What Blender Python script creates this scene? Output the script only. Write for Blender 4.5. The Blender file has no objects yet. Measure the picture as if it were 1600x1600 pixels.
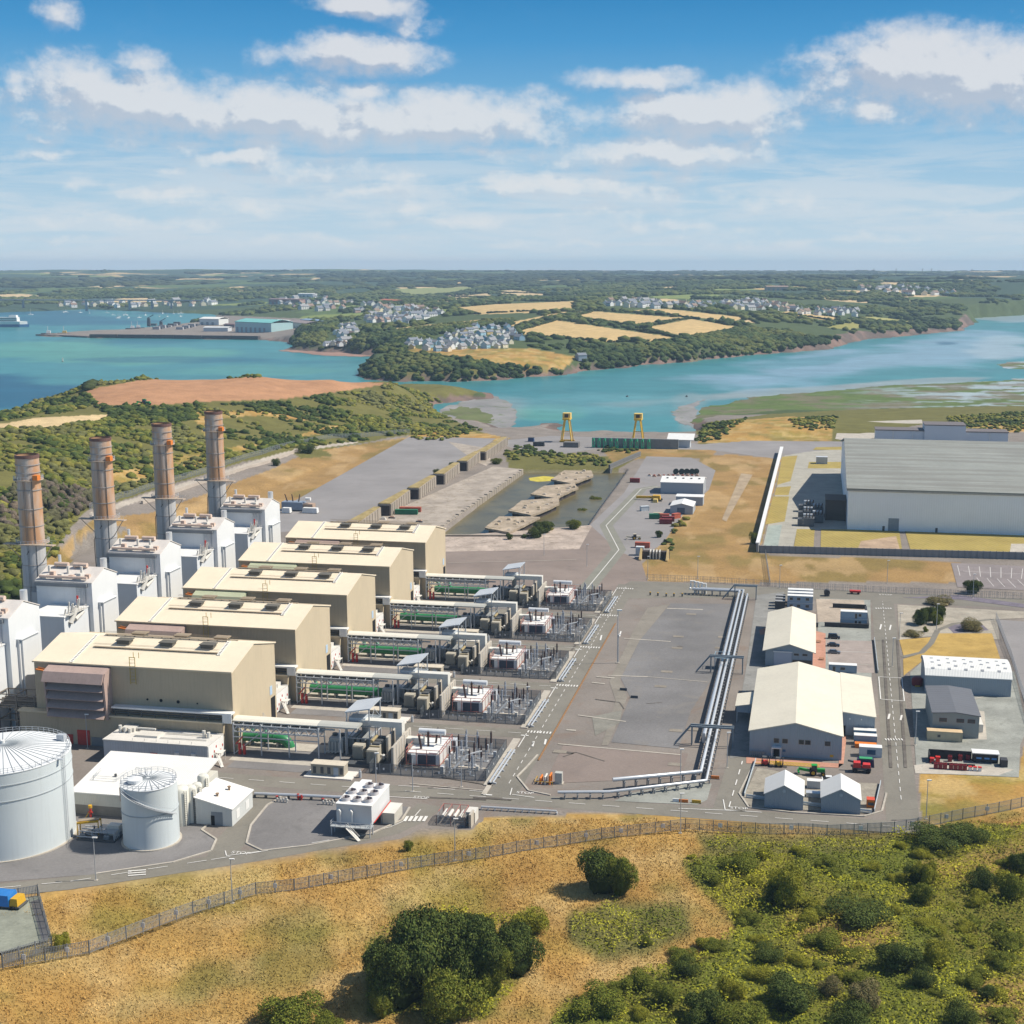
import bpy, bmesh, math, random
import numpy as np
from mathutils import Vector, Matrix, noise as mnoise
from mathutils.geometry import tessellate_polygon

sc = bpy.context.scene
C = sc.collection
R = math.radians
rnd = random.Random(7)
rng = np.random.default_rng(11)

# ------------------------------------------------------------------ camera, light, exposure
FPX, CX, HY, CAMH = 2126.0, 871.8, 415.7, 140.0      # focal length, principal column and horizon row of the photograph, eye height
TH = math.atan((800 - HY) / FPX)
SITE = R(79.38 - 90)                                  # the station's own grid against the view direction
cam_d = bpy.data.cameras.new('camera')
cam_d.sensor_width = 36.0
cam_d.lens = FPX / 1600 * 36
cam_d.shift_x = -(CX - 800) / 1600
cam_d.clip_start, cam_d.clip_end = 1.0, 60000.0
cam = bpy.data.objects.new('camera', cam_d)
cam.location = (0, 0, CAMH)
cam.rotation_euler = (math.pi / 2 - TH, 0, 0)
C.objects.link(cam)
sc.camera = cam

SUN_EL, SUN_AZ = R(50), R(5)                          # azimuth counted from +x towards +y
sv = Vector((math.cos(SUN_EL) * math.cos(SUN_AZ), math.cos(SUN_EL) * math.sin(SUN_AZ), math.sin(SUN_EL)))
sun_d = bpy.data.lights.new('sun', 'SUN')
sun_d.energy = 5.0
sun_d.angle = R(0.5)
sun_d.color = (1.0, 0.935, 0.82)
sun = bpy.data.objects.new('sun', sun_d)
sun.rotation_euler = (-sv).to_track_quat('-Z', 'Y').to_euler()
C.objects.link(sun)

sc.view_settings.view_transform = 'Standard'
sc.view_settings.look = 'None'
sc.view_settings.exposure = 0.22
sc.view_settings.gamma = 1.0
sc.view_settings.use_curve_mapping = False
sc.render.engine = 'CYCLES'
sc.cycles.use_denoising = True
sc.cycles.max_bounces = 5
sc.cycles.diffuse_bounces = 2
sc.cycles.glossy_bounces = 2
sc.cycles.transparent_max_bounces = 12
sc.cycles.volume_bounces = 0
sc.cycles.caustics_reflective = False
sc.cycles.caustics_refractive = False


def ray(px, py):
    dx, dy = (px - CX) / FPX, -(py - 800) / FPX
    return (dx, math.cos(TH) + dy * math.sin(TH), -math.sin(TH) + dy * math.cos(TH))


def G(px, py, z=0.0):
    """the point at height z that the photograph shows at pixel (px, py)"""
    d = ray(px, py)
    t = (z - CAMH) / d[2]
    return (d[0] * t, d[1] * t, z)


def W(u, v):
    c, s = math.cos(SITE), math.sin(SITE)
    return (u * c - v * s, u * s + v * c)


def S(px, py, z=0.0):
    g = G(px, py, z)
    c, s = math.cos(SITE), math.sin(SITE)
    return (g[0] * c + g[1] * s, -g[0] * s + g[1] * c)


def Pn(x, y, z):
    zz = z - CAMH
    f = y * math.cos(TH) - zz * math.sin(TH)
    u = y * math.sin(TH) + zz * math.cos(TH)
    return CX + FPX * x / f, 800 - FPX * u / f


# ------------------------------------------------------------------ sky
def sky_ae(px, py):
    d = ray(px, py)
    return d[0] / d[1], d[2] / math.hypot(d[0], d[1])


world = bpy.data.worlds.new('World')
sc.world = world
world.use_nodes = True
wt = world.node_tree
wt.nodes.clear()


def nd(t, kind, **kw):
    n = t.nodes.new(kind)
    for k, v in kw.items():
        setattr(n, k, v)
    return n


def setin(n, idx, v):
    n.inputs[idx].default_value = v


def mth(t, op, a, b=None, c=None, clamp=False):
    n = nd(t, 'ShaderNodeMath', operation=op, use_clamp=clamp)
    for i, x in enumerate((a, b, c)):
        if x is None:
            continue
        if isinstance(x, (int, float)):
            n.inputs[i].default_value = x
        else:
            t.links.new(x, n.inputs[i])
    return n.outputs[0]


def smap(t, x, lo, hi, a=0.0, b=1.0, kind='SMOOTHSTEP'):
    n = nd(t, 'ShaderNodeMapRange', interpolation_type=kind)
    t.links.new(x, n.inputs[0])
    for i, v in enumerate((lo, hi, a, b)):
        n.inputs[i + 1].default_value = v
    return n.outputs[0]


def mixc(t, fac, a, b):
    n = nd(t, 'ShaderNodeMix', data_type='RGBA')
    for i, x in ((0, fac), (6, a), (7, b)):
        if isinstance(x, (int, float)):
            n.inputs[i].default_value = x
        elif isinstance(x, tuple):
            n.inputs[i].default_value = x if len(x) == 4 else (*x, 1)
        else:
            t.links.new(x, n.inputs[i])
    return n.outputs[2]


# clouds of the photograph: centre and half size in its pixels, turned into directions; strength
CLOUDS = [(90, 22, 36, 24, .75), (570, 8, 85, 18, .9), (640, 34, 45, 16, .4), (20, 118, 40, 26, .5), (120, 125, 100, 40, .7), (215, 97, 55, 22, .55),
          (565, 84, 112, 28, 1.0), (418, 84, 34, 24, .45), (470, 120, 80, 22, .35), (565, 139, 62, 17, .65),
          (200, 160, 200, 48, .95), (430, 178, 260, 40, 1.0), (680, 188, 215, 42, 1.0), (560, 205, 220, 24, .7), (820, 165, 50, 24, .5),
          (992, 122, 98, 19, .8), (1110, 175, 165, 42, 1.0), (1040, 238, 150, 34, .85), (895, 255, 60, 18, .4), (1190, 222, 16, 12, .5),
          (1450, 105, 190, 55, 1.0), (1540, 120, 150, 62, 1.0), (1350, 160, 100, 24, .6), (1290, 90, 70, 22, .5),
          (365, 245, 72, 15, .75), (70, 225, 32, 10, .5), (60, 247, 90, 9, .5), (480, 265, 150, 24, .55), (270, 304, 85, 15, .7), (120, 290, 45, 11, .45),
          (640, 325, 90, 18, .45), (860, 292, 130, 20, .8), (780, 298, 60, 14, .6), (1010, 300, 110, 18, .55), (1200, 318, 160, 20, .35), (400, 325, 120, 18, .45),
          (300, 352, 110, 12, .4), (600, 285, 130, 14, .4), (940, 330, 160, 18, .4), (750, 345, 200, 14, .35),
          (330, 222, 200, 22, .5), (740, 238, 160, 18, .5), (560, 300, 150, 14, .5), (180, 345, 150, 10, .45), (450, 372, 200, 9, .4), (1080, 355, 220, 12, .45), (1300, 375, 260, 9, .4), (1480, 330, 120, 9, .3), (900, 380, 240, 8, .4), (90, 372, 140, 8, .35), (1020, 275, 90, 14, .6), (690, 345, 90, 10, .5), (660, 30, 40, 20, .4), (250, 262, 40, 8, .4)]
g = bpy.data.node_groups.new('cloud_field', 'ShaderNodeTree')
g.interface.new_socket('P', in_out='INPUT', socket_type='NodeSocketVector')
g.interface.new_socket('F', in_out='OUTPUT', socket_type='NodeSocketFloat')
gi, go = nd(g, 'NodeGroupInput'), nd(g, 'NodeGroupOutput')


def vmth(t, op, a, b=None):
    n = nd(t, 'ShaderNodeVectorMath', operation=op)
    for i, x in enumerate((a, b)):
        if x is None:
            continue
        if isinstance(x, tuple):
            n.inputs[i].default_value = x
        else:
            t.links.new(x, n.inputs[i])
    return n.outputs[1] if op in ('LENGTH', 'DISTANCE', 'DOT_PRODUCT') else n.outputs[0]


def noise_node(t, vec, scale, detail=4, rough=.55, col=False, dist=0.0):
    n = nd(t, 'ShaderNodeTexNoise')
    setin(n, 'Scale', scale)
    setin(n, 'Detail', detail)
    setin(n, 'Roughness', rough)
    setin(n, 'Distortion', dist)
    if vec is not None:
        t.links.new(vec, n.inputs['Vector'])
    return n.outputs['Color'] if col else n.outputs['Fac']


nz = noise_node(g, gi.outputs[0], 20, 5, .6, True)
warp = vmth(g, 'MULTIPLY', vmth(g, 'SUBTRACT', nz, (.5, .5, .5)), (.036, .024, 0))
pw = vmth(g, 'ADD', gi.outputs[0], warp)
acc = None
for (px, py, rx, ry, st) in CLOUDS:
    a0, e0 = sky_ae(px, py)
    q = vmth(g, 'MULTIPLY', vmth(g, 'SUBTRACT', pw, (a0, e0, 0)), (FPX / rx / 1.5, FPX / ry / 1.5, 0))
    f = mth(g, 'MULTIPLY', mth(g, 'SUBTRACT', 1.0, vmth(g, 'LENGTH', q), clamp=True), st)
    acc = f if acc is None else mth(g, 'SMOOTH_MAX', acc, f, .08)
stretch = vmth(g, 'MULTIPLY', gi.outputs[0], (1.0, 1.35, 1.0))
n1 = noise_node(g, stretch, 40, 7, .60)
n2 = noise_node(g, stretch, 15, 3, .5)
fsum = mth(g, 'ADD', mth(g, 'MULTIPLY', mth(g, 'SUBTRACT', n1, .5), 1.05), mth(g, 'MULTIPLY', mth(g, 'SUBTRACT', n2, .5), .5))
gate = smap(g, acc, 0.0, .22)
g.links.new(mth(g, 'ADD', acc, mth(g, 'MULTIPLY', fsum, gate)), go.inputs[0])

tc = nd(wt, 'ShaderNodeTexCoord')
sep = nd(wt, 'ShaderNodeSeparateXYZ')
wt.links.new(tc.outputs['Generated'], sep.inputs[0])
X, Y, Z = sep.outputs
hyp = mth(wt, 'SQRT', mth(wt, 'ADD', mth(wt, 'MULTIPLY', X, X), mth(wt, 'MULTIPLY', Y, Y)))
elev = mth(wt, 'DIVIDE', Z, mth(wt, 'MAXIMUM', hyp, .01))
yy = mth(wt, 'MAXIMUM', mth(wt, 'ABSOLUTE', Y), .05)
azi = mth(wt, 'DIVIDE', X, yy)
comb = nd(wt, 'ShaderNodeCombineXYZ')
wt.links.new(azi, comb.inputs[0])
wt.links.new(elev, comb.inputs[1])
fwd = smap(wt, Y, .3, .6)
sky = nd(wt, 'ShaderNodeTexSky', sky_type='NISHITA')
sky.sun_disc = False
sky.sun_elevation = SUN_EL
sky.sun_rotation = math.pi / 2 - SUN_AZ
sky.altitude = 100
sky.air_density = 1.0
sky.dust_density = 0.6
sky.ozone_density = 2.0
SKYK = 10.0                       # background strength is 0.1
# deepen the sky away from the horizon as a polarising filter does
deep = smap(wt, elev, 0.0, .2, 0, 1, 'LINEAR')
ramp = nd(wt, 'ShaderNodeValToRGB')
wt.links.new(deep, ramp.inputs[0])
cr = ramp.color_ramp
cr.elements[0].position, cr.elements[0].color = 0.0, (.50, .61, .68, 1)
cr.elements[1].position, cr.elements[1].color = 1.0, (.024, .19, .43, 1)
for p, c in ((.22, (.37, .53, .65, 1)), (.5, (.18, .40, .61, 1)), (.78, (.062, .27, .53, 1))):
    e = cr.elements.new(p)
    e.color = c
rampk = vmth(wt, 'SCALE', ramp.outputs[0])
rampk.node.inputs[3].default_value = SKYK
hi = smap(wt, elev, .2, .7)
base = mixc(wt, hi, rampk, vmth(wt, 'MULTIPLY', sky.outputs[0], (.85, .85, .85)))
fg = nd(wt, 'ShaderNodeGroup')
fg.node_tree = g
wt.links.new(comb.outputs[0], fg.inputs[0])
off = vmth(wt, 'ADD', comb.outputs[0], (.006, .011, 0))
fg2 = nd(wt, 'ShaderNodeGroup')
fg2.node_tree = g
wt.links.new(off, fg2.inputs[0])
dens = mth(wt, 'MULTIPLY', smap(wt, fg.outputs[0], .06, .68), fwd)
shade = smap(wt, mth(wt, 'SUBTRACT', fg.outputs[0], fg2.outputs[0]), -.13, .15)
lowlit = smap(wt, elev, .0, .16)
cdark = mixc(wt, lowlit, (.52 * SKYK, .58 * SKYK, .64 * SKYK), (.41 * SKYK, .45 * SKYK, .53 * SKYK))
clit = mixc(wt, lowlit, (.63 * SKYK, .66 * SKYK, .68 * SKYK), (.67 * SKYK, .67 * SKYK, .68 * SKYK))
ccol = mixc(wt, shade, cdark, clit)
# thin high veil near the horizon
vst = nd(wt, 'ShaderNodeMapping')
wt.links.new(comb.outputs[0], vst.inputs[0])
vst.inputs['Scale'].default_value = (7, 60, 1)
vn = noise_node(wt, vst.outputs[0], 1.0, 9, .66, dist=.5)
veil = mth(wt, 'MULTIPLY', smap(wt, vn, .38, .60), mth(wt, 'MULTIPLY', smap(wt, elev, .115, .045), .68))
base2 = mixc(wt, mth(wt, 'MULTIPLY', veil, fwd), base, (.56 * SKYK, .62 * SKYK, .67 * SKYK))
final = mixc(wt, mth(wt, 'MULTIPLY', dens, .86), base2, ccol)
bg = nd(wt, 'ShaderNodeBackground')
setin(bg, 'Strength', 0.1)
wt.links.new(final, bg.inputs[0])
wo = nd(wt, 'ShaderNodeOutputWorld')
wt.links.new(bg.outputs[0], wo.inputs[0])
world.cycles.sampling_method = 'MANUAL'
world.cycles.sample_map_resolution = 512


# ------------------------------------------------------------------ helpers: materials
MATS = {}


def M(name, rgb, rough=.75, var=.18, scale=.4, metal=0.0, bump=0.0, bscale=3.0, corr=None, streak=0.0, rust=None, spec=.3, dark=None):
    """a weathered paint: two noises of tone, optional downward streaks, sheet ribs (corr = axis, pitch) and rust blotches"""
    if name in MATS:
        return MATS[name]
    m = bpy.data.materials.new(name)
    m.use_nodes = True
    t = m.node_tree
    b = t.nodes['Principled BSDF']
    tcn = nd(t, 'ShaderNodeTexCoord')
    o = tcn.outputs['Object']
    f = mth(t, 'ADD', mth(t, 'MULTIPLY', noise_node(t, o, scale, 5, .65), .7), mth(t, 'MULTIPLY', noise_node(t, o, scale * 7, 3, .6), .3))
    k = smap(t, f, .3, .7, 1 - var, 1 + var * .6, 'LINEAR')
    vs = vmth(t, 'SCALE', rgb[:3])
    t.links.new(k, vs.node.inputs[3])
    col = vs
    if streak:
        mp = nd(t, 'ShaderNodeMapping')
        mp.inputs['Scale'].default_value = (1.6, 1.6, .06)
        t.links.new(o, mp.inputs[0])
        s = smap(t, noise_node(t, mp.outputs[0], 1.0, 4, .6), .45, .75)
        col = mixc(t, mth(t, 'MULTIPLY', s, streak), col, dark or tuple(c * .55 for c in rgb[:3]))
    if rust:
        mp = nd(t, 'ShaderNodeMapping')
        mp.inputs['Scale'].default_value = rust[2]
        t.links.new(o, mp.inputs[0])
        s = smap(t, noise_node(t, mp.outputs[0], rust[3], 5, .62), rust[4], rust[5])
        col = mixc(t, mth(t, 'MULTIPLY', s, rust[1]), col, rust[0])
    t.links.new(col, b.inputs['Base Color'])
    setin(b, 'Roughness', rough)
    setin(b, 'Metallic', metal)
    setin(b, 'Specular IOR Level', spec)
    h = None
    if corr:
        w = nd(t, 'ShaderNodeTexWave', wave_type='BANDS', bands_direction=corr[0], wave_profile='SIN')
        setin(w, 'Scale', .314 / corr[1])
        t.links.new(o, w.inputs[0])
        h = w.outputs['Fac']
        bm_ = nd(t, 'ShaderNodeBump')
        setin(bm_, 'Strength', .5)
        setin(bm_, 'Distance', .08)
        t.links.new(h, bm_.inputs['Height'])
        t.links.new(bm_.outputs[0], b.inputs['Normal'])
    elif bump:
        bm_ = nd(t, 'ShaderNodeBump')
        setin(bm_, 'Strength', bump)
        setin(bm_, 'Distance', .3)
        t.links.new(noise_node(t, o, bscale, 4, .6), bm_.inputs['Height'])
        t.links.new(bm_.outputs[0], b.inputs['Normal'])
    MATS[name] = m
    return m


# ------------------------------------------------------------------ helpers: meshes and things
class MB:
    """collects primitive shapes and links them as ONE mesh object"""

    def __init__(s):
        s.v, s.f, s.m, s.cur = [], [], [], 0

    def add(s, vs, fs):
        n = len(s.v)
        s.v += [tuple(p) for p in vs]
        s.f += [tuple(i + n for i in f) for f in fs]
        s.m += [s.cur] * len(fs)
        return s

    def box(s, x0, x1, y0, y1, z0, z1, taper=0.0):
        t = taper
        return s.add([(x0, y0, z0), (x1, y0, z0), (x1, y1, z0), (x0, y1, z0), (x0 + t, y0 + t, z1), (x1 - t, y0 + t, z1), (x1 - t, y1 - t, z1), (x0 + t, y1 - t, z1)],
                     [(3, 2, 1, 0), (4, 5, 6, 7), (0, 1, 5, 4), (1, 2, 6, 5), (2, 3, 7, 6), (3, 0, 4, 7)])

    def cbox(s, x, y, z0, sx, sy, sz):
        return s.box(x - sx / 2, x + sx / 2, y - sy / 2, y + sy / 2, z0, z0 + sz)

    def prism(s, poly, a, b, axis='z'):
        """poly extruded along an axis from a to b; poly is in the other two axes (y,z for x; x,z for y; x,y for z)"""
        n = len(poly)
        pt = {'z': lambda p, h: (p[0], p[1], h), 'x': lambda p, h: (h, p[0], p[1]), 'y': lambda p, h: (p[0], h, p[1])}[axis]
        area = sum(poly[i][0] * poly[(i + 1) % n][1] - poly[(i + 1) % n][0] * poly[i][1] for i in range(n))
        if (area < 0) != (axis == 'y'):
            poly = poly[::-1]
        if b < a:
            a, b = b, a
        vs = [pt(p, a) for p in poly] + [pt(p, b) for p in poly]
        return s.add(vs, [tuple(range(n - 1, -1, -1)), tuple(range(n, 2 * n))] + [(i, (i + 1) % n, n + (i + 1) % n, n + i) for i in range(n)])

    def tube(s, p, q, r, n=8, r2=None, caps=True):
        p, q = Vector(p), Vector(q)
        d = (q - p)
        if d.length < 1e-6:
            return s
        d.normalize()
        a = d.orthogonal().normalized()
        b = d.cross(a)
        r2 = r if r2 is None else r2
        vs = [p + a * (r * math.cos(6.2832 * i / n)) + b * (r * math.sin(6.2832 * i / n)) for i in range(n)]
        vs += [q + a * (r2 * math.cos(6.2832 * i / n)) + b * (r2 * math.sin(6.2832 * i / n)) for i in range(n)]
        fs = [(i, (i + 1) % n, n + (i + 1) % n, n + i) for i in range(n)]
        if caps:
            fs += [tuple(range(n - 1, -1, -1)), tuple(range(n, 2 * n))]
        return s.add(vs, fs)

    def path(s, pts, r, n=8):
        """a bent pipe: rings at each point, mitred"""
        pts = [Vector(p) for p in pts]
        rings = []
        up = None
        for i, p in enumerate(pts):
            d = ((pts[min(i + 1, len(pts) - 1)] - p).normalized() + (p - pts[max(i - 1, 0)]).normalized()).normalized()
            if up is None:
                up = d.orthogonal().normalized()
            up = (up - d * up.dot(d)).normalized()
            b = d.cross(up)
            rings.append([p + up * (r * math.cos(6.2832 * k / n)) + b * (r * math.sin(6.2832 * k / n)) for k in range(n)])
        vs = [v for rg in rings for v in rg]
        fs = [(i * n + k, i * n + (k + 1) % n, (i + 1) * n + (k + 1) % n, (i + 1) * n + k) for i in range(len(pts) - 1) for k in range(n)]
        fs += [tuple(range(n - 1, -1, -1)), tuple((len(pts) - 1) * n + k for k in range(n))]
        return s.add(vs, fs)

    def lathe(s, prof, x=0, y=0, n=32, cap=True):
        vs = [(x + r * math.cos(6.2832 * k / n), y + r * math.sin(6.2832 * k / n), z) for r, z in prof for k in range(n)]
        fs = [(i * n + k, i * n + (k + 1) % n, (i + 1) * n + (k + 1) % n, (i + 1) * n + k) for i in range(len(prof) - 1) for k in range(n)]
        if cap:
            fs += [tuple(range(n - 1, -1, -1)), tuple((len(prof) - 1) * n + k for k in range(n))]
        return s.add(vs, fs)

    def bar(s, p, q, w=.15, h=None):
        """a straight square bar"""
        p, q = Vector(p), Vector(q)
        d = (q - p).normalized()
        a = d.cross(Vector((0, 0, 1)))
        a = Vector((1, 0, 0)) if a.length < 1e-3 else a.normalized()
        b = d.cross(a)
        h = w if h is None else h
        vs = []
        for e in (p, q):
            vs += [e + a * (w / 2) + b * (h / 2), e - a * (w / 2) + b * (h / 2), e - a * (w / 2) - b * (h / 2), e + a * (w / 2) - b * (h / 2)]
        return s.add(vs, [(0, 1, 2, 3), (7, 6, 5, 4), (0, 4, 5, 1), (1, 5, 6, 2), (2, 6, 7, 3), (3, 7, 4, 0)])

    def quad(s, a, b, c, d):
        return s.add([a, b, c, d], [(0, 1, 2, 3)])

    def mat(s, i):
        s.cur = i
        return s

    def build(s, name, mats, parent=None, smooth=False):
        me = bpy.data.meshes.new(name)
        me.from_pydata(s.v, [], s.f)
        if not isinstance(mats, (list, tuple)):
            mats = [mats]
        for m in mats:
            me.materials.append(m)
        if len(mats) > 1:
            me.polygons.foreach_set('material_index', s.m)
        bm = bmesh.new()
        bm.from_mesh(me)
        bmesh.ops.recalc_face_normals(bm, faces=bm.faces)
        bm.to_mesh(me)
        bm.free()
        if smooth:
            me.polygons.foreach_set('use_smooth', [True] * len(me.polygons))
            me.set_sharp_from_angle(angle=R(40))
        o = bpy.data.objects.new(name, me)
        C.objects.link(o)
        if parent is not None:
            o.parent = parent
        return o


def thing(name, label, cat, u, v, z=0.0, rot=0.0, group=None, world_xy=False):
    o = bpy.data.objects.new(name, None)
    o.empty_display_size = .5
    C.objects.link(o)
    x, y = (u, v) if world_xy else W(u, v)
    o.location = (x, y, z)
    o.rotation_euler = (0, 0, (0 if world_xy else SITE) + rot)
    o['label'] = label
    o['category'] = cat
    if group:
        o['group'] = group
    return o


def tag(o, label=None, cat=None, group=None, kind=None, at=None, rot=0.0, z=0.0):
    if at is not None:
        x, y = W(*at)
        o.location = (x, y, z)
        o.rotation_euler = (0, 0, SITE + rot)
    if label:
        o['label'] = label
    if cat:
        o['category'] = cat
    if group:
        o['group'] = group
    if kind:
        o['kind'] = kind
    return o


def dup(o, u=None, v=None, label=None, group=None, parent=None, rot=None, z=None):
    """a copy of a thing with copies of its parts and sub-parts"""
    c = o.copy()
    C.objects.link(c)
    if parent is not None:
        c.parent = parent
    if u is not None:
        x, y = W(u, v)
        c.location = (x, y, o.location.z if z is None else z)
    if rot is not None:
        c.rotation_euler = (0, 0, SITE + rot)
    if label:
        c['label'] = label
    if group:
        c['group'] = group
    for ch in o.children:
        dup(ch, parent=c)
    return c


def numpy_mesh(name, verts, faces, mats, smooth=False, attr=None, mat_idx=None):
    """quads or triangles from arrays; attr = per-vertex colours"""
    verts = np.ascontiguousarray(verts, np.float32)
    faces = np.ascontiguousarray(faces, np.int32)
    k = faces.shape[1]
    me = bpy.data.meshes.new(name)
    me.vertices.add(len(verts))
    me.vertices.foreach_set('co', verts.ravel())
    me.loops.add(faces.size)
    me.loops.foreach_set('vertex_index', faces.ravel())
    me.polygons.add(len(faces))
    me.polygons.foreach_set('loop_start', np.arange(0, faces.size, k, dtype=np.int32))
    me.polygons.foreach_set('loop_total', np.full(len(faces), k, np.int32))
    if smooth:
        me.polygons.foreach_set('use_smooth', np.ones(len(faces), bool))
    if not isinstance(mats, (list, tuple)):
        mats = [mats]
    for m in mats:
        me.materials.append(m)
    if mat_idx is not None:
        me.polygons.foreach_set('material_index', np.ascontiguousarray(mat_idx, np.int32))
    me.update(calc_edges=True)
    if attr is not None:
        ca = me.color_attributes.new('cover', 'FLOAT_COLOR', 'POINT')
        rgba = np.ones((len(verts), 4), np.float32)
        rgba[:, :attr.shape[1]] = attr
        ca.data.foreach_set('color', rgba.ravel())
    o = bpy.data.objects.new(name, me)
    C.objects.link(o)
    return o


def inside(px, py, poly):
    """vectorised point in polygon"""
    r = np.zeros(np.shape(px), bool)
    n = len(poly)
    for i in range(n):
        x1, y1 = poly[i]
        x2, y2 = poly[(i + 1) % n]
        if y1 == y2:
            continue
        c = ((y1 > py) != (y2 > py)) & (px < (x2 - x1) * (py - y1) / (y2 - y1) + x1)
        r ^= c
    return r


def vnoise(x, y, seed=0):
    """vectorised value noise in 0..1"""
    xi, yi = np.floor(x).astype(np.int64), np.floor(y).astype(np.int64)
    xf, yf = x - xi, y - yi

    def h(a, b):
        n = (a * 374761393 + b * 668265263 + seed * 974634777) & 0x7fffffff
        n = ((n ^ (n >> 13)) * 1274126177) & 0x7fffffff
        return ((n ^ (n >> 16)) & 0xffff) / 65535.0
    sx, sy = xf * xf * (3 - 2 * xf), yf * yf * (3 - 2 * yf)
    a = h(xi, yi) * (1 - sx) + h(xi + 1, yi) * sx
    b = h(xi, yi + 1) * (1 - sx) + h(xi + 1, yi + 1) * sx
    return a * (1 - sy) + b * sy


def fbm(x, y, seed=0, o=4):
    s, a, t = 0, 1.0, 0
    for k in range(o):
        s = s + a * vnoise(x * 2 ** k, y * 2 ** k, seed + k)
        t += a
        a *= .5
    return s / t

# ------------------------------------------------------------------ terrain
SEA = -8.0
TEST = False
LAND_NEAR = [(-4000, -300)] + [G(x, y, SEA)[:2] for x, y in
    [(-420, 720), (-150, 695), (0, 662), (60, 643), (130, 627), (230, 617), (400, 616), (560, 613), (640, 610), (700, 609), (747, 611), (768, 617), (770, 623), (735, 624), (700, 629), (681, 634), (675, 645),
     (712, 655), (759, 663), (775, 670), (812, 667), (832, 663), (862, 661), (880, 672), (925, 680), (1000, 681), (1078, 680), (1082, 668), (1092, 652), (1087, 636), (1110, 628), (1200, 618),
     (1300, 610), (1450, 600), (1600, 592), (1900, 584), (2500, 580)]] + [(4000, -300)]
LAND_FAR = [(-9000, 4600)] + [G(x, y, SEA)[:2] for x, y in
    [(-600, 489), (0, 488), (78, 485.5), (131, 483), (175, 484.5), (250, 488), (335, 491), (338, 497), (310, 503), (200, 515), (140, 517), (58, 523), (60, 525), (140, 527.5), (312, 529.5), (400, 530.5), (444, 534), (465, 541),
     (440, 547), (525, 551), (590, 554), (597, 560), (566, 575), (560, 585), (566, 592), (619, 596), (706, 597.5), (765, 593), (800, 592), (865, 587), (920, 579), (1000, 571), (1125, 560), (1215, 551), (1290, 547), (1310, 540),
     (1350, 531), (1450, 522), (1500, 517), (1525, 503), (1520, 497), (1600, 492), (1900, 488)]] + [(9000, 4000), (16000, 30000), (-16000, 30000)]
ISLE = [G(x, y, SEA)[:2] for x, y in [(1556, 572), (1575, 565), (1640, 563), (1700, 572), (1640, 579), (1580, 577)]]

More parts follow.
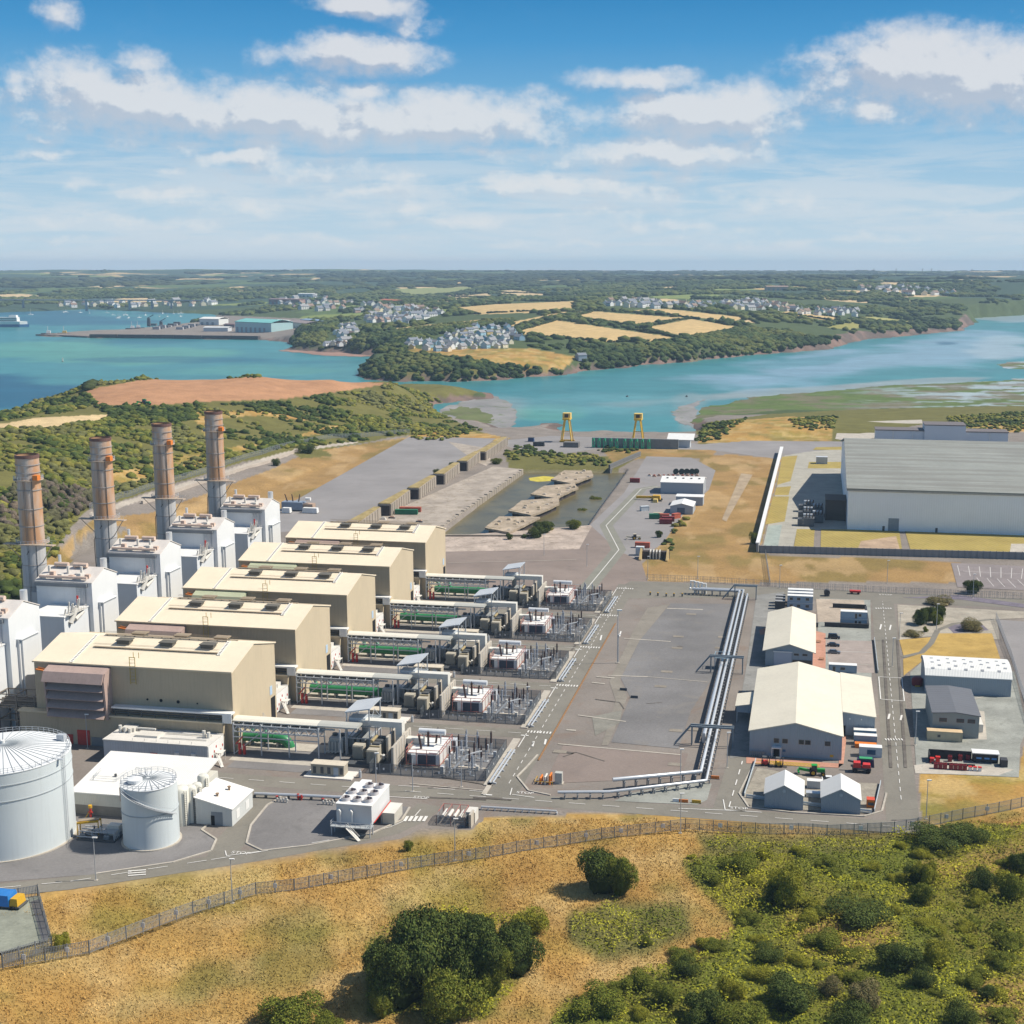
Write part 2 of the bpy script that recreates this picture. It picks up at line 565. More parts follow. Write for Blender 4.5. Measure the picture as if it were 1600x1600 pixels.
CTRL = []
for a in [
    # near left hill, its field on top, the slope down to the station
    (-420, 700, 26), (-150, 650, 30), (0, 655, 28), (60, 640, 31), (140, 604, 30), (230, 591, 32), (400, 590, 32), (520, 595, 28), (608, 601, 20), (700, 606, 4), (747, 610, -5), (680, 634, -5),
    (150, 628, 28), (235, 632, 27), (330, 627, 26), (440, 625, 22), (560, 608, 20), (100, 655, 31), (30, 700, 29), (-200, 720, 30), (20, 780, 20), (-200, 860, 18), (120, 720, 20), (250, 690, 18), (380, 670, 15), (500, 650, 11), (620, 640, 4),
    (700, 655, -3), (640, 668, 2), (760, 670, -3), (300, 735, 8), (200, 770, 7), (450, 705, 5), (550, 690, 2), (60, 860, 6), (0, 900, 6), (-200, 1000, 5),
    (-200, 668, 8), (0, 652, 10), (60, 634, 11), (130, 616, 11), (230, 603, 11), (320, 602, 11), (400, 602, 11), (480, 603, 10), (560, 605, 8), (620, 606, 4),
    # platform and foreground
    (600, 700, 0), (800, 690, 0), (400, 800, 0), (700, 800, 0), (1000, 800, 0), (1000, 700, 0), (1200, 700, 0), (1500, 700, 0), (1900, 700, 0), (1300, 900, 0), (1600, 900, 0), (2000, 900, 0), (900, 1000, 0), (300, 900, 0), (100, 1000, 0),
    (-300, 1100, 0), (300, 1200, 0), (800, 1200, 0), (1200, 1200, 0), (1700, 1150, 0), (2100, 1200, 0), (0, 1410, 0), (400, 1370, 0), (800, 1310, 0), (1200, 1300, 0), (1600, 1290, 0), (2100, 1260, 0),
    (-300, 1550, -1), (300, 1480, -1), (700, 1420, -.5), (1100, 1400, -.5), (1500, 1400, 0), (2000, 1400, 1), (200, 1600, -1), (700, 1560, -.5), (1200, 1560, .5), (1700, 1560, 1.5), (200, 1900, -1), (900, 1900, 0), (1600, 1900, 2),
    # right shore and marsh
    (1090, 672, 0), (1150, 662, 3), (1230, 660, 4), (1290, 655, 1), (1400, 660, 0), (1550, 658, 1.5), (1800, 655, 1.5), (1100, 640, -7.4), (1200, 628, -7.4), (1300, 620, -7.4), (1450, 612, -7.4), (1600, 605, -7.4), (1150, 645, -7), (1300, 638, -6.8), (1450, 632, -7),
    (1600, 630, -6.8), (1900, 610, -7.4), (1900, 632, -6.5),
    # far side: headland with the village, fields, town, inland ridges
    (562, 588, -6), (600, 592, 0), (700, 594, -2), (800, 588, -2), (570, 570, 6), (610, 552, 16), (640, 548, 19), (720, 548, 20), (820, 545, 20), (660, 570, 10), (760, 565, 12), (870, 575, 3), (900, 560, 9), (960, 566, 2), (640, 530, 22), (720, 522, 24), (800, 520, 26), (900, 505, 33), (1000, 510, 28), (1050, 528, 22),
    (1000, 560, 4), (1100, 550, 6), (1150, 512, 24), (1080, 490, 38), (1200, 530, 8), (1250, 495, 26), (1350, 508, 10), (1450, 510, 2), (1450, 480, 26), (1600, 478, 6), (1800, 476, 6), (940, 478, 46), (800, 480, 42), (700, 500, 28), (600, 515, 18), (520, 535, 6), (500, 515, 14), (560, 500, 18), (640, 495, 24), (520, 480, 22),
    (430, 525, -2), (400, 515, -4), (350, 510, -4), (200, 521, -4.5), (100, 523, -5), (360, 490, -2), (450, 490, 12), (400, 475, 14), (300, 478, 4), (150, 476, 4), (0, 480, 3), (0, 462, 24), (150, 463, 22), (300, 462, 20), (-300, 470, 15),
    (450, 460, 28), (600, 465, 22), (700, 460, 28), (850, 462, 40), (1000, 462, 46), (1150, 470, 42), (1300, 472, 32), (1450, 460, 45), (1600, 462, 40), (1900, 460, 40),
    (0, 447, 45), (200, 447, 42), (400, 446, 46), (600, 446, 50), (800, 446, 52), (1000, 447, 56), (1200, 450, 62), (1400, 442, 72), (1600, 444, 72), (1900, 444, 66),
    (-200, 436, 62), (0, 435, 66), (200, 434, 70), (400, 434, 68), (600, 435, 64), (800, 435, 70), (1000, 434, 76), (1200, 436, 80), (1400, 433, 82), (1600, 432, 84), (1900, 432, 84)]:
    x, y, z = G(*a)
    CTRL.append((math.atan2(x, y) * 2.2, math.log(math.hypot(x, y)), a[2]))
for az in np.linspace(-.65, .65, 14):          # the skyline's ridges
    for d, z0, w in ((9500, 70, 16), (12500, 88, 20), (15500, 84, 14), (17000, 76, 4)):
        CTRL.append((az * 2.2, math.log(d), z0 + w * (vnoise(np.array([az * 9 + d]), np.array([3.7]), 5)[0] - .5) * 2 + (6 if d < 13000 and -.5 < az < .05 else 0)))
CTRL = np.array(CTRL)
_k = np.sqrt(((CTRL[:, None, :2] - CTRL[None, :, :2]) ** 2).sum(-1) + 1e-4)
_n = len(CTRL)
_A = np.zeros((_n + 1, _n + 1))
_A[:_n, :_n] = -_k - np.eye(_n) * .004
_A[_n, :_n] = _A[:_n, _n] = 1
_w = np.linalg.solve(_A, np.append(CTRL[:, 2], 0))


def rbf(x, y):
    a, l = np.arctan2(x, y).ravel() * 2.2, np.log(np.hypot(x, y)).ravel()
    out = np.empty(a.shape)
    for i in range(0, len(a), 20000):
        r = np.sqrt((a[i:i + 20000, None] - CTRL[None, :, 0]) ** 2 + (l[i:i + 20000, None] - CTRL[None, :, 1]) ** 2 + 1e-4)
        out[i:i + 20000] = -(r @ _w[:_n]) + _w[_n]
    return out.reshape(np.shape(x))


def segdist(x, y, poly):
    best = np.full(np.shape(x), 1e9)
    for i in range(len(poly)):
        (x1, y1), (x2, y2) = poly[i], poly[(i + 1) % len(poly)]
        dx, dy = x2 - x1, y2 - y1
        t = np.clip(((x - x1) * dx + (y - y1) * dy) / (dx * dx + dy * dy + 1e-9), 0, 1)
        best = np.minimum(best, np.hypot(x - x1 - t * dx, y - y1 - t * dy))
    return best


def sstep(x, a, b):
    t = np.clip((x - a) / (b - a), 0, 1)
    return t * t * (3 - 2 * t)


PLATFORM = [(-400, 1500), (0, 1405), (66, 1400), (311, 1370), (420, 1352), (625, 1320), (734, 1306), (756, 1284), (1000, 1278), (1262, 1297), (1401, 1300), (1445, 1291), (1600, 1265), (2100, 1200), (2100, 690), (1600, 674),
            (1300, 676), (1100, 692), (930, 683), (760, 678), (640, 680), (600, 694), (440, 755), (300, 800), (200, 845), (118, 858), (66, 905), (0, 985), (-400, 1010)]
BASIN = [(812, 733), (980, 733), (916, 822), (852, 824), (832, 838), (680, 838)]
NA, NDR = (600, 640) if TEST else (820, 940)
AZ = np.linspace(-.62, .60, NA)
LD = np.linspace(math.log(55), math.log(17000), NDR)
AA, LL = np.meshgrid(AZ, LD)
TX, TY = np.exp(LL) * np.sin(AA), np.exp(LL) * np.cos(AA)
TD = np.exp(LL)


def shore(x, y, d):
    """signed distance to the nearest shore, positive on land"""
    sd = np.full(x.shape, 400.0)
    m = (d > 650) & (d < 7000)
    xs, ys = x[m], y[m]
    # uneven shoreline
    jx = (fbm(xs / 40, ys / 40, 3, 3) - .5) * 26
    jy = (fbm(xs / 40, ys / 40, 9, 3) - .5) * 60
    xs, ys = xs + jx, ys + jy
    best = None
    for poly in (LAND_NEAR, LAND_FAR, ISLE):
        q = np.where(inside(xs, ys, poly), 1, -1) * segdist(xs, ys, poly)
        best = q if best is None else np.maximum(best, q)
    sd[m] = best
    return sd


def blur(m, n):
    for _ in range(n):
        p = np.pad(m, 1, mode='edge')
        m = (p[1:-1, 1:-1] * 2 + p[:-2, 1:-1] + p[2:, 1:-1] + p[1:-1, :-2] + p[1:-1, 2:]) / 6
    return m


SD = shore(TX, TY, TD)
RH = rbf(TX, TY)
far = sstep(TD, 1500, 4000)
rough = (fbm(TX / 60, TY / 60, 21, 4) - .5) * 5 * sstep(RH, 1, 10) + (fbm(TX / 420, TY / 600, 31, 4) - .5) * 22 * sstep(TD, 3500, 7000) * sstep(SD, 0, 350)
near_bump = (fbm(TX / 9, TY / 9, 41, 4) - .5) * 1.6 * (1 - sstep(TD, 330, 420))
HZ = RH + rough + near_bump
px0, py0 = Pn(TX, TY, 0.0)
flat = blur(inside(px0, py0, PLATFORM).astype(float), 3)
HZ = HZ * (1 - np.clip(flat * 1.6 - .3, 0, 1))
bank = np.where(TD < 1500, 22.0, 26.0)
HZ = np.where(SD > 0, SEA + (HZ - SEA) * sstep(SD, -2, bank) ** .8, SEA - .05 - np.minimum(5, -SD * .05))
dig = blur(inside(px0, py0, BASIN).astype(float), 1)
HZ = np.where(dig > .45, -6.0, HZ)


def ground(x, y):
    """height of the terrain mesh at a world point (bilinear)"""
    x, y = np.asarray(x, float), np.asarray(y, float)
    a = np.clip((np.arctan2(x, y) - AZ[0]) / (AZ[1] - AZ[0]), 0, NA - 1.001)
    l = np.clip((np.log(np.hypot(x, y)) - LD[0]) / (LD[1] - LD[0]), 0, NDR - 1.001)
    i, j = l.astype(int), a.astype(int)
    fi, fj = l - i, a - j
    return HZ[i, j] * (1 - fi) * (1 - fj) + HZ[i + 1, j] * fi * (1 - fj) + HZ[i, j + 1] * (1 - fi) * fj + HZ[i + 1, j + 1] * fi * fj


def GT(px, py, zguess=0.0):
    """where the sight line of a photo pixel meets the terrain (marching)"""
    d = ray(px, py)
    n = math.hypot(d[0], d[1])
    ts = np.exp(np.linspace(math.log(100), math.log(23000), 5000)) / n
    zs = CAMH + d[2] * ts
    g = np.maximum(ground(d[0] * ts, d[1] * ts), SEA)
    k = np.argmax(zs < g) if (zs < g).any() else len(ts) - 1
    return d[0] * ts[k], d[1] * ts[k], float(g[k])


# land cover: what grows or lies where, as surface colours, the far land tinted for haze
DRY, DRY2, GREEN, SCRUB, WOOD = (.38, .235, .072), (.31, .195, .078), (.12, .13, .024), (.14, .13, .04), (.05, .065, .02)
GOLD, BROWN, PALE, MUD, ROCK, MARSH, GRAVEL = (.52, .37, .17), (.40, .215, .115), (.56, .42, .23), (.24, .165, .13), (.13, .10, .085), (.105, .145, .045), (.225, .195, .17)
FARW = (.075, .10, .04)
COVER = [  # colour, outline in the photograph, raggedness in pixels
    (SCRUB, [(-400, 660), (0, 600), (140, 580), (230, 575), (400, 575), (600, 590), (700, 598), (750, 610), (680, 645), (760, 676), (640, 682), (600, 686), (380, 722), (140, 795), (110, 830), (60, 900), (0, 985), (-400, 1010)], 6),
    (DRY, [(270, 640), (420, 642), (540, 668), (420, 690), (330, 722), (230, 745), (150, 745), (200, 700)], 14),
    (SCRUB, [(330, 655), (400, 650), (520, 660), (430, 690), (350, 700)], 12),
    (SCRUB, [(200, 650), (300, 640), (330, 690), (250, 720), (180, 730)], 12),
    (BROWN, [(137, 608), (215, 594), (300, 588), (420, 587), (520, 592), (608, 600), (560, 607), (440, 624), (330, 627), (235, 633), (160, 632), (140, 622)], 1.5),
    (PALE, [(-60, 668), (0, 663), (60, 652), (176, 646), (170, 652), (80, 669), (0, 672)], 2),
    (DRY, [(640, 682), (680, 672), (760, 676), (800, 684), (760, 690), (640, 690)], 4),
    (SCRUB, [(1085, 662), (1200, 646), (1330, 641), (1700, 632), (1700, 668), (1440, 664), (1320, 690), (1090, 692)], 3),
    (DRY, [(1440, 664), (1600, 662), (1700, 664), (1700, 676), (1560, 676)], 3),
    (DRY, [(1085, 690), (1140, 655), (1230, 650), (1300, 655), (1300, 690)], 5),
    (DRY2, [(1090, 712), (1140, 708), (1218, 716), (1185, 862), (1205, 868), (1500, 880), (1500, 912), (1010, 908), (996, 890), (1030, 850), (1060, 800), (1100, 745)], 4),
    (DRY2, [(240, 800), (330, 768), (420, 735), (480, 706), (560, 694), (650, 682), (625, 692), (440, 800), (400, 806), (330, 816), (250, 838), (160, 872), (90, 908), (72, 880), (105, 845), (150, 808)], 3),
    ((.42, .37, .31), [(140, 802), (190, 784), (250, 765), (330, 742), (400, 719), (470, 699), (560, 689), (560, 692), (475, 704), (400, 727), (330, 751), (250, 773), (190, 792), (145, 808)], 1),
    ((.215, .19, .165), [(112, 872), (118, 846), (142, 828), (185, 820), (205, 826), (168, 838), (152, 856), (185, 890), (140, 892)], 1.5),
    (SCRUB, [(450, 704), (500, 702), (520, 712), (470, 716)], 3),
    (SCRUB, [(790, 705), (830, 695), (900, 710), (1000, 712), (960, 735), (800, 735)], 5),
    (DRY2, [(940, 700), (1120, 700), (1110, 715), (1000, 716), (960, 722)], 3),
    # foreground
    (DRY, [(-400, 1500), (0, 1396), (420, 1343), (625, 1311), (734, 1298), (756, 1277), (1000, 1269), (1262, 1288), (1401, 1291), (1440, 1281), (1436, 1200), (1590, 1210), (1600, 1165), (2100, 1100), (2100, 2200), (-400, 2200)], 1.5),
    (GREEN, [(1055, 1335), (1160, 1318), (1330, 1330), (1400, 1310), (1540, 1295), (2100, 1290), (2100, 2200), (900, 2200), (880, 1600), (900, 1560), (950, 1540), (1000, 1510), (1060, 1490), (1110, 1470), (1140, 1440), (1120, 1410), (1090, 1390), (1065, 1360)], 22),
    (SCRUB, [(895, 1425), (960, 1400), (1060, 1408), (1080, 1450), (1010, 1490), (940, 1495), (900, 1470)], 12),
    (GREEN, [(560, 1470), (640, 1430), (850, 1420), (850, 1500), (760, 1590), (560, 1590)], 18),
    (SCRUB, [(1080, 1300), (1240, 1305), (1400, 1300), (1380, 1330), (1260, 1335), (1100, 1330)], 6),
    # far side
    (DRY, [(625, 552), (640, 546), (830, 543), (905, 556), (880, 580), (800, 574), (720, 566)], 4),
    (SCRUB, [(560, 590), (575, 570), (620, 552), (720, 564), (860, 580), (860, 590), (706, 597), (619, 596)], 3),
    (GOLD, [(800, 520), (870, 500), (1055, 527), (1045, 533), (930, 533), (840, 524)], 1), (GOLD, [(890, 497), (925, 486), (1080, 497), (1000, 510)], 1), (GOLD, [(1005, 512), (1080, 498), (1160, 512), (1095, 529)], 1),
    (GOLD, [(965, 485), (1040, 482), (1160, 495), (1150, 502), (1080, 495)], 1), (PALE, [(1157, 503), (1175, 496), (1185, 505)], 1), (GOLD, [(1215, 490), (1230, 486), (1310, 497), (1305, 503)], 1),
    ((.28, .26, .08), [(1290, 512), (1330, 503), (1350, 510), (1335, 516)], 1), ((.36, .34, .12), [(1330, 497), (1360, 495), (1450, 504), (1420, 506)], 1), (GOLD, [(703, 481), (775, 475), (900, 470), (900, 486), (744, 491)], 1.5),
    (GOLD, [(587, 517), (665, 508), (784, 496), (788, 502), (697, 513)], 1), (GOLD, [(795, 512), (860, 497), (920, 487), (880, 487), (790, 505)], 1.5), ((.25, .27, .11), [(606, 452), (762, 447), (712, 458), (644, 463)], .6), (PALE, [(681, 463), (762, 458), (770, 464), (712, 469)], .6), (PALE, [(760, 455), (803, 453), (862, 460), (810, 464)], .6),
    (PALE, [(0, 460), (38, 459), (84, 465), (0, 467)], .6), (PALE, [(-200, 462), (0, 461), (0, 466), (-200, 468)], .6), (PALE, [(620, 449), (770, 446.5), (700, 449), (625, 451)], .4), ((.2, .25, .06), [(460, 452), (500, 450), (495, 455), (465, 456)], .4),
    (GRAVEL, [(58, 522), (312, 503), (330, 492), (480, 498), (460, 532), (400, 531), (312, 530), (140, 528)], .6),
]
GREENP = None
pxs, pys = Pn(TX, TY, HZ)
col = np.empty(TX.shape + (3,), np.float32)
col[:] = GRAVEL
wd = TD > 1350
patch = vnoise(TX / 210 + 3 * vnoise(TX / 900, TY / 900, 2), TY / 330, 77)      # hedged fields inland
cell = vnoise(np.floor(TX / 260 + .5 * np.sin(TY / 700)) * 3.17, np.floor(TY / 420 + .5 * np.sin(TX / 500)) * 5.31, 13)
col[wd] = FARW
col[TD > 4600] = (.05, .08, .05)  # darker, bluer far land: haze painted into the ground colour
inl = (TD > 3300) & (SD > 250)
for lo, hi_, c in ((.66, .74, PALE), (.74, .83, (.2, .24, .07)), (.83, .9, GOLD), (.52, .66, (.1, .14, .05))):
    m = inl & (cell > lo) & (cell < hi_) & (patch > .34)
    col[m] = c
for c, poly, jag in COVER:
    x0, x1 = min(p[0] for p in poly) - jag, max(p[0] for p in poly) + jag
    y0, y1 = min(p[1] for p in poly) - jag, max(p[1] for p in poly) + jag
    m = (pxs > x0) & (pxs < x1) & (pys > y0) & (pys < y1)
    if jag > .5:
        f = 9 / np.maximum(TD[m], 60)
        jx = (fbm(TX[m] * f, TY[m] * f * .5, 5, 3) - .5) * jag * 4
        jy = (fbm(TX[m] * f, TY[m] * f * .5, 15, 3) - .5) * jag * 2
    else:
        jx = jy = 0
    q = inside(pxs[m] + jx, pys[m] + jy, poly)
    idx = np.argwhere(m)[q]
    col[idx[:, 0], idx[:, 1]] = c
d2 = np.abs(col - np.array(DRY2)).sum(-1) < .02
v2 = fbm(TX / 26, TY / 40, 88, 4)
col[d2] += (np.array((.20, .15, .05)) - col[d2]) * (sstep(v2, .5, .62)[d2] * .8)[:, None]
col[d2] += (np.array((.40, .27, .13)) - col[d2]) * (sstep(fbm(TX / 14, TY / 30, 89, 4), .52, .64)[d2] * .7)[:, None]
GREENMASK = (np.abs(col - np.array(GREEN)).sum(-1) < .01)
# dry and green swathes in the rough ground, bare earth and rock along the shore
swa = fbm(TX / 24, TY / 24, 51, 4)
dm = np.abs(col - np.array(DRY)).sum(-1) < .02
col[dm] += (np.array((.24, .20, .045)) - col[dm]) * (sstep(swa, .52, .66)[dm] * .75)[:, None]
col[dm] += (np.array((.33, .18, .05)) - col[dm]) * (sstep(fbm(TX / 13, TY / 13, 57, 3), .52, .68)[dm] * .5)[:, None]
col[dm] += (np.array((.47, .34, .15)) - col[dm]) * (sstep(fbm(TX / 9, TY / 6, 59, 4), .5, .66)[dm] * .6)[:, None]
col[dm] += (np.array((.15, .145, .04)) - col[dm]) * (sstep(fbm(TX / 18, TY / 14, 53, 4), .56, .68)[dm] * .6)[:, None]
gm = GREENMASK
col[gm] += (np.array((.17, .15, .03)) - col[gm]) * (sstep(swa, .45, .6)[gm] * .8)[:, None]
col[gm] += (np.array((.30, .19, .065)) - col[gm]) * (sstep(fbm(TX / 30, TY / 30, 58, 4), .57, .66)[gm] * .8)[:, None]
sm = (SD < np.where((pxs > 1180) & (TD > 1500), 26, 10)) & (SD > -60) & (TD < 3800)
col[sm] = ROCK
rk = fbm(TX / 25, TY / 25, 66, 3)
col[sm] += (np.array((.20, .135, .11)) - col[sm]) * sstep(rk, .35, .6)[sm][:, None]
mz = (HZ < SEA + 2.2) & (pxs > 1075) & (pys > 560) & (pys < 660) & (SD > 0)
col[mz] = MARSH
wet = sstep(fbm(TX / 60, TY / 22, 71, 4), .5, .58) * sstep(pxs, 1250, 1500)
col[mz] += (np.array((.30, .36, .38)) - col[mz]) * wet[mz][:, None]
col[mz] += (np.array((.17, .14, .10)) - col[mz]) * (sstep(fbm(TX / 35, TY / 30, 73, 4), .5, .62)[mz] * .7)[:, None]
fgm = (pys > 1290)[..., None]
soft = np.stack([blur(col[..., i], 4) for i in range(3)], -1)
col = np.where(fgm, soft, col).astype(np.float32)
vi = np.arange(NDR * NA).reshape(NDR, NA)
tf = np.stack([vi[:-1, :-1], vi[:-1, 1:], vi[1:, 1:], vi[1:, :-1]], -1).reshape(-1, 4)


def cover_mat(name, fine, coarse, amt, bump, rough=.95, bdist=.4):
    m = bpy.data.materials.new(name)
    m.use_nodes = True
    t = m.node_tree
    b = t.nodes['Principled BSDF']
    o = nd(t, 'ShaderNodeTexCoord').outputs['Object']
    at = nd(t, 'ShaderNodeVertexColor', layer_name='cover')
    n1 = noise_node(t, o, fine, 6, .7)
    n2 = noise_node(t, o, coarse, 4, .6)
    k = mth(t, 'MULTIPLY', smap(t, n1, .3, .7, 1 - amt, 1 + amt, 'LINEAR'), smap(t, n2, .3, .7, 1 - amt * .6, 1 + amt * .6, 'LINEAR'))
    vs = vmth(t, 'SCALE', at.outputs[0])
    t.links.new(k, vs.node.inputs[3])
    t.links.new(vs, b.inputs['Base Color'])
    setin(b, 'Roughness', rough)
    setin(b, 'Specular IOR Level', .1)
    bn = nd(t, 'ShaderNodeBump')
    setin(bn, 'Strength', bump)
    setin(bn, 'Distance', bdist)
    t.links.new(n1, bn.inputs['Height'])
    t.links.new(bn.outputs[0], b.inputs['Normal'])
    return m


terr = numpy_mesh('terrain', np.stack([TX, TY, HZ], -1).reshape(-1, 3), tf, cover_mat('land', .9, .06, .26, .35), True, col.reshape(-1, 3))
tag(terr, kind='structure')

# ------------------------------------------------------------------ sea
WA, WL = np.meshgrid(np.linspace(-.62, .60, 420), np.linspace(math.log(700), math.log(9000), 420))
WX, WY = np.exp(WL) * np.sin(WA), np.exp(WL) * np.cos(WA)
wpx, wpy = Pn(WX, WY, SEA)
wc = np.empty(WX.shape + (3,))
TEAL, DEEP, SHAL, GREY, MILK = np.array((.055, .205, .21)), np.array((.012, .075, .125)), np.array((.095, .275, .205)), np.array((.22, .33, .40)), np.array((.30, .31, .29))
wc[:] = TEAL


def wpaint(c, x, y, rx, ry, amt, tilt=0.0):  # tints the water by depth, with cloud shadows painted in as well
    global wc
    dx, dy = wpx - x, wpy - y - tilt * (wpx - x)
    q = np.hypot(dx / rx, dy / ry) + (fbm(WX / 160, WY / 260, int(x) % 97, 4) - .5) * 1.7
    wc += (np.array(c) - wc) * ((1 - sstep(q, .55, 1.05)) * amt)[..., None]


wpaint(DEEP, 60, 500, 260, 20, .75)
wpaint(SHAL, 150, 550, 320, 16, .9)
wpaint(DEEP, -20, 610, 190, 26, .95, -.05)
wpaint(DEEP, 240, 562, 250, 5, .55)
wpaint((.03, .15, .19), 480, 566, 130, 5, .5)
wpaint(SHAL, 420, 582, 180, 9, .5)
wpaint(DEEP, 200, 533, 160, 4, .4)
wpaint(MILK, 790, 640, 60, 24, .6)
wpaint(SHAL, 860, 645, 70, 16, .7)
wpaint(MILK, 1078, 648, 30, 30, .55)
wpaint(MILK, 1220, 612, 230, 8, .75, -.08)
wpaint((.12, .27, .28), 960, 630, 200, 18, .5)
wpaint(GREY, 1400, 562, 260, 34, .9, -.1)
wpaint(MILK, 1450, 596, 150, 5, .7, -.06)
wpaint((.34, .42, .45), 1560, 545, 70, 24, .8)
wpaint(DEEP, 1480, 537, 26, 3.5, .7)
wpaint(TEAL, 1290, 560, 150, 9, .55, -.12)
wpaint((.33, .36, .36), 1570, 498, 60, 6, .7)
wc *= (.86 + .3 * fbm(WX / 420, WY / 46, 83, 4))[..., None]
vi = np.arange(420 * 420).reshape(420, 420)
wf = np.stack([vi[:-1, :-1], vi[:-1, 1:], vi[1:, 1:], vi[1:, :-1]], -1).reshape(-1, 4)
wm = cover_mat('sea water', .035, .009, .14, .2, .32)
wm.node_tree.nodes['Principled BSDF'].inputs['Specular IOR Level'].default_value = .12
tag(numpy_mesh('sea', np.stack([WX, WY, np.full(WX.shape, SEA)], -1).reshape(-1, 3), wf, wm, True, wc.reshape(-1, 3)), kind='structure')


def shoal(name, poly, mat, z):
    """a mud bank just clear of the water"""
    pts = [G(x, y, SEA)[:2] for x, y in poly]
    fine = []
    for a, b in zip(pts, pts[1:] + pts[:1]):
        for i in range(8):
            q = (a[0] + (b[0] - a[0]) * i / 8, a[1] + (b[1] - a[1]) * i / 8)
            fine.append((q[0] + rnd.uniform(-3, 3), q[1] + rnd.uniform(-9, 9)))
    me = bpy.data.meshes.new(name)
    me.from_pydata([(x, y, SEA + z) for x, y in fine], [], [t for t in tessellate_polygon([[Vector((x, y, 0)) for x, y in fine]])])
    me.materials.append(mat)
    o = bpy.data.objects.new(name, me)
    C.objects.link(o)
    o['kind'] = 'structure'


# ------------------------------------------------------------------ sheets laid on the platform: pads, roads, lawns, markings
LAY = [0.006]


def sheet(name, poly, mat, z=None, px=True, kind='structure'):
    """a flat sheet on the station's level ground; each further one lies a few millimetres above the last"""
    if z is None:
        LAY[0] += .002
        z = LAY[0]
    pts = [G(x, y, 0)[:2] if px else W(x, y) for x, y in poly]
    bm = bmesh.new()
    vs = [bm.verts.new((x, y, z)) for x, y in pts]
    for tri in tessellate_polygon([[Vector((x, y, 0)) for x, y in pts]]):
        try:
            bm.faces.new([vs[i] for i in tri])
        except ValueError:
            pass
    bmesh.ops.recalc_face_normals(bm, faces=bm.faces)
    if sum(f.normal.z for f in bm.faces) < 0:
        bmesh.ops.reverse_faces(bm, faces=bm.faces)
    me = bpy.data.meshes.new(name)
    bm.to_mesh(me)
    bm.free()
    me.materials.append(mat)
    o = bpy.data.objects.new(name, me)
    C.objects.link(o)
    o['kind'] = kind
    return o


def rect(u0, u1, v0, v1):
    return [(u0, v0), (u1, v0), (u1, v1), (u0, v1)]


def ribbon(pts, w):
    """outline of a strip of width w along site points"""
    l, r = [], []
    for i, p in enumerate(pts):
        a, b = pts[max(i - 1, 0)], pts[min(i + 1, len(pts) - 1)]
        dx, dy = b[0] - a[0], b[1] - a[1]
        n = math.hypot(dx, dy) or 1
        l.append((p[0] - dy / n * w / 2, p[1] + dx / n * w / 2))
        r.append((p[0] + dy / n * w / 2, p[1] - dx / n * w / 2))
    return l + r[::-1]

# ------------------------------------------------------------------ ground sheets of the station
def ground_mat(name, rgb, var=.22, scale=.05, stain=.3, stain_rgb=None, crack=0.0, stripes=None, rough=.92):
    """worn asphalt, concrete or mown grass: broad patches, fine grain, stains"""
    m = bpy.data.materials.new(name)
    m.use_nodes = True
    t = m.node_tree
    b = t.nodes['Principled BSDF']
    o = nd(t, 'ShaderNodeTexCoord').outputs['Object']
    k = mth(t, 'MULTIPLY', smap(t, noise_node(t, o, scale, 5, .6), .3, .7, 1 - var, 1 + var, 'LINEAR'), smap(t, noise_node(t, o, 1.3, 5, .75), .3, .7, 1 - var * .7, 1 + var * .7, 'LINEAR'))
    vs = vmth(t, 'SCALE', rgb)
    t.links.new(k, vs.node.inputs[3])
    s = smap(t, noise_node(t, o, scale * 3.3, 4, .6, dist=.6), .52, .7)
    c = mixc(t, mth(t, 'MULTIPLY', s, stain), vs, stain_rgb or tuple(x * .55 for x in rgb))
    if crack:
        vo = nd(t, 'ShaderNodeTexVoronoi', feature='DISTANCE_TO_EDGE')
        setin(vo, 'Scale', crack)
        t.links.new(vmth(t, 'ADD', o, vmth(t, 'SCALE', noise_node(t, o, .3, 3, .6, True))), vo.inputs['Vector'])
        c = mixc(t, mth(t, 'MULTIPLY', smap(t, vo.outputs['Distance'], .03, .0), .45), c, tuple(x * .5 for x in rgb))
    if stripes:
        mp = nd(t, 'ShaderNodeMapping')
        mp.inputs['Rotation'].default_value = (0, 0, stripes[0])
        t.links.new(o, mp.inputs[0])
        w = nd(t, 'ShaderNodeTexWave', wave_type='BANDS', bands_direction='X')
        setin(w, 'Scale', .314 / stripes[1])
        t.links.new(mp.outputs[0], w.inputs[0])
        c = mixc(t, mth(t, 'MULTIPLY', w.outputs['Fac'], stripes[2]), c, tuple(x * 1.5 for x in rgb))
    t.links.new(c, b.inputs['Base Color'])
    setin(b, 'Roughness', rough)
    setin(b, 'Specular IOR Level', .15)
    return m


g_yard = ground_mat('yard asphalt', (.215, .188, .165), .2, .03, .4, (.20, .135, .10), 0)
g_road = ground_mat('road asphalt', (.205, .19, .16), .13, .05, .25)
g_pad = ground_mat('pad asphalt', (.20, .19, .185), .16, .05, .35)
g_dark = ground_mat('dark asphalt', (.165, .16, .16), .2, .05, .35, (.23, .21, .19))
g_apron = ground_mat('apron asphalt', (.255, .24, .235), .13, .025, .3, (.2, .185, .175))
g_brown = ground_mat('brown apron', (.235, .19, .165), .13, .04, .4, (.18, .15, .135), 0)
g_conc = ground_mat('old concrete', (.36, .31, .26), .25, .07, .6, (.2, .16, .10), .12)
g_pink = ground_mat('broken slab', (.42, .345, .29), .3, .1, .65, (.2, .165, .12), .2)
g_light = ground_mat('pale concrete', (.44, .40, .34), .15, .2, .3)
g_grav = ground_mat('grey gravel', (.285, .29, .26), .2, .1, .35)
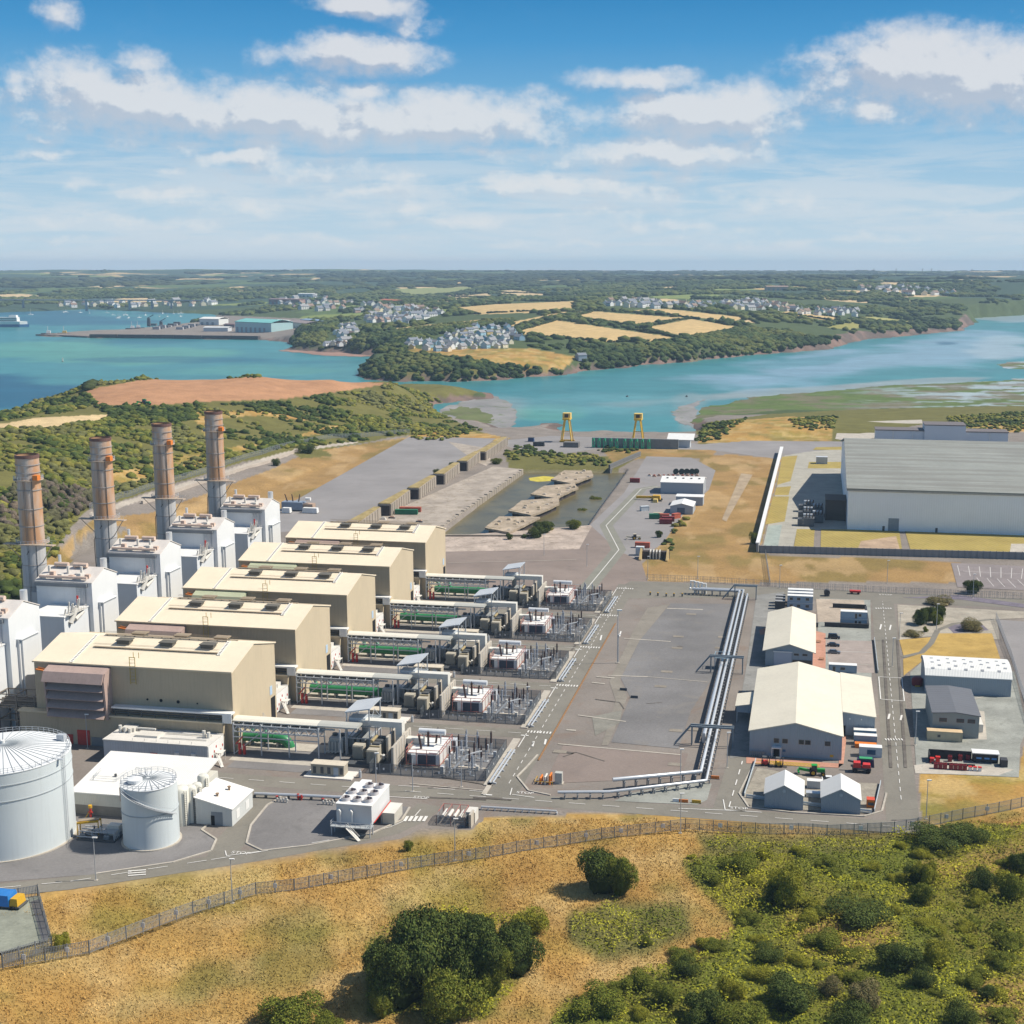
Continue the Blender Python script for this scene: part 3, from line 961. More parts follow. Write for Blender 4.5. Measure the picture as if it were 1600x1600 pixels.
g_lawn = ground_mat('mown lawn', (.31, .24, .075), .2, .06, .4, (.20, .19, .04), 0, (SITE, 2.4, .35))
g_lawn2 = ground_mat('dry lawn', (.42, .28, .085), .2, .08, .5, (.3, .19, .06))
g_earth = ground_mat('bare earth', (.40, .29, .20), .25, .1, .4)
g_brick = ground_mat('red paving', (.46, .24, .17), .12, .3, .3)
g_white = M('road paint', (.70, .68, .64), .8, .25, 1.5)
g_yel = M('yellow paint', (.60, .40, .06), .8, .25, 1.5)
g_rust = M('rusty kerb', (.30, .16, .07), .9, .3, .5)
g_slate = ground_mat('purple slate bed', (.17, .15, .18), .2, .3, .3)

sheet('yard', [(-200, 1440), (0, 1397), (66, 1391), (154, 1383), (231, 1371), (311, 1360), (420, 1343), (524, 1324), (625, 1311), (659, 1294), (734, 1297), (754, 1290), (756, 1277), (876, 1266), (1000, 1269), (1060, 1273), (1262, 1288),
               (1375, 1294), (1401, 1291), (1437, 1281), (1400, 948), (1600, 955), (1760, 960), (1760, 938), (1400, 924), (1200, 914), (1012, 908), (1000, 872), (700, 862), (440, 800), (330, 812), (220, 845), (120, 872), (70, 910), (0, 990), (-200, 1100)], g_yard)
sheet('apron', [(420, 805), (640, 682), (775, 685), (615, 790), (560, 822), (430, 832)], g_apron)
sheet('old_floor', [(555, 850), (600, 805), (770, 729), (818, 733), (690, 826), (690, 850)], g_conc)
sheet('old_floor', [(690, 838), (860, 826), (928, 820), (905, 858), (880, 862), (690, 863)], g_pink)
sheet('brown_apron', [(690, 862), (905, 858), (925, 822), (965, 858), (1000, 872), (1012, 908), (985, 925), (690, 925)], g_brown)
sheet('stock_yard', [(1010, 713), (1080, 715), (1118, 735), (1108, 765), (1070, 800), (1035, 850), (995, 874), (965, 860), (922, 820), (975, 770)], g_apron)
sheet('shore_road', [(770, 690), (860, 681), (930, 683), (1100, 688), (1320, 690), (1320, 716), (1215, 717), (1110, 703), (940, 700), (880, 709), (800, 700)], g_apron)
sheet('shore_road', [(700, 690), (760, 700), (768, 722), (760, 728), (745, 722)], g_conc)
rd = [S(x, y) for x, y in ((915, 922), (967, 859), (947, 821), (1002, 764), (1028, 760))]
sheet('yard_lane', ribbon(rd, 7.5), ground_mat('lane', (.22, .215, .18), .1, .1, .2), px=False)
sheet('lane_line', ribbon(rd, .35), g_white, px=False)
# roads
sheet('front_road', rect(-172, 31, 331.8, 339.3), g_road, px=False)
sheet('main_road', rect(-82.6, -74.6, 339, 588), g_road, px=False)
sheet('cross_road', [(940, 935), (985, 908), (1200, 917), (1600, 936), (1760, 941), (1760, 957), (1600, 950), (1400, 943), (1170, 934)], g_road)
sheet('workshop_road', [(1385, 1282), (1437, 1281), (1396, 938), (1362, 936)], g_road)
sheet('workshop_road', [(1112, 1270), (1165, 1274), (1182, 1180), (1180, 1060), (1165, 1060), (1140, 1180)], g_road)
sheet('loop_road', ribbon([S(x, y) for x, y in ((-120, 1412), (0, 1391), (110, 1380), (231, 1362), (330, 1347), (430, 1331), (540, 1312), (610, 1296), (650, 1277), (672, 1258))], 7), g_road, px=False)
sheet('loop_road', ribbon([S(x, y) for x, y in ((350, 1345), (352, 1325), (375, 1300), (400, 1275), (402, 1245), (360, 1225))], 8), g_road, px=False)
LANES = [k * 47.82 for k in range(5)]
for k in range(1, 5):
    sheet('unit_lane', rect(-133, -82.6, 355.5 + LANES[k] - 20.5, 355.5 + LANES[k] - 13), g_road, px=False)
# pads
sheet('tank_pad', [(-100, 1420), (0, 1378), (150, 1366), (270, 1348), (330, 1330), (338, 1312), (315, 1297), (330, 1288), (300, 1270), (0, 1270), (-100, 1290)], g_pad)
sheet('cooler_pad', [(385, 1318), (392, 1290), (418, 1258), (440, 1246), (610, 1256), (640, 1262), (628, 1282), (580, 1303), (480, 1322), (410, 1330)], g_pad)
for k in range(5):
    v0 = 355.5 + LANES[k]
    sheet('transformer_compound', rect(-120, -84, v0 - 9, v0 + 19), g_dark, px=False)
    sheet('rack_pad', rect(-160, -122, v0 - 12, v0 + 6), g_pad, px=False)
    sheet('walkway', rect(-162, -133, v0 - 6.5, v0 - 3.5), g_light, px=False)
sheet('asphalt_patch', [(1048, 943), (1148, 944), (1112, 1062), (1080, 1110), (1060, 1170), (955, 1160), (985, 1090), (970, 1060), (1000, 1000)], ground_mat('grey slab', (.185, .178, .175), .22, .03, .45, (.225, .205, .18)))
sheet('asphalt_patch', [(1012, 950), (1046, 944), (1000, 1000), (968, 1062), (980, 1090), (950, 1165), (940, 1165), (962, 1095), (952, 1065), (990, 985)], ground_mat('worn lane', (.235, .212, .178), .15, .1, .3))
sheet('asphalt_patch', [(880, 1165), (1075, 1178), (1065, 1215), (960, 1220), (850, 1225)], g_brown)
sheet('asphalt_patch', [(985, 1240), (1090, 1220), (1112, 1225), (1105, 1250), (1090, 1258), (960, 1252)], g_grav)
sheet('asphalt_patch', [(925, 1120), (972, 1110), (968, 1130), (930, 1150)], ground_mat('greenish patch', (.215, .205, .175), .2, .1, .3))
sheet('gravel_strip', [(1182, 930), (1225, 925), (1205, 1010), (1180, 1180), (1140, 1185), (1165, 1050)], ground_mat('strip gravel', (.24, .235, .22), .2, .1, .4))
sheet('forecourt', [(1280, 935), (1360, 938), (1362, 1060), (1290, 1060), (1275, 1040)], g_grav)
sheet('parking_court', [(1290, 1000), (1362, 1002), (1366, 1052), (1296, 1050)], ground_mat('court asphalt', (.33, .28, .25), .12, .2, .25))
sheet('compound_floor', [(1275, 936), (1350, 938), (1354, 972), (1278, 972)], ground_mat('compound floor', (.40, .33, .26), .2, .15, .4))
sheet('red_paving', [(1270, 985), (1290, 990), (1290, 1045), (1262, 1040)], g_brick)
sheet('red_paving', [(1166, 1183), (1318, 1194), (1323, 1150), (1314, 1150), (1310, 1200), (1166, 1193)], g_brick)
sheet('red_paving', [(1186, 985), (1197, 980), (1197, 990), (1188, 993)], g_brick)
sheet('gravel_yard', [(1422, 1052), (1445, 1030), (1585, 1050), (1605, 1140), (1594, 1165), (1592, 1215), (1432, 1208)], g_grav)
sheet('pale_slab', [(1428, 1196), (1480, 1190), (1585, 1203), (1560, 1212), (1430, 1209)], g_light)
sheet('pale_slab', [(1524, 1110), (1538, 1112), (1542, 1156), (1526, 1156)], g_light)
sheet('garden', [(1402, 945), (1600, 956), (1600, 966), (1558, 968), (1562, 1000), (1480, 992), (1405, 1000)], ground_mat('garden gravel', (.36, .32, .26), .25, .12, .5, (.25, .26, .22)))
sheet('slate_bed', [(1410, 934), (1500, 937), (1600, 950), (1600, 944), (1500, 930)], g_slate)
sheet('slate_bed', [(1478, 978), (1530, 972), (1545, 985), (1490, 990)], g_slate)
sheet('lawn', [(1405, 1000), (1455, 996), (1440, 1022), (1412, 1026)], g_lawn2)
sheet('lawn', [(1458, 990), (1550, 990), (1563, 1030), (1440, 1034), (1412, 1056), (1411, 1030), (1445, 1020)], g_lawn2)
sheet('path', ribbon([S(x, y) for x, y in ((1410, 1027), (1440, 1020), (1455, 1005), (1465, 985), (1490, 975), (1550, 968))], 2.2), g_road, px=False)
sheet('side_road', [(1556, 968), (1760, 985), (1760, 1180), (1612, 1140), (1585, 1040)], g_apron)
# the substation's compound
sheet('compound_road', [(1226, 712), (1262, 706), (1330, 700), (1330, 830), (1245, 828), (1238, 862), (1190, 862)], ground_mat('compound gravel', (.36, .34, .29), .15, .1, .3))
sheet('compound_gravel', [(1200, 822), (1222, 820), (1215, 858), (1192, 858)], ground_mat('blue gravel', (.30, .34, .31), .15, .2, .3))
for p in ([(1222, 714), (1246, 712), (1235, 752), (1214, 758)], [(1213, 762), (1236, 760), (1232, 774), (1210, 774)], [(1208, 776), (1233, 776), (1226, 815), (1196, 820)],
          [(1264, 722), (1320, 722), (1320, 732), (1262, 732)], [(1275, 699), (1330, 698), (1330, 703), (1270, 703)],
          [(1245, 827), (1273, 827), (1271, 859), (1240, 858)], [(1283, 827), (1405, 829), (1410, 863), (1282, 859)], [(1414, 830), (1640, 836), (1760, 840), (1760, 872), (1600, 869), (1424, 864)]):
    sheet('lawn', p, g_lawn)
sheet('bare_earth', [(1345, 846), (1400, 838), (1407, 862), (1340, 859)], g_earth)
sheet('pale_slab', [(1580, 850), (1640, 850), (1640, 868), (1577, 867)], g_light)
sheet('car_park', [(1486, 880), (1760, 892), (1760, 930), (1496, 918)], ground_mat('car park', (.235, .205, .2), .12, .08, .3))
sheet('old_track', [(1158, 740), (1176, 742), (1135, 815), (1128, 812)], ground_mat('old track', (.36, .28, .19), .2, .1, .4))
sheet('old_yard', [(1312, 660), (1440, 656), (1450, 672), (1330, 690), (1305, 686)], g_light)
# the road behind the stacks
sheet('fenced_gravel', [(-200, 1500), (0, 1490), (76, 1470), (62, 1400), (0, 1408), (-200, 1440)], ground_mat('fenced pad', (.25, .26, .21), .2, .15, .4))
sheet('fenced_strip', [(48, 1410), (62, 1405), (80, 1466), (66, 1472)], g_dark)

g_mud = ground_mat('wet mud', (.27, .25, .23), .2, .02, .75, (.12, .15, .05), rough=.5)
shoal('mudflat', [(684, 646), (700, 634), (738, 624), (775, 619), (796, 630), (812, 652), (800, 668), (770, 674), (720, 660)], g_mud, .12)
shoal('mudflat', [(690, 644), (720, 636), (752, 640), (772, 655), (760, 664), (716, 655)], ground_mat('weedy mud', (.13, .15, .06), .25, .03, .6, (.2, .16, .12)), .3)
shoal('mudflat', [(436, 548), (470, 545), (530, 551), (592, 556), (560, 558), (500, 555)], ground_mat('red mud', (.30, .19, .15), .2, .02, .4), .25)
shoal('mudflat', [(1060, 662), (1052, 645), (1064, 634), (1100, 624), (1088, 636), (1092, 652), (1086, 668)], g_mud, .1)
# painted markings
mk = MB()
MZ = [LAY[0] + .0131]


def mline(p, q, w=.25, dash=None):
    p, q = Vector(p), Vector(q)
    L = (q - p).length
    d = (q - p).normalized()
    n = Vector((-d.y, d.x)) * w / 2
    t = 0
    while t < L:
        e = min(L, t + (dash[0] if dash else L))
        a, b = p + d * t, p + d * e
        pts = [a - n, b - n, b + n, a + n]
        mk.quad(*[(*W(*x), MZ[0]) for x in pts])
        t = e + (dash[1] if dash else 1)


def mpix(a, b, w=.25, dash=None):
    mline(S(*a), S(*b), w, dash)


mline((-78.6, 346), (-78.6, 585), .2, (2.6, 2.6))
mline((-168, 335.5), (28, 335.5), .2, (4.5, 4.5))
mpix((1408, 1250), (1379, 940), .2, (3, 3))
mpix((1139, 1262), (1160, 1190), .3, (4, 4))
for a, b in (((1060, 1264), (1165, 1268)), ((1130, 1250), (1133, 1266)), ((1133, 1266), (1190, 1270)), ((800, 1242), (835, 1247)), ((800, 1232), (797, 1243)), ((600, 1245), (668, 1249)), ((352, 1330), (354, 1338)), ((354, 1338), (408, 1331))):
    mpix(a, b, .26)
lp = [(0, 1388), (110, 1378), (231, 1359), (330, 1344), (430, 1328), (540, 1309), (610, 1293), (648, 1276), (662, 1260)]
for a, b in zip(lp, lp[1:]):
    mpix(a, b, .22, (4.5, 4.5))
for k in range(5):      # ladder crossings of the main road and edge lines of the lanes
    v = 355.5 + LANES[k] + 33
    if k < 4 or True:
        for j in range(8):
            mline((-82.3 + j * .98, v), (-81.85 + j * .98, v), 1.9)
    mline((-83.6, 357 + LANES[k] - 20), (-81.2, 357 + LANES[k] - 20), .7)
    mline((-118, 355.5 + LANES[k] - 16.5), (-84, 355.5 + LANES[k] - 16.5), .2, (6, 4))
    mline((-82.2, v - 14), (-82.2, v - 2), .3)
for j in range(5):
    mpix((632 + j * 7.4, 1284), (637 + j * 7.4, 1276), .8)
for j in range(3):
    mpix((200, 1362 + j * 3.5), (228, 1360 + j * 3.5), .5)
for j in range(7):
    mpix((1383 + j * 4.2, 1156), (1385 + j * 4.2, 1156), 1.6)
    mpix((1368 + j * 3.8, 951), (1370 + j * 3.8, 951), 1.6)
for q in ([(1373, 1058), (1409, 1060), (1413, 1096), (1376, 1093), (1373, 1058)],):
    for a, b in zip(q, q[1:]):
        mpix(a, b, .35)
for (x, y) in ((832, 1163), (851, 1160), (1388, 1120), (1407, 1122), (1375, 980), (1390, 981), (938, 997), (968, 991)):
    mpix((x, y + 4), (x + 2, y - 4), .6)
for i in range(9):      # bays of the car park
    mpix((1500 + i * 16, 900 + i * .8), (1496 + i * 17, 884 + i * .8), .2)
    mpix((1526 + i * 16, 903 + i * .8), (1536 + i * 17, 916 + i * .8), .2)
mpix((1505, 893), (1700, 902), .2)
for a, b in (((1296, 1018), (1362, 1020)), ((1240, 1269), (1290, 1272))):
    mpix(a, b, .25)
o = mk.build('road_markings', g_white)
o['kind'] = 'structure'
mk = MB()
MZ[0] -= .004
for a, b, w in (((872, 1163), (1064, 1180), .7), ((903, 1118), (978, 1128), .7), ((950, 1056), (1012, 1058), .8), ((1012, 1058), (1105, 1066), .4), ((1042, 951), (1098, 953), 1.2), ((975, 998), (1048, 1003), .8), ((932, 1058), (960, 1060), 1), ((925, 1067), (945, 1069), .8), ((885, 1141), (900, 1142), 1), ((700, 880), (900, 875), .5),
               ((640, 1225), (760, 1236), .4), ((420, 1240), (560, 1250), .3), ((1300, 1036), (1364, 1040), .5), ((1440, 1110), (1580, 1080), .6)):
    mpix(a, b, w)
mk.build('joint_line', g_light)['kind'] = 'structure'
mk = MB()
MZ[0] -= .004
for a, b, w in (((880, 1183), (900, 1176), .5), ((900, 1176), (945, 1190), .4), ((930, 1093), (968, 1098), .5), ((968, 1098), (975, 1108), .4), ((884, 1176), (896, 1178), 1.5), ((660, 1246), (760, 1250), .8), ((740, 1246), (800, 1250), 1.2), ((690, 1215), (770, 1228), .6), ((1000, 1240), (1085, 1222), .5), ((1060, 1010), (1066, 1012), 1.5), ((1010, 1100), (1035, 1098), .4),
               ((1380, 1000), (1392, 1200), .9), ((1402, 1000), (1415, 1200), .9), ((860, 1060), (955, 935), .9)):
    mpix(a, b, w)
mk.build('tyre_stain', ground_mat('tyre stain', (.135, .12, .105), .3, .2, .4))['kind'] = 'structure'
mk = MB()
MZ[0] += .01
for i in range(17):
    u = -11 + i * .95
    mline((u, 376.5), (u + .95, 374.5), .25)
    mline((u, 374.5), (u + .95, 376.5), .25)
mline((-13, 376.6), (5.5, 376.6), .3)
mline((-13, 374.2), (5.5, 374.2), .3)
o = mk.build('yellow_markings', g_yel)
o['kind'] = 'structure'


def painted_word(txt, px, py, size):
    c = bpy.data.curves.new('painted_word', 'FONT')
    c.body, c.size = txt, size
    c.materials.append(g_white)
    o = bpy.data.objects.new('road_markings', c)
    x, y, _ = G(px, py)
    o.location, o.rotation_euler = (x, y, MZ[0] + .002), (0, 0, SITE)
    C.objects.link(o)
    o['kind'] = 'structure'


for p in ((1140, 1264, 2), (806, 1240, 2), (360, 1334, 2), (1373, 930, 2.4), (645, 1247, 1.8)):
    painted_word('STOP', p[0], p[1], p[2])
# kerbs: pale edging of the main road and of the curved pads
kb = MB()
for k in range(5):
    v = 355.5 + LANES[k]
    kb.box(-85.2, -83.0, v - 12, v + 26, 0, .28)
kb.box(-84.2, -82.9, 337, 345, 0, .28)
o = tag(kb.build('kerb', g_light), kind='structure', at=(0, 0))
kb = MB()
kb.box(-74.4, -74.0, 365, 520, 0, .28)
o = tag(kb.build('rusty_kerb', g_rust), kind='structure', at=(0, 0))
kb = MB()
for pl in ([(330, 1330), (338, 1312), (315, 1297), (325, 1289)], [(150, 1366), (270, 1348), (330, 1330)], [(385, 1318), (392, 1290), (418, 1258), (440, 1246)], [(385, 1318), (410, 1330), (480, 1322), (580, 1303), (628, 1282), (640, 1262)],
           [(808, 1214), (822, 1200), (840, 1180)], [(808, 1214), (826, 1236), (860, 1243)], [(1180, 1190), (1155, 1240), (1170, 1262), (1240, 1270), (1350, 1276), (1378, 1268), (1385, 1240)]):
    pts = [S(*p) for p in pl]
    for a, b in zip(pts, pts[1:]):
        kb.bar((*a, .14), (*b, .14), .5, .28)
o = tag(kb.build('kerb', g_light), kind='structure', at=(0, 0))

# ------------------------------------------------------------------ paints
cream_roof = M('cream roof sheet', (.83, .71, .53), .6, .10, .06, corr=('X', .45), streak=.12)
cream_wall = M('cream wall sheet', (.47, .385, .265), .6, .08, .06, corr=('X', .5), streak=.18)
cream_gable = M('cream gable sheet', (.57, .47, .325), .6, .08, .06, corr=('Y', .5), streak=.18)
cream_trim = M('cream trim', (.62, .52, .36), .6, .1)
pink_metal = M('faded pink metal', (.44, .32, .275), .7, .14, .15, streak=.3)
green_metal = M('faded green metal', (.45, .475, .32), .7, .12, .15, streak=.25)
white_clad = M('white cladding', (.70, .72, .73), .5, .06, .08, corr=('X', .4), streak=.12, dark=(.5, .5, .5))
white_gable = M('white gable cladding', (.72, .73, .73), .5, .05, .08, corr=('Y', .4), streak=.12, dark=(.5, .5, .5))
white_paint = M('white paint', (.78, .77, .74), .5, .08, .3, streak=.15)
off_white = M('off white paint', (.66, .63, .57), .6, .1, .3, streak=.2)
grey_trim = M('grey trim', (.22, .23, .24), .6, .15)
dark_steel = M('dark steel', (.09, .095, .10), .6, .2)
galv = M('galvanised steel', (.50, .52, .54), .45, .15, .8, metal=.15)
silver = M('silver pipe', (.62, .64, .66), .35, .1, .4, metal=.4)
black = M('black opening', (.015, .015, .017), .8, .1)
rust_pipe = M('rusty pipe', (.55, .36, .26), .8, .25, .5)
green_pipe = M('green pipe', (.025, .21, .075), .4, .12, .3, spec=.5)
red_paint = M('red paint', (.50, .045, .035), .5, .15, .5)
brown_ceramic = M('brown ceramic', (.055, .025, .022), .3, .2, .8, spec=.5)
yellow_paint = M('yellow steel', (.62, .36, .03), .55, .12, .5)
orange_paint = M('orange paint', (.70, .20, .03), .55, .12, .5)
blue_sign = M('blue sign', (.45, .58, .72), .5, .05)
conc_wall = M('blast wall concrete', (.48, .43, .36), .9, .12, .25, streak=.35)
beige_box = M('beige box', (.46, .42, .34), .6, .1, .3, streak=.2)
roof_vent_m = M('vent grille', (.13, .12, .10), .8, .2)
walk_m = M('grating', (.33, .26, .18), .8, .2, 1.5)
light_steel = M('pale steel roof', (.52, .55, .58), .45, .1, .2, corr=('X', .5))
stack_m = M('stack shell', (.44, .435, .43), .5, .12, .12, streak=.3, dark=(.22, .2, .19), rust=((.34, .17, .085), .0, (.1, .1, .03), 1.0, .5, .6))
stack_rust = M('rusted stack shell', (.47, .425, .385), .65, .12, .12, streak=.3, dark=(.30, .23, .17), rust=((.47, .25, .12), .92, (.19, .11, .028), 1.0, .30, .54))

OU, OV, SU, SVV = -162.88, 355.47, .7386, 47.824
ORD = ['nearest the white tanks', 'second from the white tanks', 'third from the white tanks', 'fourth from the white tanks', 'farthest from the white tanks']


def upos(k):
    return OU + SU * k, OV + SVV * k


def fence_run(mb_bars, mb_posts, pts, h=2.6, pitch=.42, bw=.05, post=3.0, post_w=.11, zf=None):
    """upright bars and rails along a line of points (local coordinates)"""
    for (a, b) in zip(pts, pts[1:]):
        a, b = Vector(a), Vector(b)
        L = (b - a).length
        n = max(1, int(L / post))
        d = (b - a) / L
        nrm = Vector((-d.y, d.x))
        for i in range(n + 1):
            p = a + (b - a) * (i / n)
            z = zf(p) if zf else 0
            mb_posts.box(p.x - post_w / 2, p.x + post_w / 2, p.y - post_w / 2, p.y + post_w / 2, z - .3, z + h + .15)
        for i in range(n):
            p, q = a + (b - a) * (i / n), a + (b - a) * ((i + 1) / n)
            zp, zq = (zf(p), zf(q)) if zf else (0, 0)
            for hh in (.25, h * .55, h - .1):
                mb_bars.bar((p.x, p.y, zp + hh), (q.x, q.y, zq + hh), .05, .07)
            m = max(1, int((q - p).length / pitch))
            for j in range(m):
                t = (j + .5) / m
                c = p + (q - p) * t
                z = zp + (zq - zp) * t
                e = d * bw
                mb_bars.quad((c.x - e.x, c.y - e.y, z + .05), (c.x + e.x, c.y + e.y, z + .05), (c.x + e.x, c.y + e.y, z + h), (c.x - e.x, c.y - e.y, z + h))


# ------------------------------------------------------------------ turbine hall
def roof_z(v):
    return 24.1 + 4.2 * (v / 16.1 if v <= 16.1 else (32.2 - v) / 16.1)


def make_hall(intake_mat, k):
    t = thing('turbine_hall', 'cream gabled turbine hall, %s' % ORD[k], 'building', *upos(k), group='row of five turbine halls')
    m = MB()
    m.box(-62.6, 0, 0, .3, 0, 24.1).box(-62.6, 0, 31.9, 32.2, 0, 24.1)
    m.mat(1)
    gp = [(.3, 0), (31.9, 0), (31.9, 24.1), (16.1, 28.2), (.3, 24.1)]
    m.prism(gp, -.3, 0, 'x').prism(gp, -62.6, -62.3, 'x')
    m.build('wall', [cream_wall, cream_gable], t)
    m = MB()
    for s in (0, 1):
        a, b = ((-.35, 24.0), (16.1, 28.3)) if s == 0 else ((32.55, 24.0), (16.1, 28.3))
        m.prism([a, b, (b[0], b[1] + .35), (a[0], a[1] + .35)], -62.9, .3, 'x')
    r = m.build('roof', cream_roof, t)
    m = MB()
    for a, b in (((-62.9, -.5, 24.25), (.3, -.5, 24.25)), ((-62.9, 32.7, 24.25), (.3, 32.7, 24.25))):
        m.bar(a, b, .3, .4)
    m.build('gutter', cream_trim, t)
    for (u, v) in ((-39.5, 12.2), (-25.5, 12.2), (-12.5, 12.2), (-39, 20.8), (-25, 20.8), (-12, 20.8)):
        m = MB()
        z = roof_z(v)
        m.box(u - 2, u + 2, v - 1.3, v + 1.3, z + .3, z + 1.35)
        m.mat(1).box(u - 2.3, u + 2.3, v - 1.6, v + 1.6, z + 1.35, z + 1.6)
        m.build('roof_vent', [roof_vent_m, roof_vent_m if v < 16 else walk_m], t)
    m = MB()
    for v in (9.0, 16.1, 23.5):
        z = roof_z(v)
        m.box(-48, -8, v - .45, v + .45, z + .55, z + .65)
        for i in range(14):
            m.box(-47.5 + i * 3, -47.3 + i * 3, v - .4, v + .4, z + .3, z + .56)
        for s in (-.45, .45):
            m.bar((-48, v + s, z + 1.5), (-8, v + s, z + 1.5), .06)
    m.build('roof_walkway', walk_m, t)
    for u0, va, vb in ((-50.5, 0, 16), (-7.5, 8, 16)):
        m = MB()
        for s in (-.45, .45):
            m.bar((u0 + s, va, roof_z(va) + .6), (u0 + s, vb, roof_z(vb) + .6), .14)
        n = int((vb - va) / .8)
        for i in range(n):
            v = va + (vb - va) * i / n
            m.box(u0 - .45, u0 + .45, v, v + .5, roof_z(v) + .45, roof_z(v) + .56)
        m.build('roof_ladder', white_paint, t)
    m = MB()
    for u in (-31.5, -29.8):
        m.bar((u, -.5, 19), (u, -.5, 27.3), .16)
    m.bar((-31.5, -.5, 27.2), (-29.8, -.5, 27.2), .16).bar((-31.5, 2, 26.3), (-31.5, 2, 28), .14).bar((-29.8, 2, 26.3), (-29.8, 2, 28), .14)
    for i in range(8):
        m.bar((-31.5, -.5, 19.5 + i), (-29.8, -.5, 19.5 + i), .08)
    m.build('eave_ladder', M('yellow handrail', (.50, .36, .10), .6), t)
    for (u, r_) in ((-26.7, .34), (-22.4, .5), (-17, .5), (-11, .25)):
        MB().tube((u, -.12, 14.5 - (u + 27) * .02), (u, .1, 14.5 - (u + 27) * .02), r_, 10).build('wall_port', black, t)
    MB().box(.02, .12, 27.8, 31, 0, 7.5).build('roller_door', black, t)
    MB().box(.02, .1, 27.2, 29, 8.6, 11.4).build('sign', blue_sign, t)
    # stair up the gable
    m = MB()
    m.bar((.8, 19.5, 4.5), (.8, 24.5, .3), .25, .3).bar((.8, 19.5, 5.6), (.8, 24.5, 1.4), .08).bar((.8, 19.5, 0), (.8, 19.5, 5.6), .12)
    m.build('gable_stair', light_steel, t)
    # air intake with its weather hoods
    m = MB()
    prof = [(0, 8.5), (-3.6, 8.5), (-4.6, 20.4), (-3.6, 22.6), (0, 23.8)]
    m.prism(prof, -57.2, -56.7, 'x').prism(prof, -38.4, -37.8, 'x')
    m.prism([(0, 9), (-2.6, 9), (-2.6, 21), (0, 23)], -56.7, -38.4, 'x')
    ai = m.build('air_intake', intake_mat, t)
    m = MB()
    m.prism([(-.2, 23.85), (-3.9, 22.6), (-5.4, 19.8), (-5.1, 19.7), (-3.6, 22.2), (-.2, 23.4)], -57.4, -38.2, 'x')
    m.build('hood', intake_mat, ai)
    for i in range(4):
        z = 18.4 - i * 2.75
        m = MB()
        m.prism([(-2.6, z + .9), (-5.0, z - 1.0), (-4.8, z - 1.2), (-2.5, z + .6)], -56.6, -38.5, 'x')
        m.build('hood', intake_mat, ai)
    m = MB()
    for i in range(4):
        m.bar((-57.6, -2, 22.6), (-60.5, -1.5, 23 - i * .2), .12)
    m.bar((-60.5, -2.6, 22.6), (-57.4, -2.6, 22.2), .5, .3)
    m.build('davit', orange_paint, ai)
    # low annexe and covered pipe duct along its foot
    m = MB()
    m.box(-67, -2.3, -2.4, -.02, 0, 9.3)
    an = m.build('annexe', cream_wall, t)
    m = MB()
    m.box(-40, -2.0, -2.9, -.02, 9.3, 9.75).box(-67.3, -57, -2.9, -.02, 9.3, 9.75)
    m.build('roof', cream_trim, an)
    m = MB()
    m.box(-37, .6, -2.6, -.04, 12.0, 12.5)
    m.box(-2.2, .6, -2.7, -2.5, 9.6, 12.2)
    m.build('duct_cover', white_paint, t)
    m = MB()
    for i in range(9):
        m.bar((-36 + i * 4.2, -2.3, 9.75), (-36 + i * 4.2, -2.3, 12), .2)
    for z in (10.6, 11.3):
        m.tube((-37, -1.7, z), (.5, -1.7, z), .22, 8)
    m.build('duct_frame', dark_steel, t)
    return t


halls = []
for k in range(5):
    halls.append(make_hall((pink_metal, pink_metal, green_metal, green_metal, pink_metal)[k], k) if k in (0, 2) else None)
for k in (1, 4):
    halls[k] = dup(halls[0], *upos(k), label='cream gabled turbine hall, %s' % ORD[k])
halls[3] = dup(halls[2], *upos(3), label='cream gabled turbine hall, %s' % ORD[3])
# the first hall alone shows its red doors
for u in (-46.5, -52):
    MB().box(u - 2, u + 2, -2.55, -2.41, 0, 4.6 if u > -50 else 3).build('door', red_paint, halls[0])
MB().box(-42, -40.5, -2.52, -2.41, 1.8, 2.5).build('sign', blue_sign, halls[0])
m = MB()
m.box(-44, -36, -2.58, -2.41, 0, 2.6).build('plinth', grey_trim, halls[0])


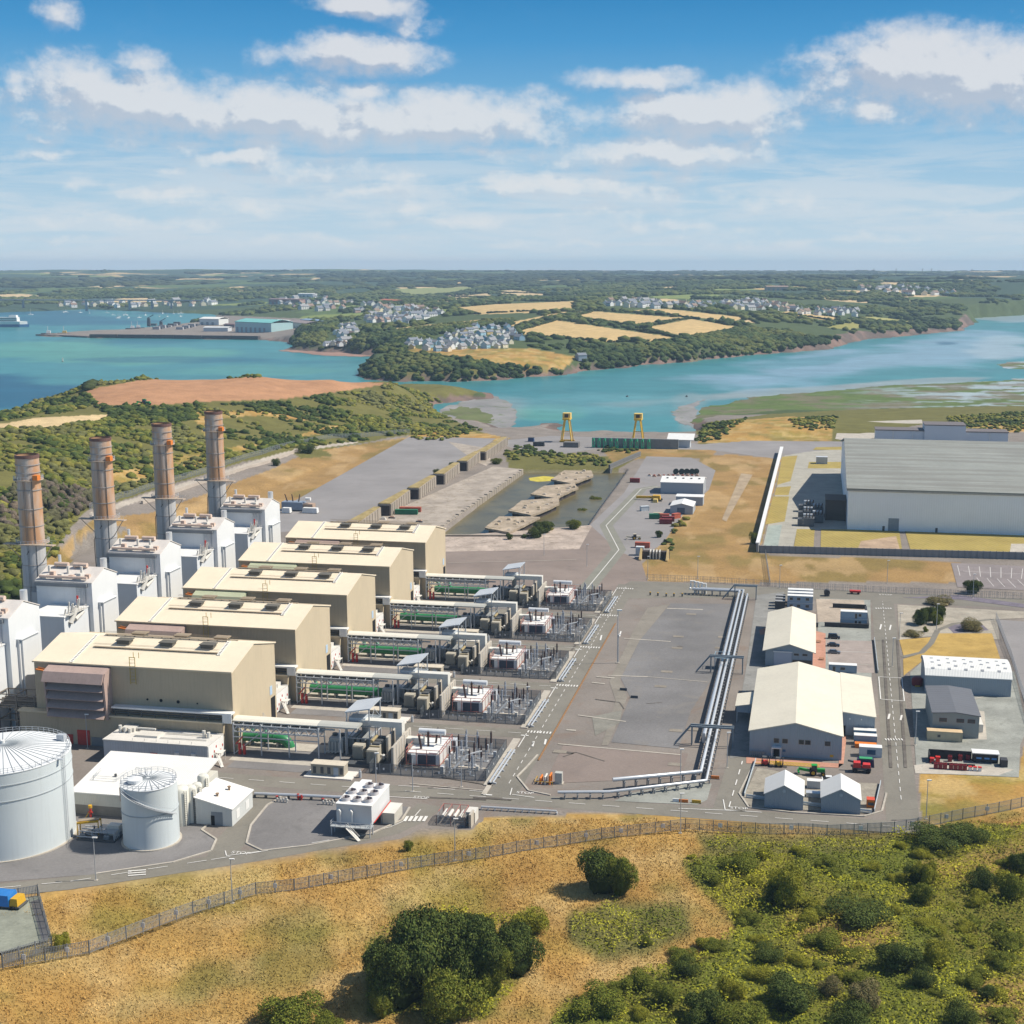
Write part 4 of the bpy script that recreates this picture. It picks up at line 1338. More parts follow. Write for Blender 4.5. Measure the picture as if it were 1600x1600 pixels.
# ------------------------------------------------------------------ boiler house
def make_boiler():
    t = thing('boiler_house', 'tall white gabled boiler house, %s' % ORD[0], 'building', *upos(0), group='row of five white boiler houses')
    m = MB()
    m.box(-95.5, -75, 7.5, 7.8, 0, 34.6).box(-95.5, -75, 24.2, 24.5, 0, 34.6)
    m.mat(1)
    gp = [(7.8, 0), (24.2, 0), (24.2, 34.6), (16, 37.9), (7.8, 34.6)]
    m.prism(gp, -75.3, -75, 'x').prism(gp, -95.5, -95.2, 'x')
    m.build('wall', [white_clad, white_gable], t)
    m = MB()
    for s in (1, -1):
        a, b = (16 - s * 8.8, 34.55), (16, 38.1)
        m.prism([a, b, (b[0], b[1] + .3), (a[0], a[1] + .3)], -95.8, -74.8, 'x')
    m.build('roof', M('boiler roof', (.66, .61, .56), .6, .15, .2), t)
    MB().box(-95.6, -76.5, 6.6, 7.5, 33.2, 34.5).build('gutter', grey_trim, t)
    for u in (-93, -86, -81):
        MB().tube((u, 12, 36.8), (u, 12, 39.2), .45, 8).build('vent_pipe', off_white, t)
    m = MB()
    for u in (-90, -83):
        m.tube((u - 2.5, 15, 39), (u + 2.5, 15, 39), .8, 10)
        m.box(u - 2, u - 1.7, 14.6, 15.4, 36.5, 38.6).box(u + 1.7, u + 2, 14.6, 15.4, 36.5, 38.6)
    m.build('silencer', M('dusty silencer', (.62, .47, .38), .7, .2, .4), t)
    MB().tube((-77.5, 20.5, 35.5), (-77.5, 20.5, 40.5), 1.15, 16).build('vent_stack', silver, t)
    MB().tube((-94, 20.5, 35.5), (-94, 20.5, 41), .55, 10).build('vent_stack', silver, t)
    for i, u in enumerate((-94, -91.5, -88, -84.5, -81, -78.5)):
        MB().box(u, u + 1.6, 8.4 + i % 2, 9.8 + i % 2, 34.6, 36.6 + (i * 5 % 3) * .5).build('roof_box', M('dusty silencer', (.62, .47, .38)) if i % 2 else off_white, t)
    MB().tube((-94.5, 8.2, 36.2), (-77, 8.2, 36.2), .5, 8).build('roof_pipe', M('dusty silencer', (.62, .47, .38)), t)
    m = MB()
    m.box(-75.02, -74.2, 11.2, 12, 0, 27).box(-75.02, -73.6, 12, 20.6, 0, 27).box(-75.02, -73.2, 11, 20.8, 27, 27.3)
    m.build('access_panel', white_gable, t)
    m = MB()
    m.box(-90, -76.6, -8.2, 7.45, 0, 26.6)
    lb = m.build('lower_section', white_clad, t)
    MB().box(-90.3, -76.3, -8.5, 7.45, 26.6, 26.95).build('roof', white_paint, lb)
    # valve gear perched on the shoulder
    m = MB()
    for i in range(7):
        a = i * 1.3
        m.tube((-77.5 + (i % 3) * .5, -6 + a, 27), (-77 + (i % 3) * .6, -6 + a, 29 + (i * 7 % 4) * .7), .28, 8)
    m.tube((-76.3, -5, 24), (-75.6, -2, 28.4), .9, 12).tube((-76.2, -2, 24.5), (-76.2, 3, 26), .7, 10)
    m.box(-77.6, -75.2, -7, 4, 26.95, 27.1)
    for i in range(8):
        m.bar((-75.2, -7 + i * 1.5, 27), (-75.2, -7 + i * 1.5, 28.3), .08)
    m.bar((-75.2, -7, 28.3), (-75.2, 4, 28.3), .08).bar((-75.2, -7, 27.7), (-75.2, 4, 27.7), .08)
    m.build('valve_gear', off_white, t)
    m = MB()
    m.tube((-78.6, 4.2, 28), (-78.6, 4.2, 31), .35, 8)
    m.build('relief_valve', red_paint, t)
    m = MB()
    m.bar((-80.5, 6.9, 26.9), (-80.5, 6.9, 34), .18).bar((-78.9, 6.9, 26.9), (-78.9, 6.9, 34), .18)
    for i in range(9):
        m.bar((-80.5, 6.9, 27.3 + i * .75), (-78.9, 6.9, 27.3 + i * .75), .1)
    m.tube((-77.6, 7.2, 20), (-77.6, 7.2, 34.3), .3, 8)
    m.build('caged_ladder', galv, t)
    # pipe trestle between boiler and hall
    m = MB()
    for u in (-76, -70, -64):
        for v in (1, 6.5):
            m.bar((u, v, 0), (u, v, 13), .35)
        for z in (5, 9, 13):
            m.bar((u, 1, z), (u, 6.5, z), .3)
    for z in (5, 9, 13):
        for v in (1, 6.5):
            m.bar((-76, v, z), (-63, v, z), .3)
    for i in range(6):
        m.tube((-77, 1.6 + i * .8, 9.5 + (i % 2) * 1.2), (-62.7, 1.6 + i * .8, 9.5 + (i % 2) * 1.2), .28, 8)
    m.bar((-76, 1, 5), (-70, 1, 9), .2).bar((-70, 1, 9), (-64, 1, 5), .2)
    m.build('pipe_trestle', M('dusty steel', (.20, .175, .15), .7, .3), t)
    return t


boilers = [make_boiler()]
for k in range(1, 5):
    boilers.append(dup(boilers[0], *upos(k), label='tall white gabled boiler house, %s' % ORD[k]))


# ------------------------------------------------------------------ exhaust stack
def make_stack():
    t = thing('exhaust_stack', '', 'chimney', *upos(1), group='row of rust streaked exhaust stacks')
    cx, cy = -101.0, 16.0
    m = MB()
    m.lathe([(4.05, 0), (4.05, 46)], cx, cy, 36, False)
    m.build('lower_shell', stack_m, t, True)
    m = MB()
    m.lathe([(4.0, 46), (3.85, 76.4), (3.5, 76.5), (3.5, 74)], cx, cy, 36, False)
    m.build('upper_shell', stack_rust, t, True)
    MB().lathe([(.0, 74.2), (3.52, 74.2)], cx, cy, 36, False).build('flue', black, t)
    for z in (8, 16, 24, 31, 38.5, 52, 58, 64.5, 70.5, 73.2):
        MB().lathe([(4.0, z), (4.14, z + .05), (4.14, z + .3), (4.0, z + .35)], cx, cy, 36, False).build('band', M('stack band', (.33, .30, .28), .6, .2), t)
    MB().lathe([(3.7, 75.6), (4.02, 75.6), (4.02, 76.7), (3.6, 76.7)], cx, cy, 36, False).build('rim', M('sooty rim', (.16, .085, .07), .8, .2), t)

    def plat(z, r, arm, nm):
        m = MB()
        m.lathe([(4.0, z), (r, z), (r, z + .3), (4.0, z + .3)], cx, cy, 36, False)
        if arm:
            m.box(cx + 3.5, cx + 10.5, cy - 5.2, cy - 2.8, z, z + .3)
            m.box(cx - 8.5, cx - 3, cy - 4.5, cy - 2.2, z, z + .3)
            m.bar((cx + 9.5, cy - 4, z), (cx + 4, cy - 1, z - 6.5), .25).bar((cx - 8, cy - 3.4, z), (cx - 3.9, cy - 1, z - 5.5), .25)
        p = m.build(nm, M('stack platform', (.46, .36, .27), .7, .2, .8), t)
        m = MB()
        n = 24
        for i in range(n):
            a = 6.2832 * i / n
            x, y = cx + (r - .1) * math.cos(a), cy + (r - .1) * math.sin(a)
            b = 6.2832 * (i + 1) / n
            m.bar((x, y, z + .3), (x, y, z + 1.5), .08)
            for h in (.9, 1.5):
                m.bar((x, y, z + h), (cx + (r - .1) * math.cos(b), cy + (r - .1) * math.sin(b), z + h), .07)
        if arm:
            for y in (cy - 5.2, cy - 2.8):
                m.bar((cx + 5, y, z + 1.5), (cx + 10.5, y, z + 1.5), .07)
            for i in range(5):
                m.bar((cx + 5.5 + i * 1.2, cy - 5.2, z + .3), (cx + 5.5 + i * 1.2, cy - 5.2, z + 1.5), .07)
        m.build('handrail', galv, p)
    plat(46, 5.5, True, 'platform')
    plat(68, 4.9, False, 'platform')
    m = MB()
    m.box(cx + 3.6, cx + 5.4, cy - 3.4, cy - 1.4, 68.3, 70)
    m.build('sampling_box', orange_paint, t)
    m = MB()
    m.tube((cx + 2.9, cy - 2.9, 10), (cx + 2.9, cy - 2.9, 68), .12, 6)
    for s in (0, .5):
        m.bar((cx + .4 + s, cy - 4.2, 5), (cx + .4 + s, cy - 4.2, 68), .07)
    m.path([(cx - 4.4, cy, 20), (cx - 4.4, cy - 1, 30), (cx - 3.4, cy - 2.8, 38), (cx + 1, cy - 4.3, 44)], .14, 6)
    m.build('service_line', dark_steel, t)
    # flue duct joining the boiler house
    MB().box(cx + 2, -95.5, 10, 22, 6, 30).build('flue_duct', stack_m, t)
    return t


st0 = make_stack()
SL = ['rust streaked grey exhaust stack, nearest the camera of the four', 'rust streaked grey exhaust stack, second of the row from the front', 'rust streaked grey exhaust stack, third of the row from the front', 'rust streaked grey exhaust stack at the far end of the row']
st0['label'] = SL[0]
for k in range(2, 5):
    dup(st0, *upos(k), label=SL[k - 1])


# ------------------------------------------------------------------ pipe rack with its covered top
def make_rack():
    t = thing('pipe_rack', 'steel pipe rack with pale covered top, %s' % ORD[0], 'pipe rack', *upos(0), group='pipe racks beside the turbine halls')
    prof = [(-.6, 9.9), (.3, 10.35), (1.7, 10.55), (3.1, 10.35), (4.0, 9.9), (4.0, 9.6), (-.6, 9.6)]
    MB().prism(prof, -1.2, 32, 'x').build('cover', M('rack cover', (.74, .70, .60), .5, .08, .3, streak=.1), t)
    MB().prism([(a - .12, b + .06) if b > 9.65 else (a - .12, b - .05) for a, b in prof], 26, 38, 'x').build('cover', M('rack cover old', (.46, .46, .42), .6, .1, .3), t)
    m = MB()
    for v in (-1.5, 3.4):
        for u in (.5, 9, 17.5, 26.5, 33):
            m.bar((u, v, 0), (u, v, 9.6), .32)
        for z in (9, 7.0, 5.4):
            m.bar((.5, v, z), (26.5, v, z), .28)
        for i in range(9):
            u = .5 + i * 2.9
            m.bar((u, v, 7), (u + 1.45, v, 9), .2).bar((u + 1.45, v, 9), (u + 2.9, v, 7), .2)
        m.bar((.5, v, .2), (9, v, 7), .2)
    for i in range(10):
        u = .5 + i * 2.9
        for z in (9, 7):
            m.bar((u, -1.5, z), (u, 3.4, z), .16)
        m.bar((u, -.6, 9.5), (u, -1.5, 9), .14)
    m.build('frame', galv, t)
    m = MB()
    for i in range(5):
        m.tube((-1, .5 + i * .6, 7.4 + (i % 2) * .15), (27, .5 + i * .6, 7.4 + (i % 2) * .15), .2 if i % 2 else .12, 8)
    m.tube((0, 2.4, 7.9), (30, 2.4, 7.9), .3, 8)
    for i in range(5):
        m.path([(3 + i * 5, .4, 7.4), (3 + i * 5, .4, 8.6), (4.5 + i * 5, .4, 8.6), (4.5 + i * 5, .4, 7.4)], .14, 6)
    m.build('pipework', silver, t)
    m = MB()
    m.box(1.5, 26, .6, 2.8, 8.7, 8.95)
    m.build('cable_tray', dark_steel, t)
    m = MB()
    m.tube((2.2, -1.2, 0), (2.2, -1.2, 3.4), .5, 10).tube((3.6, -1.2, 0), (3.6, -1.2, 3.2), .45, 10).tube((1.2, -1.6, 3.2), (3.4, -1.6, 5.6), .2, 8)
    m.build('hydrant_riser', red_paint, t)
    return t


rk0 = make_rack()
for k in range(1, 5):
    dup(rk0, *upos(k), label='steel pipe rack with pale covered top, %s' % ORD[k])


# ------------------------------------------------------------------ green cooling water pipes
def make_pipe(elbow):
    t = thing('cooling_water_pipe', '', 'pipe', *upos(0 if elbow else 1), group='green cooling water pipes')
    m = MB()
    v = 7.0
    if elbow:
        m.path([(-1, v, 2.6), (11, v, 2.6)] + [(11 + 3.4 * math.sin(a), v, 2.6 - 3.4 * (1 - math.cos(a))) for a in np.linspace(.2, 1.5, 7)], 1.5, 20)
    else:
        m.path([(2, v, 2.6), (27, v, 2.6)], 1.45, 20)
    m.build('main_pipe', green_pipe, t, True)
    for u in ((4, 9.5) if elbow else (8, 15, 21)):
        MB().tube((u, v, 2.6), (u + .35, v, 2.6), 1.68, 20).build('flange', green_pipe, t, True)
    for u0 in ((3, 7) if elbow else (4, 9)):
        m = MB()
        m.path([(u0, v, 3.4), (u0 - .6, v + .6, 5.2), (u0 - 2.5, v + 1.4, 6.2), (u0 - 5, v + 1.6, 6.2)], .62, 12)
        m.build('branch_pipe', M('pale green pipe', (.06, .27, .15), .4), t, True)
    m = MB()
    for u in ((2, 6, 10.5) if elbow else (5, 10.5, 16, 22)):
        m.box(u, u + .6, v - 1.3, v + 1.3, 0, 1.5)
    m.build('saddle', conc_wall, t)
    MB().box(-2, 28, v - 3, v + 3, 0, .2).build('plinth', g_light, t)
    return t


p0 = make_pipe(True)
p0['label'] = 'green cooling pipe bending into the ground, nearest the white tanks'
p1 = make_pipe(False)
p1['label'] = 'straight green cooling pipe under its rack, ' + ORD[1]
for k in range(2, 5):
    dup(p1, *upos(k), label='straight green cooling pipe under its rack, ' + ORD[k])


# ------------------------------------------------------------------ electrical module between annexe and road
def make_module(full):
    t = thing('electrical_module', '', 'building', *upos(0 if full else 1), group='white electrical modules by the halls')
    u0 = -34 if full else -10
    m = MB()
    m.box(u0, -2.2, -13.4, -2.9, .4, 6.2)
    m.build('wall', M('module cladding', (.50, .52, .55), .6, .08, .3, corr=('X', .8), streak=.2), t)
    MB().box(u0 - .2, -2, -13.6, -2.7, 6.2, 6.5).build('roof', M('module roof', (.66, .63, .58), .7, .15, .4), t)
    MB().box(-2.2, -1.9, -13.2, -3, .4, 6.1).build('end_panel', white_paint, t)
    m = MB()
    for i in range(7):
        m.box(-1.9, -1.8, -12.6 + i * 1.4, -12.1 + i * 1.4, 1.2 + (i * 5 % 4), 1.9 + (i * 5 % 4))
    m.build('warning_marks', red_paint, t)
    m = MB()
    m.bar((1.8, -12.6, .2), (-1.5, -9, 3), .9, .12).bar((1.8, -13, 1.2), (-1.5, -9.4, 4), .08).bar((1.8, -12.2, 1.2), (-1.5, -8.6, 4), .08).box(-1.8, .2, -9.4, -6.5, 2.9, 3.05)
    m.bar((0, -9.4, 0), (0, -9.4, 3), .12).bar((0, -6.6, 0), (0, -6.6, 3), .12)
    m.build('stair', off_white, t)
    m = MB()
    for i, u in enumerate(([-32, -30.5, -29] if full else [-8]) + [-6, -4.6]):
        m.tube((u, -7, 6.5), (u, -7, 8.6 - (i % 3) * .4), .5, 10)
    m.box(u0 + 2, u0 + 6, -6.5, -3.6, 6.5, 7.7)
    if full:
        m.box(-26, -19, -10, -6, 6.5, 7.1).tube((-30, -5, 7.3), (-22, -5, 7.3), .35, 8).tube((-18, -6, 6.9), (-4, -6, 6.9), .2, 8).tube((-18, -10, 6.8), (-4, -9.6, 6.8), .15, 8)
        for i in range(6):
            m.bar((-25 + i * 3.6, -13, 6.5), (-25 + i * 3.6, -13, 7.3), .1)
    m.build('roof_plant', off_white, t)
    if full:
        MB().box(-19.6, -17.4, -13.52, -13.41, .4, 3.4).build('door', red_paint, t)
        for u in (-12, -7):
            MB().box(u, u + 1.3, -13.9, -13.41, 3, 4).build('vent_cowl', white_paint, t)
    return t


e0 = make_module(True)
e0['label'] = 'long white electrical module beside the first turbine hall'
e1 = make_module(False)
e1['label'] = 'white electrical module with red marks, %s' % ORD[1]
for k in range(2, 5):
    dup(e1, *upos(k), label='white electrical module with red marks, %s' % ORD[k])


# ------------------------------------------------------------------ transformer yard of a unit
def make_canopy():
    t = thing('steel_canopy', 'pale sloping steel canopy over switchgear, %s' % ORD[0], 'canopy', *upos(0), group='steel canopies over the switchgear')
    m = MB()
    vs = []
    for dz in (0, .35):
        vs += [(32.6, 4.2, 12.6 + dz), (40.2, 4.2, 14 + dz), (40.2, 15.2, 14 + dz), (32.6, 15.2, 12.6 + dz)]
    m.add(vs, [(3, 2, 1, 0), (4, 5, 6, 7), (0, 1, 5, 4), (1, 2, 6, 5), (2, 3, 7, 6), (3, 0, 4, 7)])
    m.build('roof', light_steel, t)
    m = MB()
    for u, z in ((33, 12.7), (39.8, 13.9)):
        for v in (4.6, 14.8):
            m.bar((u, v, 0), (u, v, z), .32)
    for v in (4.6, 14.8):
        for z in (5, 8.6):
            m.bar((33, v, z), (39.8, v, z), .25)
    for u in (33, 39.8):
        for z in (5, 8.6):
            m.bar((u, 4.6, z), (u, 14.8, z), .25)
        m.bar((u, 4.6, 8.6), (u, 9.5, 12.6), .14).bar((u, 14.8, 8.6), (u, 9.5, 12.6), .14)
    m.build('frame', galv, t)
    MB().box(32.6, 40.2, 4.3, 15.1, 8.7, 8.85).build('platform', M('deck', (.26, .29, .31), .7), t)
    MB().box(33.5, 38.5, 5, 9, 8.9, 11).build('switch_cabinet', M('pale cabinet', (.52, .56, .60), .5), t)
    m = MB()
    for z in (9.6, 10.1):
        m.bar((32.6, 4.3, z), (40.2, 4.3, z), .08)
    for i in range(7):
        m.bar((32.7 + i * 1.25, 4.3, 8.8), (32.7 + i * 1.25, 4.3, 10.1), .08)
    m.build('handrail', galv, t)
    m = MB()
    for i in range(4):
        m.box(33.6 + i * 1.6, 34.6 + i * 1.6, 6, 13, 1, 4.5)
    m.tube((36, 12, 4.5), (36, 12, 9), 1.0, 12)
    m.build('switchgear', M('mid grey gear', (.30, .31, .31), .6, .15), t)
    return t


def make_bus():
    t = thing('bus_duct', 'pale square bus duct stepping down to its transformer, %s' % ORD[0], 'duct', *upos(0), group='bus ducts to the transformers')
    m = MB()
    m.box(36.5, 49.6, 4.6, 7.4, 8.9, 10.6).box(47.6, 49.6, 4.6, 7.4, 4.4, 8.9).box(49.6, 56, 4.8, 7.2, 4.4, 5.9)
    m.build('casing', M('bus duct paint', (.68, .66, .60), .5, .08, .3, streak=.12), t)
    for u in (41.5, 46):
        m = MB()
        for v in (4.9, 7.1):
            m.bar((u, v, 0), (u, v, 8.9), .22)
        m.bar((u, 4.9, 8.6), (u, 7.1, 8.6), .22).build('support', galv, t)
    return t


def make_wall(u, v0, v1, h, lab, k=0):
    t = thing('blast_wall', lab, 'wall', *upos(k), group='concrete blast walls between transformers')
    m = MB()
    m.box(u - .3, u + .3, v0, v1, 0, h)
    m.build('panel', conc_wall, t)
    m = MB()
    v = v0 + .6
    while v < v1:
        m.box(u - .42, u - .3, v - .2, v + .2, 0, h).box(u + .3, u + .42, v - .2, v + .2, 0, h)
        v += 2.6
    m.build('rib', off_white, t)
    return t


def make_aux():
    t = thing('auxiliary_transformer', 'beige auxiliary transformer with radiators and fans, %s' % ORD[0], 'transformer', *upos(0), group='beige auxiliary transformers')
    m = MB()
    m.box(42, 44.6, -1, 7.5, 1, 5.2)
    m.build('tank', beige_box, t)
    for (u, v) in ((36.6, -1.2), (41.8, -4.2)):
        m = MB()
        m.box(u, u + 3.2, v, v + 2.4, 1.0, 5.0)
        for i in range(8):
            m.box(u + .1 + i * .38, u + .28 + i * .38, v - .25, v, 1.2, 4.8)
        m.build('radiator', beige_box, t)
    m = MB()
    for i in range(3):
        m.box(42.2, 44.4, -.5 + i * 2.5, 1.4 + i * 2.5, 5.2, 5.7)
    m.build('fan', dark_steel, t)
    m = MB()
    m.tube((42.3, -1, 6.4), (42.3, 4, 6.4), .45, 12).bar((41.8, -1.5, 5.2), (44.8, -1.5, 5.2), .3)
    m.build('conservator', M('dull ochre', (.36, .28, .14), .6), t)
    m = MB()
    m.path([(44.6, 0, 2.2), (46.2, -1.5, 2.2), (46.6, -3.5, 2.6), (47, -4.5, 4)], .35, 10)
    m.build('pipework', off_white, t)
    m = MB()
    m.box(35.5, 45.5, -5.2, 8.5, 0, .9)
    m.build('plinth', dark_steel, t)
    return t


def make_gsu():
    t = thing('generator_transformer', 'white generator transformer with red pipe cage, %s' % ORD[0], 'transformer', *upos(0), group='white generator transformers')
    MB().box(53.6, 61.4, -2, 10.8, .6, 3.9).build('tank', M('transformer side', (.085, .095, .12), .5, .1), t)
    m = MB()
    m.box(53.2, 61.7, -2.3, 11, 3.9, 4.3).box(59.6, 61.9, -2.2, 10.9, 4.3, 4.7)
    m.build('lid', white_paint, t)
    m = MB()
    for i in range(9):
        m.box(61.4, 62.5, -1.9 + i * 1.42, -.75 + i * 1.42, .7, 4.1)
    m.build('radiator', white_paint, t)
    m = MB()
    m.box(54.5, 56.2, -2.5, -2.01, .8, 3.8)
    m.build('control_cubicle', white_paint, t)
    m = MB()
    m.tube((54.6, 5.2, 8.3), (62.4, 5.2, 8.3), .85, 16)
    c = m.build('conservator', M('conservator paint', (.66, .67, .68), .4, .06), t, True)
    m = MB()
    for u in (56, 61):
        m.bar((u, 5.2, 4.3), (u, 5.2, 7.6), .3)
    m.build('support', galv, c)
    for (u, v, du, dv) in ((56.2, 1.5, -.5, -.4), (57.6, 4, 0, 0), (59, 7, .5, .5)):
        m = MB()
        z = 4.3
        p, q = Vector((u, v, z)), Vector((u + du, v + dv, z + 4.2))
        n = 11
        for i in range(n):
            a, b = p.lerp(q, i / n), p.lerp(q, (i + .55) / n)
            m.tube(a, b, .34, 10).tube(b, p.lerp(q, (i + 1) / n), .2, 8)
        m.tube(q, p.lerp(q, 1.12), .1, 6)
        m.build('bushing', brown_ceramic, t)
    m = MB()
    for u in (53, 56, 59, 62.8):
        for v in (-2.8, 11.4):
            m.bar((u, v, 0), (u, v, 5.6), .14)
    for z in (1.2, 4.6, 5.6):
        for v in (-2.8, 11.4):
            m.bar((53, v, z), (62.8, v, z), .14)
        for u in (53, 62.8):
            m.bar((u, -2.8, z), (u, 11.4, z), .14)
    for v in (1, 5, 8.5):
        m.bar((62.8, v, 0), (62.8, v, 5.6), .12)
    m.build('sprinkler_cage', M('red pipe', (.46, .17, .14), .5, .15), t)
    MB().box(52.4, 63.4, -3.4, 12, 0, .6).build('plinth', g_conc, t)
    return t


def make_kiosk():
    t = thing('plant_kiosk', 'beige louvred plant kiosk on a white slab, %s' % ORD[0], 'kiosk', *upos(0), group='beige plant kiosks on white slabs')
    m = MB()
    m.box(28.6, 38.2, -13.4, -10, .3, 3.3)
    m.build('wall', M('kiosk wall', (.40, .36, .29), .7, .1, .4, corr=('X', .6)), t)
    MB().box(28.4, 38.4, -13.6, -9.8, 3.3, 3.5).build('roof', M('kiosk roof', (.60, .53, .42), .7, .15, .4), t)
    MB().box(35.2, 36.6, -13.5, -13.41, .3, 2.8).build('door', M('pale blue door', (.40, .46, .52), .5), t)
    m = MB()
    for u in (29.2, 31.4, 33.4, 37):
        m.box(u, u + .9, -13.48, -13.41, .8, 2.7)
    m.build('louvre', dark_steel, t)
    MB().box(27, 41, -15.2, -9, 0, .3).build('slab', M('white slab', (.70, .66, .60), .8, .1, .4), t)
    m = MB()
    m.tube((42.6, -12.5, 0), (42.6, -12.5, 1.8), .42, 12).tube((42.6, -12.5, 1.8), (42.6, -12.5, 2.3), .2, 10)
    m.build('vent_cowl', galv, t)
    return t


cn = make_canopy()
bs = make_bus()
w1 = make_wall(50.4, -7.4, 10, 7.4, 'tall concrete blast wall left of the white transformer, ' + ORD[0])
w2 = make_wall(46.2, 1, 10, 7.2, 'lower concrete blast wall under the bus duct, ' + ORD[0])
ax = make_aux()
gs = make_gsu()
ki = make_kiosk()
for k in range(1, 5):
    for o, lab in ((cn, 'pale sloping steel canopy over switchgear, '), (bs, 'pale square bus duct stepping down to its transformer, '), (w1, 'tall concrete blast wall left of the white transformer, '),
                   (w2, 'lower concrete blast wall under the bus duct, '), (ax, 'beige auxiliary transformer with radiators and fans, '), (gs, 'white generator transformer with red pipe cage, ')) + (((ki, 'beige louvred plant kiosk on a white slab, '),) if k < 4 else ()):
        dup(o, *upos(k), label=lab + ORD[k])

# smaller plant of each unit: cooling skid, cubicles and cable troughs
def make_skid():
    t = thing('cooling_skid', 'pale grey cooling skid between rack and canopy, %s' % ORD[0], 'skid', *upos(0), group='pale cooling skids')
    MB().box(27.4, 31.6, 4.5, 9.5, .3, 4.6).build('casing', M('skid grey', (.50, .50, .48), .6, .1), t)
    MB().box(27.2, 31.8, 4.3, 9.7, 0, .3).build('base', dark_steel, t)
    for x in (28.4, 30.6):
        MB().lathe([(.8, 4.6), (.75, 5.3), (.6, 5.3)], x, 7, 14).build('fan', dark_steel, t)
    for i in range(4):
        MB().path([(27.6 + i, 4.4, 3.6), (27.6 + i, 3.8, 3.6), (27.6 + i, 3.8, 1), (26.5 + i, 3.2, .6)], .2, 8).build('pipe', off_white, t)
    MB().box(29, 32.5, 10.5, 14, 0, 3.4).build('cubicle', white_paint, t)
    return t


def make_cubicles():
    t = thing('control_cubicles', 'white cubicles and cable trough left of the switchyard, %s' % ORD[0], 'cubicles', *upos(0), group='white switchyard cubicles')
    for i in range(3):
        MB().box(63.8, 64.8, -6 + i * 5.2, -4.4 + i * 5.2, 0, 2.3).build('cubicle', white_paint, t)
    for i, (u, v) in enumerate(((67, 10), (70, 4.5), (73, -2), (75.5, 9), (66.5, -6.8), (72, 14))):
        MB().box(u, u + .9, v, v + .7, 0, 1.5 + i % 2 * .5).build('kiosk', (off_white, galv)[i % 2], t)
    MB().box(64.5, 76.5, -.3, .5, 0, .3).build('trough', conc_wall, t)
    MB().box(60, 63.5, 12.5, 15.5, 0, 3.2).build('relay_hut', M('module cladding', (.50, .52, .55)), t)
    return t


sk_ = make_skid()
cu_ = make_cubicles()
for k in range(1, 5):
    dup(sk_, *upos(k), label='pale grey cooling skid between rack and canopy, %s' % ORD[k])
    dup(cu_, *upos(k), label='white cubicles and cable trough left of the switchyard, %s' % ORD[k])
# switchgear posts: a grey lattice stand under a ribbed insulator
POSTS = [(65.5, -2, 3.2, 0), (65.5, 3, 3.2, 0), (65.5, 8, 3.2, 0), (68.2, -4, 4.2, 1), (68.2, 1, 4.2, 1), (68.2, 6, 4.2, 1), (71.5, -3, 3, 0), (71.5, 2.5, 3, 0), (71.5, 8, 3, 0), (74.2, 0, 3.4, 0), (74.2, 6, 3.4, 0), (74.2, 12, 3.4, 0)]
POSTS += [(66.8, -6.5, 2.6, 1), (66.8, 12, 3.4, 1), (70, 12.5, 3, 1), (73, -5.5, 2.6, 1)]
proto = {}
ORDY = ['first', 'second', 'third', 'fourth', 'fifth']
for k in range(5):
    a, b = upos(k)
    for i, (u, v, h, kind) in enumerate(POSTS):
        lab = ('grey post insulator on a steel stand in the %s switchyard from the tanks' if kind else 'brown post insulator on a steel stand in the %s switchyard from the tanks') % ORDY[k]
        gr = '%s post insulators of the %s switchyard' % ('grey' if kind else 'brown', ORDY[k])
        key = (kind, h)
        if key in proto:
            dup(proto[key], a + u, b + v, label=lab, group=gr)
            continue
        t = thing('post_insulator', lab, 'insulator', a + u, b + v, group=gr)
        m = MB()
        for s in (-.22, .22):
            for q in (-.22, .22):
                m.bar((s, q, 0), (s, q, h), .09)
        for j in range(4):
            z = h * j / 4
            m.bar((-.22, -.22, z), (.22, -.22, z + h / 4), .06).bar((-.22, .22, z + h / 4), (.22, .22, z), .06).bar((.22, -.22, z), (.22, .22, z + h / 4), .06)
        m.box(-.35, .35, -.35, .35, h, h + .12).box(-.6, .6, -.6, .6, 0, .25)
        m.build('stand', galv, t)
        m = MB()
        n = 10
        for j in range(n):
            z = h + .12 + j * .33
            m.tube((0, 0, z), (0, 0, z + .18), .3, 10).tube((0, 0, z + .18), (0, 0, z + .33), .18, 8)
        m.tube((0, 0, h + 3.42), (0, 0, h + 3.8), .12, 8)
        m.build('insulator', M('grey ceramic', (.34, .36, .40), .35, .1) if kind else brown_ceramic, t)
        proto[key] = t
# overhead busbars of each switchyard
bb = None
for k in range(5):
    lab = 'slim overhead busbars on the insulators of the %s switchyard from the tanks' % ORDY[k]
    if bb is None:
        bb = thing('busbar', lab, 'busbar', *upos(0), group='overhead busbars of the switchyards')
        m = MB()
        for v in (-2, 3, 8):
            m.tube((62, v, 7), (71.5, v + .3, 6.8), .07, 6)
        m.build('conductor', galv, bb)
        m = MB()
        m.bar((66, -7.5, .2), (71, -3.5, 5.4), .35).bar((71, -3.5, 5.4), (74.5, -.5, 5.6), .3)
        m.build('switch_arm', M('pale arm', (.55, .56, .57), .5), bb)
    else:
        dup(bb, *upos(k), label=lab)
